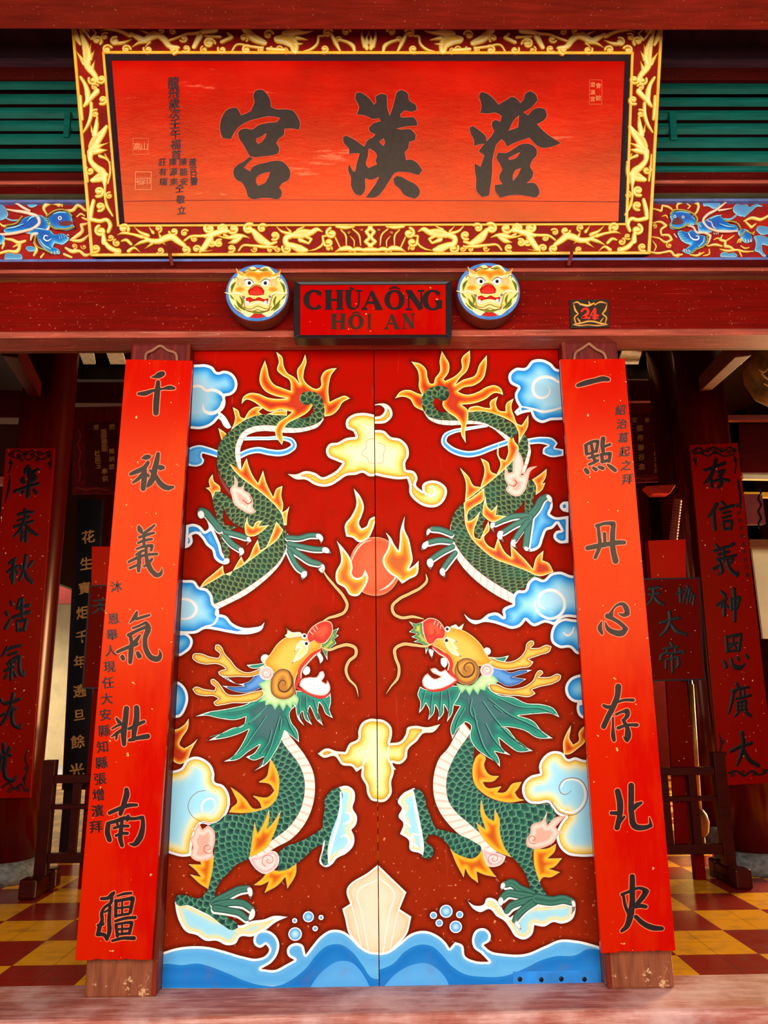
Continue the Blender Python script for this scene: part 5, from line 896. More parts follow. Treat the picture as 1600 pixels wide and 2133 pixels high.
def bigchar(loops_list):
    root = None
    for fr, loops in loops_list:
        L = [zf(fr, s) for s in loops]
        o = paint('character', pq, PQ, M['ink'], -5.5, L, step=6, sharp=50)
        Lr = []
        for k, P in enumerate(L):      # thin orange-red line along the edge of the cut
            S = smooth(P, True, 2., 50); S = np.vstack([S, S[:1]]); Lr.append(np.column_stack([S, np.full(len(S), 2.2)]))
        strokes('carved_edge', o, PQ, plain('orange_edge', (206, 70, 40), .5), -5.8, Lr, caps=False, across=1, each=.01)
bigchar([('Z1', ['690,170 650,190 625,260 640,340 615,400 600,440 540,480 460,510 430,450 400,415 330,415 260,450 210,530 180,640 190,750 220,820 330,830 360,760 440,660 560,590 700,550 850,525 980,545 950,590 830,610 700,640 600,700 540,690 470,695 420,740 430,810 490,900 540,990 580,1060 640,1070 750,1060 900,1040 950,1020 970,960 930,880 960,830 1030,770 1040,690 1150,690 1230,705 1250,640 1220,540 1150,450 1040,430 930,430 860,400 850,310 800,220 740,170', '800,745 740,790 665,820 665,860 690,895 740,860 790,790']),
  ('Z1', ['575,1065 490,1130 420,1170 370,1220 360,1290 400,1370 470,1410 530,1510 560,1600 610,1630 730,1615 850,1615 950,1630 990,1600 1000,1520 970,1470 1010,1420 1100,1360 1120,1290 1080,1190 1000,1125 900,1120 780,1145 680,1170 600,1220 585,1260 500,1210 560,1140 620,1085', '850,1265 740,1290 670,1340 660,1400 690,1450 780,1410 820,1350'])])
bigchar([('Z2', ['370,205 330,220 320,280 370,400 340,500 450,515 560,560 640,550 660,590 560,620 500,680 520,730 590,765 560,800 490,840 440,930 400,900 330,850 200,780 155,800 165,870 240,970 240,1060 260,1020 380,1020 350,1120 320,1260 290,1260 240,1160 225,1240 260,1330 270,1470 340,1570 400,1580 440,1530 450,1350 530,1370 640,1330 590,1430 510,1540 460,1610 600,1600 700,1500 790,1360 850,1280 1000,1270 1170,1310 1215,1240 1150,1150 1050,1100 1000,1110 980,1000 1020,960 1040,870 1120,840 1130,770 1060,700 940,700 860,690 1000,660 1150,650 1140,590 1100,535 930,540 920,500 980,450 1080,465 1140,440 1130,380 1040,310 1020,220 940,170 880,200 850,290 830,370 780,520 750,420 745,300 740,240 660,225 590,260 600,340 570,370 520,300 450,240', '640,860 700,820 715,870 700,920 660,890', '500,950 590,1010 610,1060 590,1110 610,1165 500,1215 470,1180 490,1050']),
  ('Z2', ['870,1320 830,1360 840,1420 920,1500 960,1560 1110,1625 1170,1580 1180,1510 1130,1440 1020,1380 930,1330'])])
bigchar([('Z3', ['340,200 310,240 330,330 340,400 320,480 420,490 540,480 610,520 590,600 530,570 480,600 480,660 510,720 470,790 410,860 400,800 320,720 220,650 180,680 200,760 240,840 240,920 310,900 380,890 300,990 380,1045 360,1100 330,1200 250,1150 250,1220 270,1350 280,1530 350,1605 440,1580 460,1460 480,1280 490,1080 510,1000 540,900 610,830 650,870 680,930 800,870 980,810 1050,890 1130,940 1280,930 1400,880 1300,820 1190,740 1080,630 1180,570 1210,520 1190,430 1100,410 1040,430 960,510 900,470 1000,410 1095,310 1060,230 990,185 930,220 900,300 860,350 810,290 750,265 680,300 570,370 480,270 400,215', '840,510 780,570 700,720 830,670']),
  ('Z3', ['880,895 780,950 680,1010 560,1010 540,1080 580,1150 620,1240 580,1310 580,1360 620,1430 520,1440 520,1500 590,1610 720,1580 850,1575 960,1590 1070,1610 1110,1560 1100,1480 1050,1420 940,1415 1010,1350 1030,1280 990,1190 1020,1110 1075,1040 1070,960 1000,900', '860,1000 790,1030 700,1080 710,1110 800,1080', '870,1215 800,1240 760,1310 760,1390 810,1330'])])
CHARK = plain('dark_brush_ink', (26, 10, 10), .4)
its = column('龍飛歲次壬午福首', 361, 171, 367, 322, 25, 22)
for s, x, dx in (('黃合日書', 401, 3), ('陳能安', 381, 2), ('陳源來', 360, 2), ('莊有瑞', 338, 2)): its += column(s, x, 337, x+dx, 378, 17)
its += column('仝敬立', 374, 392, 378, 438, 19)
typeset('lettering', pq, PQ, CHARK, -5.5, its, lean=-.05)
M['seal'] = plain('seal_gold', (214, 110, 60), .45)
def seal(x0, y0, x1, y1, glyphs, bd=1.3):
    P = [parse(s) for s in (f'{x0},{y0},{bd} {x1},{y0},{bd}', f'{x1},{y0},{bd} {x1},{y1},{bd}', f'{x1},{y1},{bd} {x0},{y1},{bd}', f'{x0},{y1},{bd} {x0},{y0},{bd}')]
    o = strokes('seal', pq, PQ, M['seal'], -5.6, P, across=1); typeset('lettering', o, PQ, M['seal'], -5.5, glyphs, slope=0)
seal(277, 288, 309, 321, [('高', 286, 305, 17), ('山', 301, 305, 17)], .8)
seal(282, 358, 315, 395, [('福', 291, 377, 17), ('印', 306, 377, 17)], 1.8)
seal(1228, 166, 1254, 217, [('會', 1247, 178, 12), ('館', 1247, 204, 12), ('澄', 1235, 176, 11), ('漢', 1235, 192, 11), ('宮', 1235, 206, 11)], .6)
# iron straps that carry the plaque
for px in (353, 1190):
    b = MB(); p = [hy(px, 505, -.235), hy(px+1, 530, -.25), hy(px+6*(1 if px < 700 else -1), 553, -.215)]; b.tube(np.array(p), .011, 6)
    tag(b.build('iron_strap', plain('rusty_red_iron', (112, 24, 16), .6), origin=p[1]), f'rust red iron strap under the plaque frame, {"left" if px < 700 else "right"} of the two', 'strap', 'straps under the plaque')

# ---------------------------------------------------------------- lintel furniture: sign, two lion bosses, house number
FR.update({'K1': (440, 530, 4.4444), 'K2': (760, 530, 4.4444), 'N': (1100, 560, 3.2), 'H1': (0, 380, 3.4783), 'H2': (1340, 380, 6.1538)})
SG = Y(-.262); so = SG.hit(zf('P', '612,586 941,585 941,703 612,704')); si = SG.hit(zf('P', '625,592 929,591 929,695 625,696'))
sg = empty('temple_sign', (so.mean(0)[0], -.165, so.mean(0)[2]), 'red painted sign in a deep black box frame, lettered CHÙA ÔNG HỘI AN', 'sign')
b = MB(); b.hexa(si[[0, 3, 2, 1]]+np.array((0, .012, 0)), (0, .07, 0)); b.build('panel', lacquer('sign_red', (172, 3, 2), (186, 30, 4), .3, .3, .12), sg)
b = MB()
for i in range(4):
    j = (i+1) % 4; d = np.array((0, .096, 0)); f = [so[i], si[i]+np.array((0, .008, 0)), si[j]+np.array((0, .008, 0)), so[j]]
    b.add(f+[p+d for p in f], [(0, 1, 2, 3), (7, 6, 5, 4), (0, 4, 5, 1), (1, 5, 6, 2), (2, 6, 7, 3), (3, 7, 4, 0)])
b.build('frame', plain('sign_frame_black', (34, 26, 28), .3), sg, bevel=.003)
def serif(x, y, w, h, segs):
    """roman capitals from bars: (x0,y0,x1,y1,width) in a unit letter box, y down, or longer curves"""
    out = []
    for s in segs:
        a = np.array(s, float).reshape(-1, 3); out.append(np.column_stack([x+a[:, 0]*w, y+a[:, 1]*h, a[:, 2]*w]))
    return out
T, S_ = .30, .11
def serifs(x, y): return (x-.2, y, S_*.8, x+.2, y, S_*.8)
def oval(w=T, a0=0, a1=360): return tuple(q for t in np.radians(np.linspace(a0, a1, 26)) for q in (.5+.4*math.cos(t), .5+.46*math.sin(t), S_+(w-S_)*abs(math.cos(t))**1.5))
LET = {'H': [(.2, .03, T, .2, .97, T), (.8, .03, T, .8, .97, T), (.2, .5, S_, .8, .5, S_), serifs(.2, .03), serifs(.2, .97), serifs(.8, .03), serifs(.8, .97)],
 'I': [(.5, .03, .34, .5, .97, .34), (.2, .03, .1, .8, .03, .1), (.2, .97, .1, .8, .97, .1)],
 'U': [(.22, .03, T, .22, .6, T, .3, .88, .2, .5, .96, .12, .72, .86, .1, .8, .6, .1, .8, .03, .1), serifs(.22, .03), serifs(.8, .03)],
 'A': [(.5, .03, .08, .12, .97, .09), (.48, .03, .16, .84, .97, T), (.27, .64, S_, .7, .64, S_), (.0, .97, S_, .28, .97, S_), (.66, .97, S_, 1.0, .97, S_)],
 'N': [(.16, .03, .1, .16, .97, .1), (.16, .04, T, .84, .96, T), (.84, .03, .1, .84, .97, .1), (.0, .03, S_, .3, .03, S_), (.0, .97, S_, .34, .97, S_), (.66, .03, S_, 1.0, .03, S_)],
 'O': [oval()], 'C': [oval(T, 40, 322), (.84, .1, .05, .84, .34, .05)], 'G': [oval(T, 50, 322), (.84, .1, .05, .84, .34, .05), (.82, .56, T, .82, .92, T), (.62, .56, S_, .98, .56, S_)],
 'grave': [(.3, -.16, .16, .55, -.05, .06)], 'hat': [(.2, -.06, .07, .5, -.17, .12, .8, -.06, .07)], 'dot': [(.47, 1.13, .18, .53, 1.13, .18)]}
def word(fr, items, m):
    o = None
    for ch, x, y, w, h in items:
        P = [np.column_stack([zf(fr, q[:, :2]), q[:, 2]/FR[fr][2]]) for q in serif(x, y, w, h, LET[ch])]
        if len(ch) > 1: strokes('accent', o, SGP, m, 3, P, caps=False, across=1)
        else: o = strokes('letter', sg, SGP, m, 3, P, caps=False, across=1)
SGP = Y(-.252); CH = plain('sign_letter_black', (30, 18, 18), .4)
word('K1', [('C', 862, 330, 180, 180), ('H', 1050, 330, 175, 180), ('U', 1235, 330, 165, 180), ('grave', 1235, 332, 165, 150), ('A', 1390, 335, 195, 175)], CH); word('K2', [('O', 190, 330, 170, 180), ('hat', 190, 330, 170, 150), ('N', 380, 332, 170, 182), ('G', 540, 330, 180, 185)], CH)
CH2 = plain('sign_letter_brown', (50, 30, 16), .4)
word('K1', [('H', 1110, 550, 135, 140), ('O', 1275, 555, 130, 135), ('hat', 1275, 555, 130, 120), ('dot', 1275, 555, 130, 135), ('I', 1430, 550, 66, 140)], CH2); word('K2', [('A', 180, 550, 140, 140), ('N', 345, 548, 120, 140)], CH2)
M['lion_cream'] = ramp_mat('lion_cream', [(0, (110, 70, 24)), (.9, (250, 238, 186)), (5, (248, 226, 150)), (12, (244, 206, 118))], scale=16, wob=1.4)
M['lion_orange'] = ramp_mat('lion_orange', [(0, (236, 180, 80)), (3, (226, 140, 30)), (9, (206, 104, 16))], scale=12, wob=2.5)
M['lion_red'] = ramp_mat('lion_red', [(0, (110, 14, 8)), (1.5, (196, 20, 10)), (8, (216, 40, 20))], scale=12)
M['lion_olive'] = ramp_mat('lion_olive', [(0, (170, 164, 66)), (1.2, (104, 110, 24)), (4, (70, 84, 16))], scale=8, wob=3)
M['lion_rose'] = ramp_mat('lion_rose', [(0, (240, 190, 120)), (3, (238, 176, 110)), (8, (244, 200, 130))], scale=10, wob=2)
M['lion_line'] = plain('lion_line', (120, 56, 20), .5)
def boss(dx, dy, cx, cy, label):
    yf = -.30; c = hy(cx, cy, yf); r = np.linalg.norm(hy(cx+66, cy, yf)-c)
    b = MB(); b.lathe([(r*.94, -.135), (r*1.01, -.10), (r*1.03, -.06), (r, -.012), (r*.985, 0)], c, 64, axis=(0, -1, 0), e1=(1, 0, 0))
    o = b.build('door_boss', wood('boss_brown', (104, 34, 18), (150, 90, 60), speck=False), origin=c+np.array((0, .135, 0)), smooth=True); tag(o, label, 'door boss', 'lion bosses on the lintel')
    for p in o.data.polygons: p.use_smooth = len(p.vertices) == 4
    pl = Y(yf-.001)
    def C(R, n=56):
        t = np.arange(n)*2*math.pi/n; return project(np.column_stack([c[0]+R*np.cos(t), np.full(n, yf-.001), c[2]+R*np.sin(t)]))
    paint('rim', o, pl, plain('boss_blue', (66, 122, 190), .4), 1, [C(r*.985), C(r*.875)], step=5)
    paint('field', o, pl, plain('boss_red', (190, 22, 14), .45), 1, [C(r*.88)], step=8)
    def z(s): a = parse(s) if isinstance(s, str) else s; a = a.copy(); a[:, 0] += dx; a[:, 1] += dy; return zf('K1', a)
    f = paint('lion_face', o, pl, M['lion_cream'], 3, z('245,195 225,130 258,152 300,172 350,122 398,114 432,140 470,120 532,114 570,150 602,182 655,150 637,200 665,240 692,290 702,370 692,420 662,480 602,530 522,580 470,555 400,550 352,582 272,540 202,482 167,405 157,340 182,250 212,215'), step=4, relief=.006, rr=8)
    paint('forehead', f, pl, M['lion_orange'], 22, z('305,190 350,160 440,172 530,160 575,185 560,215 480,222 440,268 398,222 330,215'), step=4)
    for x in (268, 575): paint('cheek', f, pl, M['lion_orange'], 22, z(np.column_stack([x+46*np.cos(np.arange(14)*.449), 330+26*np.sin(np.arange(14)*.449)])), step=4)
    singly('tuft', f, pl, M['lion_olive'], 21.5, [z(s) for s in ('190,350,14 200,300,30 225,265,14', '680,350,14 670,300,30 645,265,14', '235,430,12 265,480,34 310,520,14', '270,400,16 290,440,26 285,480,14', '640,430,12 610,480,34 560,520,14', '600,400,16 585,440,26 590,480,14', '330,525,10 430,545,24 540,525,10', '300,180,10 350,165,22 420,150,12', '560,175,10 520,160,22 450,150,12', '215,470,8 240,500,16 280,530,8', '640,470,8 612,500,16 580,528,8', '360,540,8 400,530,14 440,535,8', '330,150,6 352,140,14 372,150,6', '470,145,6 500,138,14 530,146,6', '175,370,6 190,400,18 215,425,8', '695,375,6 672,405,18 650,425,8')])
    for q_ in ('236,140,8 246,162,18 275,188,24 300,200,16', '644,155,8 632,178,18 600,194,24 575,203,16'): stroke('horn', f, pl, M['lion_orange'], 22.2, z(q_), relief=.008)
    for q_ in ('228,262 262,226 292,236 306,290 290,312 250,306', '618,262 590,226 556,236 545,290 560,312 600,306'): paint('temple', f, pl, M['lion_rose'], 21.8, z(q_), step=4)
    singly('brow', f, pl, MATS['brow_cream'], 22.5, [z(s) for s in ('300,225,14 345,235,26 405,268,16', '570,225,14 520,235,26 462,268,16')])
    for x in (352, 500):
        paint('eye', f, pl, MATS['claw_white'], 23, z(f'{x-46},250 {x-10},240 {x+44},262 {x+20},300 {x-20},302' if x < 420 else f'{x+46},250 {x+10},240 {x-44},262 {x-20},300 {x+20},302'), step=3)
        paint('pupil', f, pl, MATS['eye_black'], 23.6, z(np.column_stack([x+3+16*np.cos(np.arange(12)*.5236), 272+17*np.sin(np.arange(12)*.5236)])), step=3)
        sg_ = 1 if x < 420 else -1
        strokes('eye_line', f, pl, M['lion_line'], 23.8, [z(f'{x-48*sg_},246,4 {x-5*sg_},234,8 {x+46*sg_},264,4')])
    paint('nose', f, pl, M['lion_red'], 24, z('345,352 375,318 402,300 440,300 468,318 492,352 488,380 420,388 352,382'), step=3, relief=.006, rr=6)
    singly('snout', f, pl, M['lion_line'], 23.7, [z('340,350,4 400,292,8 440,292,8 496,350,4'), z('285,385,5 268,372,5'), z('575,385,5 590,372,5'), z('255,240,4 235,215,6 215,225,5 225,240,4'), z('600,240,4 625,215,6 645,225,5 632,240,4'), z('300,490,5 330,525,7 380,535,6 430,518,6 480,532,6 530,522,7 560,485,5'), z('290,390,6 305,440,6 320,500,6 370,512,6 430,485,6 490,505,6 535,512,6 555,440,6 568,390,6')])
    paint('mouth', f, pl, M['lion_red'], 23, z('322,412 360,402 400,420 440,402 490,420 532,412 527,462 480,442 430,434 380,442 327,468'), step=3)
    strokes('lip', f, pl, MATS['rim_pink'], 23.4, [z('315,405,10 330,475,14 370,470,14 430,452,14 490,465,14 530,472,14 540,405,10')])
    for x, y, r_ in ((340, 455, 15), (505, 450, 15), (305, 405, 12), (545, 398, 12)): paint('fang', f, pl, MATS['claw_white'], 24.4, z(np.column_stack([x+r_*np.cos(np.arange(12)*.5236), y+r_*1.2*np.sin(np.arange(12)*.5236)])), step=3)
    singly('whisker', f, pl, M['lion_cream'], 24.6, [z('130,360,8 175,372,18 240,362,22 300,385,16'), z('705,370,8 650,366,18 600,358,22 555,385,16')])
boss(0, 0, 536, 610, 'round boss with painted lion face, left of the red temple sign')
boss(2142, -15, 1018, 606.5, 'round boss with painted lion face, right of the red temple sign')
NP = Y(-.178); q = NP.hit(zf('P', '1187,624 1268,623 1270,681 1189,683'))
b = MB(); b.hexa(q[[0, 3, 2, 1]], (0, .013, 0)); npl = b.build('house_number_plate', plain('number_plate_black', (46, 34, 24), .4), origin=q.mean(0)+np.array((0, .0065, 0)), bevel=.002); tag(npl, 'small dark plate with gold scrollwork and a red number 24 on the lintel', 'number plate')
GO_ = ['300,230,8 330,222,14 352,240,12', '350,235,14 400,245,18 440,230,14', '445,240,12 480,222,14 525,230,8', '305,240,10 315,275,16 335,300,12 310,325,14 318,360,12', '525,240,10 515,275,16 495,300,12 522,325,14 515,360,12', '310,370,12 360,360,14 400,350,14 430,350,14 480,362,14 522,370,12', '405,222,12 415,240,16', '300,372,8 340,378,12 400,374,10 460,378,12 530,372,8', '330,330,10 345,350,14', '500,330,10 485,350,14']
singly('scrollwork', npl, NP, MATS['gilt_carving'], 2, [zf('N', s) for s in GO_], relief=.004)
TWO = ['358,282,16 372,268,14 395,270,18 400,290,20 375,315,16 358,328,10 375,325,14 408,328,16', '445,330,22 446,268,18', '440,270,10 415,312,8 466,312,14', '430,330,8 466,330,8']
for t in (TWO[:1], TWO[1:]): strokes('digit', npl, NP, plain('number_red', (222, 40, 24), .4), 3, [zf('N', s) for s in t], across=1)

# ---------------------------------------------------------------- louvred transoms and the carved friezes
for nm, x0, x1, px, sg_ in (('window_1', -4.6, -.1, 100, -1), ('window_2', .1, 4.6, 1500, 1)):
    rows = [(166, 187), (196, 217), (224, 247), (251, 273), (279, 301), (310, 331), (343, 357)] if sg_ < 0 else [(174, 196), (203, 222), (230, 250), (257, 280), (286, 308), (315, 338), (346, 362)]
    b = MB()
    for a, c in rows:
        P = [(y, hy(px, r, y)[2]) for r, y in ((c, -.098), (a+(c-a)*.5, -.118), (a+(c-a)*.28, -.12), (a, -.112))]; P += [(-.100, P[-1][1]), (-.092, P[0][1]+.006)]; n = len(P)
        V = [(x, y, z) for x in (x0, x1) for y, z in P]; b.add(V, [(i, n+i, n+(i+1) % n, (i+1) % n) for i in range(n)] + [tuple(range(n-1, -1, -1)), tuple(range(n, 2*n))])
    o = structure(b.build(nm, M['green'])); c = hy(138 if sg_ < 0 else 1403, 255, -.13)
    b = MB(); b.hexa([hy(x, y, -.135) for x, y in ((('146,230' , '128,282') if 0 else ((134, 231), (131, 284), (143, 284), (147, 231))) if sg_ < 0 else ((1394, 231), (1398, 290), (1412, 290), (1409, 231)))], (0, .03, 0)); b.build('stile', M['green'], o, bevel=.004)
ramp_mat('lion_blue', [(0, (30, 40, 60)), (.7, (170, 220, 232)), (2.2, (90, 184, 224)), (5, (24, 120, 200)), (11, (40, 90, 176))], scale=14, wob=2.2)
ramp_mat('ribbon_pink', [(0, (90, 30, 20)), (.6, (214, 120, 90)), (1.5, (250, 206, 176)), (4, (252, 226, 200))], scale=8, wob=1)
ramp_mat('scroll_gold', [(0, (90, 36, 10)), (.5, (190, 110, 24)), (1.2, (236, 170, 56)), (2.4, (252, 224, 140))], scale=8, wob=1.2)
ramp_mat('cloud_teal', [(0, (30, 60, 80)), (.7, (150, 200, 216)), (2.5, (84, 156, 196)), (7, (90, 140, 190))], scale=10, wob=1.6)
FP = Y(-.102)
ramp_mat('fringe_olive', [(0, (60, 60, 20)), (.6, (150, 140, 50)), (1.8, (206, 186, 90)), (4, (226, 206, 110))], scale=6)
ramp_mat('lion_light', [(0, (110, 190, 224)), (1.2, (170, 220, 236)), (4, (220, 240, 244))], scale=6)
def fringe(o, fr, lines, r, lay):
    P = []
    for s in lines:
        S = smooth(zf(fr, s)[:, :2], False, .7); n = int(len(S)*.7/r)
        P = []
        for q in S[np.linspace(0, len(S)-1, max(3, n)).astype(int)]: P.append(np.array([(q[0]-r*.15, q[1], r*1.1), (q[0]+r*.2, q[1]+r*.1, r)]))
        strokes('mane_fringe', o, FP, MATS['fringe_olive'], lay, P, relief=.006, across=2, each=.02)
    
def frieze(fr, x0, x1, label, torso, head, legs, ribs, gold, clouds, curls, eyes, claws, tail, teal):
    q = FP.hit(zf('P', f'{x0},421 {x1},421 {x1},540 {x0},540')); b = MB(); b.hexa(q[[0, 3, 2, 1]]+np.array((0, .001, 0)), (0, .001, 0))
    o = b.build('carved_frieze', plain('frieze_red', (150, 20, 12), .45, .4, .18, 10), origin=q.mean(0)); tag(o, label, 'carved frieze', 'friezes under the green louvres')
    p = lambda nm, m, l, s, rel=.012, rr=7: paint(nm, o, FP, MATS[m], l, zf(fr, s), step=3, relief=rel, rr=rr)
    for s in clouds: p('cloud', 'cloud_teal', 3, s, .008)
    singly('gold_scroll', o, FP, MATS['scroll_gold'], 4, [zf(fr, s)*np.array((1, 1, 1.4)) for s in gold]+[c for t in curls for c in curl(fr, *t)], relief=.012)
    if tail: p('tail', 'cloud_teal', 5, tail, .012)
    for s in teal: stroke('tail', o, FP, MATS['cloud_teal'], 5.5, zf(fr, s), relief=.01)
    ln = p('lion', 'lion_blue', 6, torso)
    for s in legs: paint('leg', ln, FP, MATS['lion_blue'], 9, zf(fr, s), step=3, relief=.018, rr=8)
    paint('head', ln, FP, MATS['lion_blue'], 12, zf(fr, head), step=3, relief=.02, rr=8)
    for s in ribs: stroke('ribbon', o, FP, MATS['ribbon_pink'], 30, zf(fr, s)*np.array((1, 1, 1.15)), relief=.012)
    for x, y, r in eyes: paint('eye', ln, FP, MATS['claw_white'], 74, circ(fr, x, y, r), step=2); paint('pupil', ln, FP, MATS['eye_black'], 75, circ(fr, x, y, r*.45), step=2)
    strokes('claw', ln, FP, MATS['claw_white'], 66, [zf(fr, s) for s in claws])
    return o, ln
o, ln = frieze('H1', -60, 186, 'carved painted frieze of a blue lion running right, beside the plaque', '15,350 60,325 130,308 170,262 240,240 300,240 340,270 360,330 330,370 240,385 200,372 130,372 60,375', '345,262 400,222 460,213 505,225 527,260 530,292 548,335 500,352 440,350 400,345 360,310', ['240,340 300,330 370,350 400,380 440,372 490,390 505,420 455,455 400,445 385,470 432,492 440,525 385,522 330,490 285,445 268,400', '-40,380 10,370 40,400 30,440 -40,460'],
  ['60,205,12 110,215,18 165,222,22 220,235,24 285,268,26 292,300,24 260,335,22 180,362,20 80,382,20 -20,388,18', '95,150,10 140,170,18 180,195,20 220,215,18', '372,290,12 352,350,18 300,378,20 240,392,22 230,425,14'],
  ['340,232,12 320,190,20 360,155,22 435,165,18', '465,205,14 530,205,20 565,172,20 620,205,18', '640,300,12 590,312,20 600,352,22 560,392,22 515,420,14', '645,385,12 590,425,20 530,425,16', '665,520,12 620,530,20 580,502,20 520,502,24 480,480,16', '470,525,18 520,545,14', '40,412,12 90,420,20 140,440,22 185,428,16', '150,440,18 130,500,22 60,502,18 -10,520,16', '250,440,14 270,490,18 250,530,16', '0,410,12 30,440,16 20,480,14', '600,260,14 640,275,16', '0,300,12 30,320,16 60,310,10', '100,470,10 130,455,14', '320,520,12 300,545,14', '560,250,10 590,232,14 615,245,12'],
  ['30,560 40,520 80,510 110,520 150,515 165,545 160,560', '180,470 220,460 270,480 265,500 200,498', '190,150 230,145 290,150 260,175 210,180'], [(540, 465, 22), (430, 165, 24), (610, 470, 20)], [(446, 277, 15)], ['385,522,8 388,530,6', '405,520,8 408,530,6', '425,516,8 430,526,6', '500,395,8 510,400,6', '503,415,8 512,420,6'], '-30,160 20,165 50,200 60,240 30,270 -30,280', ['30,250,10 80,275,14 140,275,12'])
fringe(ln, 'H1', ['345,262 372,240 400,222 460,211 505,225 528,255', '360,310 400,345 440,352 500,350 545,335', '60,325 130,308 170,262', '270,400 262,440 285,480 330,500 380,525', '345,262 355,290 360,310'], 3.2, 60)
singly('highlight', ln, FP, MATS['lion_light'], 68, [zf('H1', s) for s in ('400,245,6 440,232,10 490,236,6', '60,352,6 120,340,10 180,318,6', '210,300,5 240,270,10 285,262,5', '255,350,6 300,352,10 340,360,6', '440,400,4 445,425,6', '455,395,4 462,420,6', '470,392,4 480,412,6', '300,430,6 330,470,10 380,500,8', '520,325,6 540,328,6')], relief=.004)
paint('mouth', ln, FP, plain('lion_mouth', (110, 50, 50), .5), 73, zf('H1', '440,305 480,298 530,300 545,318 500,332 445,328'), step=3)
stroke('swirl', ln, FP, MATS['white_paint'], 70, zf('H1', '385,425,4 350,440,9 328,425,9 338,402,8 360,405,5'))
o, ln = frieze('H2', 1352, 1700, 'carved painted frieze of a blue lion facing left, beside the plaque', '690,520 800,480 900,432 960,420 1030,470 1100,530 1200,560 1225,612 1150,650 1000,632 900,640 800,650 700,640', '335,432 362,390 450,380 560,398 640,440 672,490 655,560 560,558 522,562 500,592 420,612 340,592 328,570 350,500', ['560,640 620,610 700,665 800,690 802,790 742,850 662,882 612,922 520,902 488,880 560,840 602,802 540,790 450,702 428,650 470,620', '1200,640 1260,602 1340,630 1382,680 1402,768 1300,782 1235,705'],
  ['1075,255,16 1000,310,28 920,370,34 800,440,36 757,500,34 800,580,30 900,630,30 1050,645,34 1190,640,24', '1140,345,10 1060,360,22 960,375,28', '560,572,18 632,592,28 665,650,30 780,662,30 850,700,34 832,770,26 800,825,18', '800,500,14 860,530,20 880,580,22 920,610,14'],
  ['440,362,16 430,300,26 500,260,30 620,250,34 700,290,32 690,370,28 640,432,18', '130,342,18 230,372,26 240,302,26 330,325,24 400,382,12', '120,522,16 220,512,26 292,560,30 222,620,28 230,680,26 330,690,28 362,740,30 280,770,26 200,722,22 110,702,16', '90,900,24 200,912,26 270,900,26 350,890,26 400,942,28 490,930,24', '600,932,18 680,942,26 770,905,20', '840,862,16 842,920,22 770,945,16', '820,822,18 920,802,28 1000,822,22', '1010,682,16 980,742,28 1050,762,30 1042,822,34 1100,832,30 1165,872,22', '1060,752,22 1160,688,16', '980,862,16 1080,882,26 1200,872,26 1290,892,24 1405,888,16', '1200,782,16 1222,742,22 1290,730,16', '1290,502,22 1380,462,32 1500,482,34 1600,435,28', '1310,512,22 1380,582,30 1435,540,20', '1230,900,20 1260,950,16', '120,760,16 160,830,22 140,880,18', '240,440,14 290,430,20 310,460,14', '700,930,14 720,905,18', '1000,560,12 1040,590,14', '560,280,14 600,310,20 570,340,16', '1420,640,16 1400,660,18', '1250,820,16 1300,850,20 1350,840,14', '900,740,14 950,720,20 1000,740,16'],
  ['980,962 990,912 1050,890 1100,912 1150,900 1202,930 1205,962', '1440,610 1460,570 1540,560 1620,580 1620,660 1500,670', '1410,690 1500,680 1620,740 1620,820 1520,802 1540,900 1620,960 1540,952 1480,902 1420,882 1442,780', '755,242 1000,242 980,302 900,342 832,310 772,310'], [(330, 812, 38), (440, 950, 34), (140, 560, 34), (1240, 755, 30)], [(385, 470, 20), (490, 478, 20)], ['510,900,16 500,880,10', '540,908,16 528,886,10', '572,912,16 560,890,10', '380,690,14 395,712,10', '400,715,14 412,735,10', '1290,780,18 1285,755,10', '1325,785,18 1320,758,10', '1358,780,18 1352,755,10', '890,690,14 885,670,8', '915,690,14 910,670,8', '940,685,14 935,665,8'], '1155,385 1148,330 1190,280 1260,290 1330,278 1362,330 1335,392 1260,442 1190,412', ['1290,430,40 1370,350,60 1450,300,40 1520,310,14', '1035,470,18 1120,472,28 1190,422,26 1245,355,22 1290,345,14'])
fringe(ln, 'H2', ['335,432 362,390 450,376 560,396 640,438 675,490 660,560', '330,570 360,600 420,614 500,595 560,560', '802,700 800,790 742,850 662,882 612,925', '1040,520 1120,525 1200,560 1228,612', '1235,705 1290,640 1390,690'], 3.2, 60)
singly('highlight', ln, FP, MATS['lion_light'], 68, [zf('H2', s) for s in ('400,408,8 480,405,14 580,425,10', '600,470,6 640,500,10', '840,500,8 920,460,16 980,450,8', '960,560,8 1050,590,16 1150,600,8', '430,660,6 470,655,8', '435,690,6 480,685,8', '450,720,6 500,710,8', '475,750,6 520,738,8', '510,780,6 555,765,8', '760,720,8 755,780,16 690,850,12', '1270,630,8 1320,650,12', '700,560,8 720,600,14', '515,545,10 518,560,6', '345,562,8 350,575,6')], relief=.004)
paint('mouth', ln, FP, plain('lion_mouth', (110, 50, 50), .5), 73, zf('H2', '345,560 380,500 430,480 470,520 500,545 430,572'), step=3)
stroke('swirl', ln, FP, MATS['white_paint'], 70, zf('H2', '560,680,10 590,735,14 640,765,18 690,750,16 690,720,12 655,715,8'))

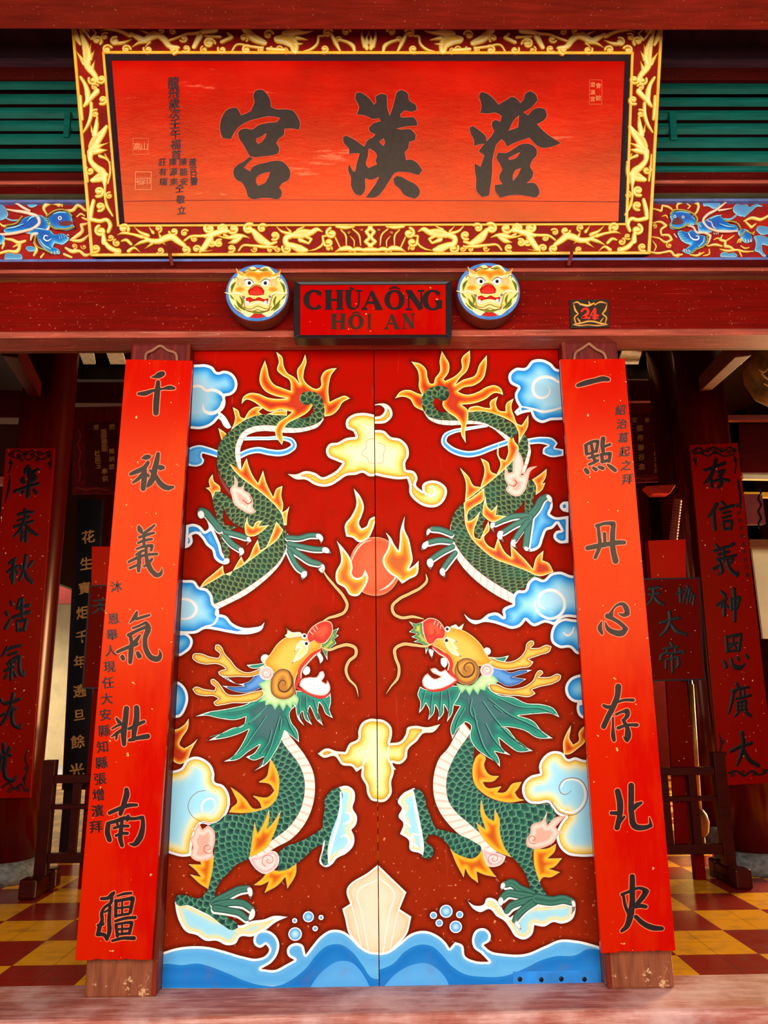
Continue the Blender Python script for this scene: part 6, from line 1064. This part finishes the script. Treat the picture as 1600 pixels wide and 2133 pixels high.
# ---------------------------------------------------------------- the dim hall seen on both sides of the door
def colm(x, y, r, label, h=6.2, foot=.16, m='column_red'):
    b = MB(); b.lathe([(r*1.0, foot), (r*1.02, 1.2), (r*.99, 3), (r*.94, h)], (x, y, 0), 48); o = b.build('round_column', M[m], origin=(x, y, 0), smooth=True)
    for p in o.data.polygons: p.use_smooth = len(p.vertices) == 4
    b = MB(); b.lathe([(r*1.25, 0), (r*1.42, foot*.35), (r*1.38, foot*.7), (r*1.1, foot)], (x, y, 0), 40); b.build('stone_base', M['stone'], o, smooth=True)
    return tag(o, label, 'column', 'columns of the hall')
M['column_red'] = wood('column_lacquer', (74, 5, 4), (140, 60, 44), rough=.22, amt=.72, stretch=(5, 5, .4), spec=.5, bump=.08, speck=False)
LCx, RCx = -2.98, 3.05
colm(LCx, 2.50, .235, 'thick dark red column at the left edge carrying a red couplet board')
colm(RCx, 2.46, .215, 'thick dark red column at the right edge carrying a red couplet board')
cb = hy(1478, 1762, 3.7); colm(cb[0]+.05, 3.75, .17, 'slimmer red column farther back, between the right placard and the right edge column')
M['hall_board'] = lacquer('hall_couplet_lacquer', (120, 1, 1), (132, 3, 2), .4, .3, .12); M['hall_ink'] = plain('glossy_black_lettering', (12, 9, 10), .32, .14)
def slab(name, pl, corners, t, m, label=None, cat=None, group=None, parent=None, bevel=.003):
    q = pl.hit(zf('P', corners)); b = MB(); b.hexa(q[[0, 3, 2, 1]], -pl.n*t); o = b.build(name, m, parent, origin=None if parent is not None else q.mean(0)-pl.n*t/2, bevel=bevel)
    return tag(o, label, cat, group)
HB = Y(2.215)
FR.update({'HL': (0, 700, 3.95), 'HM': (0, 1200, 3.95), 'HR': (1260, 700, 3.95), 'HS': (1300, 1200, 3.95)})
def script(par, pl, chars):
    for fr, ss in chars: strokes('character', par, pl, M['hall_ink'], 6, [zf(fr, s)*np.array((1, 1, 1.25)) for s in ss], across=2, relief=.0025)
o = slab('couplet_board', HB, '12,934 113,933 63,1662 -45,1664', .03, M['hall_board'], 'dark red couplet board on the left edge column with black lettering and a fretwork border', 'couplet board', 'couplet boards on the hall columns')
script(o, HB, [('HL', ('235,1070,20 215,1100,34 205,1130,20', '190,1165,20 185,1190,34 200,1210,24', '310,1095,24 270,1130,26 250,1160,20', '245,1100,26 240,1150,30 265,1185,24', '265,1120,24 285,1180,30 270,1200,20', '120,1280,26 200,1250,24 315,1215,22', '240,1190,24 235,1250,28 230,1320,30', '190,1285,26 180,1300,20', '280,1270,24 300,1295,24')),
 ('HL', ('150,1470,22 210,1455,28 270,1450,22', '205,1430,26 210,1490,24', '150,1520,20 240,1490,22', '120,1570,22 200,1545,24 270,1525,22', '210,1490,24 170,1590,26 115,1650,14', '215,1560,20 260,1610,28 310,1640,20', '180,1590,22 180,1680,24', '220,1590,24 215,1690,24', '180,1620,16 220,1615,16', '180,1652,16 215,1650,16')),
 ('HL', ('130,1830,18 90,1860,26 75,1870,18', '65,1940,22 120,1905,24 150,1895,18', '115,1860,28 110,1940,30 105,2030,26', '105,1940,20 85,1990,20', '125,1920,18 145,1950,20', '215,1810,28 205,1880,28 190,1950,26 160,2010,18', '170,1890,20 175,1915,20', '265,1860,26 235,1900,20', '205,1940,26 235,2000,30 265,2025,24')),
 ('HM', ('90,215,24 100,235,22', '50,300,24 65,320,24', '45,430,26 80,370,22 100,340,12', '165,195,24 145,250,22', '140,265,22 240,240,24', '185,190,28 185,330,28', '110,340,24 180,315,26 245,295,24', '140,370,22 145,450,24', '140,370,22 220,360,24 200,440,26', '150,445,22 200,440,22')),
 ('HM', ('60,590,24 30,640,22 10,665,10', '50,610,22 110,585,22 175,570,18', '70,650,18 140,625,20', '80,700,20 130,670,22 165,660,26 160,740,26 180,810,28 200,820,20 195,770,8', '60,720,20 130,700,20', '100,690,22 95,770,26 90,850,24', '40,780,22 120,745,22', '60,810,20 40,840,20', '115,790,22 130,820,24', '70,730,16 75,750,16')),
 ('HM', ('10,1020,24 20,1040,22', '5,1150,18 40,1130,20', '110,970,26 100,1030,28', '40,1050,26 110,1030,26 165,1010,20', '95,1060,24 60,1140,26 10,1220,18', '110,1090,26 100,1160,28 120,1230,28 160,1250,26 175,1215,10', '70,1120,20 130,1090,20')),
 ('HM', ('30,1385,28 35,1450,30', '-10,1440,22 5,1470,22', '80,1410,22 60,1450,22', '-20,1500,26 90,1470,20', '10,1500,24 -10,1600,24', '50,1490,28 35,1600,30 60,1670,30 110,1680,28 135,1640,10'))])
FRET = ['22,942,2 40,939,3 52,946,2 66,939,3 84,946,2 104,940,3', '24,950,2 36,955,3 48,947,2 58,958,3 74,950,2 86,957,3 104,948,2', '21,958,3 22,970,4 18,985,3', '105,950,2 106,966,4 104,978,2', '20,990,3 19,1010,5 15,1030,5 10,1048,2']
def curls(pts): return [spiral(x, y, 1, r, a, t, 2.4, 2.0, 20) for x, y, r, a, t in pts]
singly('fretwork', o, HB, M['hall_ink'], 6, curls([(24, 946, 6, 0, 1.5), (38, 949, 5, 90, -1.5), (53, 945, 6, 180, 1.5), (68, 949, 5, 0, -1.5), (84, 945, 6, 60, 1.5), (101, 947, 6, 120, -1.5), (22, 964, 5, 0, 1.3), (104, 966, 5, 180, -1.3), (44, 958, 4, 0, 1.2), (78, 958, 4, 200, -1.2), (54, 1600, 5, 0, 1.4), (50, 1622, 5, 90, -1.4), (20, 1645, 6, 0, 1.4), (38, 1642, 6, 180, -1.4), (56, 1645, 5, 60, 1.4)])+[parse(s) for s in FRET+['58,1560,2 52,1580,4 58,1600,3 50,1625,4 54,1640,2', '4,1640,4 18,1630,4 30,1644,4 44,1632,4 52,1648,3']])
RB_ = Y(2.20)
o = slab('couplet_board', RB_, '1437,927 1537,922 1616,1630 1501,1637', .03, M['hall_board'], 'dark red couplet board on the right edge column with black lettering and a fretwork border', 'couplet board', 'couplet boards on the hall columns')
script(o, RB_, [('HR', ('820,1105,22 900,1080,22 985,1045,26', '915,1018,26 895,1090,28 860,1170,26 815,1215,14', '870,1150,22 880,1240,24', '930,1120,20 985,1105,24 945,1160,22', '945,1150,26 955,1220,28 930,1250,18', '890,1200,20 950,1180,22 1020,1190,24')),
 ('HR', ('920,1385,28 890,1440,26 850,1490,14', '895,1450,26 905,1590,28', '965,1370,26 985,1390,24', '945,1430,22 1055,1395,26', '970,1460,18 1030,1445,20', '965,1500,18 1035,1480,20', '975,1530,20 980,1590,22', '975,1530,20 1045,1520,24 1035,1590,24', '980,1590,18 1035,1585,20')),
 ('HR', ('915,1720,22 935,1745,20', '1060,1710,26 1010,1740,22', '895,1770,20 960,1750,24 1040,1725,20', '975,1740,22 980,1850,24', '930,1800,20 1020,1775,22', '920,1840,20 1060,1810,24 1080,1800,18', '890,1920,22 960,1880,22', '945,1860,24 955,1950,24 935,1960,14', '1000,1840,24 1030,1920,30 1090,1970,28 1095,1930,10', '1055,1840,20 1010,1900,18')),
 ('HS', ('800,130,24 830,155,26', '760,240,18 840,190,22', '840,180,20 800,250,22', '825,210,26 825,320,26', '840,240,18 855,255,18', '880,190,20 885,270,22', '880,190,20 950,175,26 930,260,24', '890,230,16 940,220,16', '885,275,18 930,265,18', '905,110,28 910,240,26 910,370,24')),
 ('HS', ('840,500,22 850,620,24', '845,500,20 960,480,26 945,610,26', '855,560,16 940,550,16', '895,500,18 890,560,18 860,600,14', '895,560,18 925,595,18', '855,620,18 940,610,18', '820,700,20 840,745,28', '880,680,18 900,740,28 960,750,30 995,720,12', '930,670,20 945,690,20', '1000,650,20 1020,670,22')),
 ('HS', ('925,890,26 940,915,24', '890,950,22 960,925,22 1025,915,20', '900,940,26 885,1040,24 860,1130,14', '950,950,18 955,1000,20', '990,945,18 985,1000,18', '920,1010,18 1040,980,22', '930,1040,18 935,1100,20', '930,1040,18 1000,1025,24 995,1095,20', '965,1030,16 965,1100,16', '935,1070,14 995,1062,14', '935,1105,16 1010,1095,18', '940,1120,22 915,1150,18', '1000,1115,22 1040,1150,24')),
 ('HS', ('880,1440,26 960,1400,26 1045,1375,26', '970,1285,26 980,1380,30 960,1480,28 930,1560,14', '985,1430,22 1030,1510,30 1105,1560,28'))])
singly('fretwork', o, RB_, M['hall_ink'], 6, curls([(1447, 939, 6, 0, 1.5), (1461, 942, 5, 90, -1.5), (1475, 938, 6, 180, 1.5), (1490, 942, 6, 0, -1.5), (1504, 938, 6, 60, 1.5), (1518, 941, 5, 120, -1.5), (1530, 938, 5, 0, 1.5), (1447, 958, 5, 0, 1.3), (1533, 958, 5, 180, -1.3), (1505, 1545, 5, 0, 1.4), (1508, 1570, 5, 90, -1.4), (1526, 1612, 6, 0, 1.4), (1548, 1610, 7, 180, -1.4), (1572, 1611, 6, 60, 1.4), (1592, 1608, 6, 0, -1.4)])+[parse(s) for s in ('1443,938,3 1456,933,4 1468,940,3 1486,932,4 1506,940,3 1520,932,4 1531,938,3', '1445,946,3 1460,944,4 1474,950,3 1490,943,4 1508,950,3 1530,946,3', '1446,952,3 1450,970,4', '1530,950,3 1533,968,4 1531,985,3', '1537,1000,4 1542,1030,5 1543,1060,3', '1498,1528,2 1503,1550,4 1500,1570,3 1510,1595,4', '1518,1610,4 1534,1606,4 1550,1616,4 1566,1606,4 1584,1614,4 1598,1604,4')])
typeset('side_lettering', o, RB_, M['hall_ink'], 6, column('歲次甲子年孟冬吉日敬', 1537, 1052, 1558, 1198, 10))
# roof timbers over the hall: braces, cross beams, rafters with pale tiles between
def timber(a, c, w_, h, m, label, px=True):
    p, q = (hy(*a), hy(*c)); b = MB(); b.bar(p, q, w_, h); return tag(b.build('hall_beam', m, origin=(p+q)/2, bevel=.006), label, 'beam', 'roof timbers of the hall')
timber((22, 722, .35), (74, 812, 2.3), .10, .13, M['dark_wood'], 'slanting dark brace at the upper left, running from the lintel to the left column')
timber((1546, 722, .35), (1468, 800, 2.25), .10, .13, M['brown_wood'], 'slanting brown brace at the upper right, lit from below, running to the right column')
timber((-60, 848, 3.4), (60, 849, 3.4), .2, .30, M['dark_wood'], 'dark cross beam at the left edge beside the column head')
timber((-60, 1002, 3.4), (14, 1003, 3.4), .1, .08, M['pink_wood'], 'thin pinkish rail at the left edge above the couplet board top')
timber((148, 826, 4.3), (290, 826, 4.3), .25, .26, M['dark_wood'], 'dark red cross beam above the left hanging banner')
timber((1290, 822, 4.3), (1412, 822, 4.3), .25, .26, M['dark_wood'], 'dark red cross beam above the right hanging banner')
timber((148, 778, 4.6), (290, 778, 4.6), .25, .26, M['deep'], 'near black beam under the pale roof tiles, left side')
timber((1290, 778, 4.6), (1412, 778, 4.6), .25, .26, M['deep'], 'near black beam under the pale roof tiles, right side')
TILE = plain('pale_roof_tile', (240, 222, 208), .8, .2, .12, 10)
for i, cs in enumerate(((160, 192, 199, 174), (217, 252, 262, 230), (1299, 1340, 1330, 1287), (1365, 1387, 1386, 1357), (1545, 1566, 1548, 1530))):
    a, c, d, e = cs; p = [hy(a, 722, 3.6), hy(c, 722, 3.6), hy(d, 759, 4.4), hy(e, 759, 4.4)]; b = MB(); b.hexa(p, (0, 0, .03))
    tag(b.build('roof_tile_strip', TILE, origin=np.mean(p, 0)), ['pale roof tile strip, leftmost under the left of the lintel', 'pale roof tile strip just left of the left couplet board top', 'pale roof tile strip just right of the right couplet board top', 'second pale roof tile strip right of the right couplet board', 'pale roof tile strip behind the slanting brown brace'][i], 'roof tiles', 'roof tiles seen between the rafters')
# hanging banners
M['banner'] = plain('banner_red_cloth', (110, 12, 10), .8, .2, .2, 14); M['gold_ink'] = plain('gold_lettering', (206, 140, 66), .5)
def banner(corners, pl, inner, cols, label, orn):
    o = slab('hanging_banner', pl, corners, .012, M['banner'], label, 'banner', 'hanging banners with gold lettering')
    slab('field', Y(pl.o[1]-.003), inner, .002, plain('banner_field', (84, 6, 6), .8, .2), parent=o, bevel=0)
    it = []
    for c in cols: it += column(*c)
    typeset('lettering', o, Y(pl.o[1]-.0045), M['gold_ink'], 1, it)
    singly('scroll_border', o, pl, plain('banner_pattern', (150, 34, 30), .7), 3, [parse(s) for s in orn]); return o
banner('152,848 262,846 262,1028 150,1030', Y(4.165), '178,880 262,878 262,1014 178,1014', [('晚', 234, 889, 234, 889, 13), ('陳炳誼', 233, 940, 233, 972, 12), ('恩敬榮能', 216, 900, 218, 934, 14), ('奉', 218, 982, 218, 982, 13), ('供', 219, 997, 219, 997, 13), ('港', 200, 890, 200, 890, 12), ('杜民玉', 203, 944, 205, 970, 13)],
  'dark red hanging banner with small gold writing behind the left couplet board', ['164,895,2 168,910,4 163,925,3 168,945,4 164,965,3 167,985,4 164,1004,3', '160,1016,3 180,1020,3 200,1017,3 224,1021,3'])
banner('1308,840 1414,838 1412,1002 1312,1006', Y(4.165), '1312,862 1390,860 1388,988 1316,990', [('丙子年六月廿四日吉旦', 1366, 873, 1368, 980, 11), ('會', 1348, 875, 1348, 875, 11), ('關帝聯谷念', 1333, 892, 1337, 972, 14), ('安', 1322, 875, 1322, 875, 12)],
  'dark red hanging banner with small gold writing behind the right couplet board', ['1398,885,3 1394,900,4 1400,916,3 1394,935,4 1398,955,3 1400,975,3', '1326,996,3 1346,998,3 1370,995,3 1390,998,3'])
# tall black boards with gold running script
BK = Y(3.3); M['black_board'] = plain('black_board_lacquer', (16, 13, 15), .25, .5, .2, 20)
o = slab('black_couplet_board', BK, '160,1040 214,1040 183,1645 129,1645', .05, M['black_board'], 'tall narrow black board with gold running script, left of the left red couplet board', 'couplet board', 'black couplet boards in the hall')
b = MB(); q = hy(176, 1300, 3.40); b.box((q[0]-.05, 3.355, 0), (q[0]+.05, 3.45, 3.0)); b.build('post', M['deep'], o)
strokes('edge_bead', o, BK, M['dark_wood'], 2, [parse('160,1040,2.5 130,1645,2.5')], relief=.01)
typeset('lettering', o, BK, M['gold_ink'], 3, [('花', 184, 1118, 28), ('生', 180, 1174, 28), ('寶', 176, 1225, 26), ('炬', 172, 1276, 28), ('千', 171, 1326, 28), ('年', 167, 1378, 28), ('遶', 166, 1439, 28), ('旦', 165, 1489, 25), ('餘', 162, 1545, 29), ('光', 160, 1605, 32)], slope=.16, lean=.05)
q = hy(1434, 1420, 3.45), hy(1446, 1625, 3.45); b = MB(); r = .04; b.tube(np.array([q[0]+np.array((0, 0, .9)), q[0], q[1]]), r, 20)
o = tag(b.build('black_couplet_board', M['black_board'], origin=q[1], smooth=True), 'half round black board with gold script glimpsed below the right red placard', 'couplet board', 'black couplet boards in the hall')
b = MB(); b.box((q[1][0]-.04, 3.41, 0), (q[1][0]+.04, 3.48, q[1][2]+.02)); b.build('post', M['deep'], o)
typeset('lettering', o, Y(3.40), M['gold_ink'], 1, [('正', 1432, 1520, 20), ('氣', 1438, 1578, 24)], slope=.1)
# red placards carried on a rack: left (mostly hidden) and right
PK = Y(2.085); M['placard'] = lacquer('placard_red', (96, 1, 1), (104, 3, 2), .5, .3, .05)
PC = [('HS', ('205,105,20 290,90,24', '205,150,20 290,140,22', '245,100,22 240,170,24 195,235,14', '250,170,20 290,215,26 330,235,18')),
 ('HS', ('435,145,18 485,125,20', '460,95,22 465,210,22', '500,110,16 545,100,20 535,150,16', '525,80,18 515,130,16 495,160,12', '490,180,14 530,165,16 520,230,14', '505,150,16 485,220,12', '545,165,14 580,155,18 570,240,16', '560,140,16 545,210,12')),
 ('HS', ('300,385,22 380,360,24 450,345,24', '375,295,26 380,360,28 350,440,26 300,490,14', '385,390,20 430,450,28 515,480,24')),
 ('HS', ('385,550,22 400,575,22', '325,600,18 445,580,20', '355,605,16 350,640,16', '425,590,16 420,625,16', '300,690,22 310,650,20 400,635,20 495,620,24 490,640,14', '345,690,16 345,760,18', '345,690,16 445,665,22 440,745,20 425,755,10', '395,640,20 400,790,22'))]
def placard(corners, box, chars, label, pole):
    q = PK.hit(zf('P', corners)); o = slab('procession_placard', PK, corners, .03, M['placard'], label, 'placard', 'red placards on the racks')
    P = zf('P', corners); L = np.column_stack([np.vstack([P, P[:1]]), np.full(5, 3.)]); singly('black_border', o, PK, M['hall_ink'], 2, [L[i:i+2] for i in range(4)], across=1)
    if isinstance(chars[0][0], str) and len(chars[0][0]) > 1: script(o, PK, chars)
    else: typeset('lettering', o, PK, M['hall_ink'], 3, chars, slope=.1)
    if pole: slab('pole', Y(2.09), pole, .03, M['placard'], parent=o)
    cs = slab('casket', Y(2.135), box, .09, lacquer('casket_red', (170, 4, 3), (180, 10, 6), .4, .3, .12), 'plain red casket standing behind the placard '+('left' if P[0, 0] < 700 else 'right')+' of the doors', 'casket', 'red caskets behind the placards')
    q = Y(2.17).hit(zf('P', box)).mean(0); b = MB(); b.box((q[0]-.04, 2.14, 0), (q[0]+.04, 2.20, q[2]-.05)); b.build('stand', M['placard'], cs)
placard('187,1220 262,1219 250,1434 172,1433', '191,1138 262,1138 262,1222 190,1222', [('天', 208, 1262, 34)], 'red placard with a black border mostly hidden behind the left couplet board', None)
placard('1340,1206 1457,1204 1467,1415 1352,1418', '1350,1126 1428,1123 1430,1206 1357,1208', PC, 'red placard with four large black characters beside the right couplet board', '1388,1416 1418,1416 1436,1762 1409,1764')
# racks: uprights on foot blocks with cross rails
M['rack'] = wood('rack_timber', (54, 7, 6), (120, 60, 60), rough=.3, amt=.7, speck=False)
def rack(x0, x1, y, label, flip):
    e = empty('placard_rack', ((x0+x1)/2, y, 0), label, 'rack', 'placard racks')
    for x in (x0, x1):
        b = MB(); b.box((x-.045, y-.04, .10), (x+.045, y+.04, .94)); u = b.build('upright', M['rack'], e, bevel=.006)
        b = MB(); b.box((x-.05, y-.20, 0), (x+.05, y+.20, .06)); b.box((x-.062, y-.24, .0), (x+.062, y-.12, .14)); b.box((x-.062, y+.12, 0), (x+.062, y+.24, .14)); b.box((x-.055, y-.14, .05), (x+.055, y+.14, .13)); b.build('foot', M['rack'], e, bevel=.018)
    for z, hh in ((.80, .06), (.60, .035), (.24, .07)):
        b = MB(); b.box((min(x0, x1), y-.025, z-hh/2), (max(x0, x1), y+.025, z+hh/2)); b.build('rail', M['rack'], e, bevel=.004)
    for k in range(1, 6):
        x = x0+(x1-x0)*k/6; b = MB(); b.box((x-.03, y-.015, .25), (x+.03, y+.015, .79)); b.build('slat', M['rack'], e, bevel=.003)
    return e
fl, fr_ = hy(100, 1660, 2.04)[0], hy(1503, 1660, 2.04)[0]
rack(fl, fl+1.3, 2.04, 'dark red wooden rack standing on the tiles beside the left column', 1)
rack(fr_, fr_-1.3, 2.04, 'dark red wooden rack standing on the tiles beside the right column', -1)
# brass pole with a bulbous foot, and the red cloth in the light
b = MB(); p0, p1 = hy(1441, 1425, 3.2), hy(1458, 1690, 3.2); b.tube(np.array([p0, (p0+p1)/2, p1]), .018, 12); c = hy(1463, 1718, 3.2)
o = tag(b.build('brass_pole', plain('aged_brass', (214, 156, 70), .35, .5, metal=.4), origin=c, smooth=True), 'slim brass pole glowing in warm light behind the right rack', 'pole')
b = MB(); b.lathe([(.02, .13), (.05, .09), (.065, .02), (.05, -.06), (.02, -.1)], c, 20); b.build('bulb', plain('aged_brass_dark', (150, 96, 40), .4), o, smooth=True)
b = MB(); b.lathe([(.055, 0), (.055, .02), (.012, .05), (.012, c[2]-.08)], (c[0], c[1], 0), 20); b.build('foot', plain('aged_brass_dark', (150, 96, 40), .4), o, smooth=True)
rc = slab('red_cloth', Y(4.6), '1446,1440 1466,1440 1482,1640 1458,1640', .02, plain('patterned_red_cloth', (196, 30, 20), .8, .2, .35, 60), 'strip of bright patterned red cloth behind the brass pole', 'cloth')
b = MB(); q = hy(1466, 1640, 4.64); b.box((q[0]-.02, 4.62, 0), (q[0]+.02, 4.66, q[2]+.3)); b.build('pole', M['deep'], rc)
# drum or lantern at the upper right edge
b = MB(); dc = hy(1643, 765, 1.5); R_ = np.linalg.norm(hy(1553, 765, 1.5)-dc)
b.lathe([(R_*.5, -R_*.86), (R_*.8, -R_*.6), (R_*.97, -R_*.2), (R_*.97, R_*.2), (R_*.8, R_*.6), (R_*.5, R_*.86)], dc, 48)
o = tag(b.build('hanging_lantern', plain('lantern_olive_silk', (120, 84, 30), .6, .3, .3, 9), origin=dc+np.array((0, 0, R_*.86)), smooth=True), 'round olive lantern with gold ornament cut by the upper right edge', 'lantern')
b = MB(); b.tube(np.array([dc+np.array((0, 0, R_*.8)), dc+np.array((0, 0, 2.2))]), .012, 8); b.build('hanger', M['black'], o)
lp_ = Y(dc[1]-R_*.93)
singly('gold_ornament', o, lp_, MATS['gilt_carving'], 2, [parse(s) for s in ('1580,770,4 1590,776,6 1600,768,5 1612,778,5', '1586,778,4 1600,790,6 1615,786,4', '1592,800,4 1606,806,5 1620,800,4')], relief=.01)
# shelving and a small altar shelf at the right edge
timber((1508, 872, 2.9), (1680, 872, 2.9), .06, .06, M['pink_wood'], 'upper rail of the dark partition at the right edge')
timber((1545, 994, 2.9), (1680, 996, 2.9), .06, .05, M['cream_wall'], 'pale sunlit rail at the right edge beside the couplet board')
timber((1548, 1031, 2.9), (1680, 1033, 2.9), .06, .05, M['gilt'], 'gilded rail at the right edge below the pale rail')
timber((1558, 1132, 2.9), (1680, 1134, 2.9), .08, .07, M['brown_wood'], 'brown lower rail at the right edge')
q = [hy(x, y, 3.1) for x, y in ((1540, 876), (1700, 876), (1700, 985), (1545, 985))]; b = MB(); b.hexa(np.array(q)[[0, 3, 2, 1]], (0, .03, 0)); tag(b.build('partition_panel', M['dark_wood'], origin=np.mean(q, 0)+np.array((0, .015, 0)), bevel=.004), 'dark timber partition panel at the right edge between the rails', 'panel')
q = [hy(x, y, 3.1) for x, y in ((1566, 1140), (1720, 1140), (1720, 1330), (1590, 1330))]; b = MB(); b.hexa(np.array(q)[[0, 3, 2, 1]], (0, .03, 0)); tag(b.build('plaster_panel', M['cream_wall'], origin=np.mean(q, 0)+np.array((0, .015, 0))), 'cream plastered panel at the right edge beside the couplet board', 'panel')
b = MB(); q = hy(1572, 1062, 2.6); b.box(q-np.array((.10, .04, .14)), q+np.array((.07, .04, .14))); o = tag(b.build('incense_box', plain('old_red_box', (110, 30, 20), .5), origin=q, bevel=.006), 'small dark red box with a chain hanging at the right edge', 'box')
b = MB(); S = np.array([hy(1583+3*math.sin(i*1.2), 1018+i*5.2, 2.55) for i in range(17)]); b.tube(S, .009, 6); b.build('chain', M['black'], o)
# scroll of wound paper in the dark, right of the red casket
c = hy(1407, 1085, 3.2); ax = hy(1412, 1040, 3.2)-hy(1402, 1130, 3.2); L = np.linalg.norm(ax)
b = MB(); b.lathe([(.036+.006*(i % 2), L*(i/30-.5)) for i in range(31)], c, 18, axis=ax/L, e1=(0, 1, 0)); ic = tag(b.build('incense_coil', plain('coil_rose', (150, 60, 40), .5), origin=c), 'ribbed reddish coil hanging above the right red casket', 'incense coil')
b = MB(); b.tube(np.array([c+ax/2*.9, c+ax/2+np.array((0, 0, .6)), np.array((c[0], c[1], 5.3))]), .006, 6); b.build('string', M['black'], ic)
q = [hy(x, y, 3.4) for x, y in ((1346, 1012), (1410, 1008), (1396, 1028), (1362, 1028))]; b = MB(); b.hexa(np.array(q)[[0, 3, 2, 1]], (0, .15, 0)); tag(b.build('valance', plain('valance_orange', (190, 44, 20), .7, .2), origin=np.mean(q, 0), bevel=.008), 'small orange red valance under the right hanging banner', 'valance')
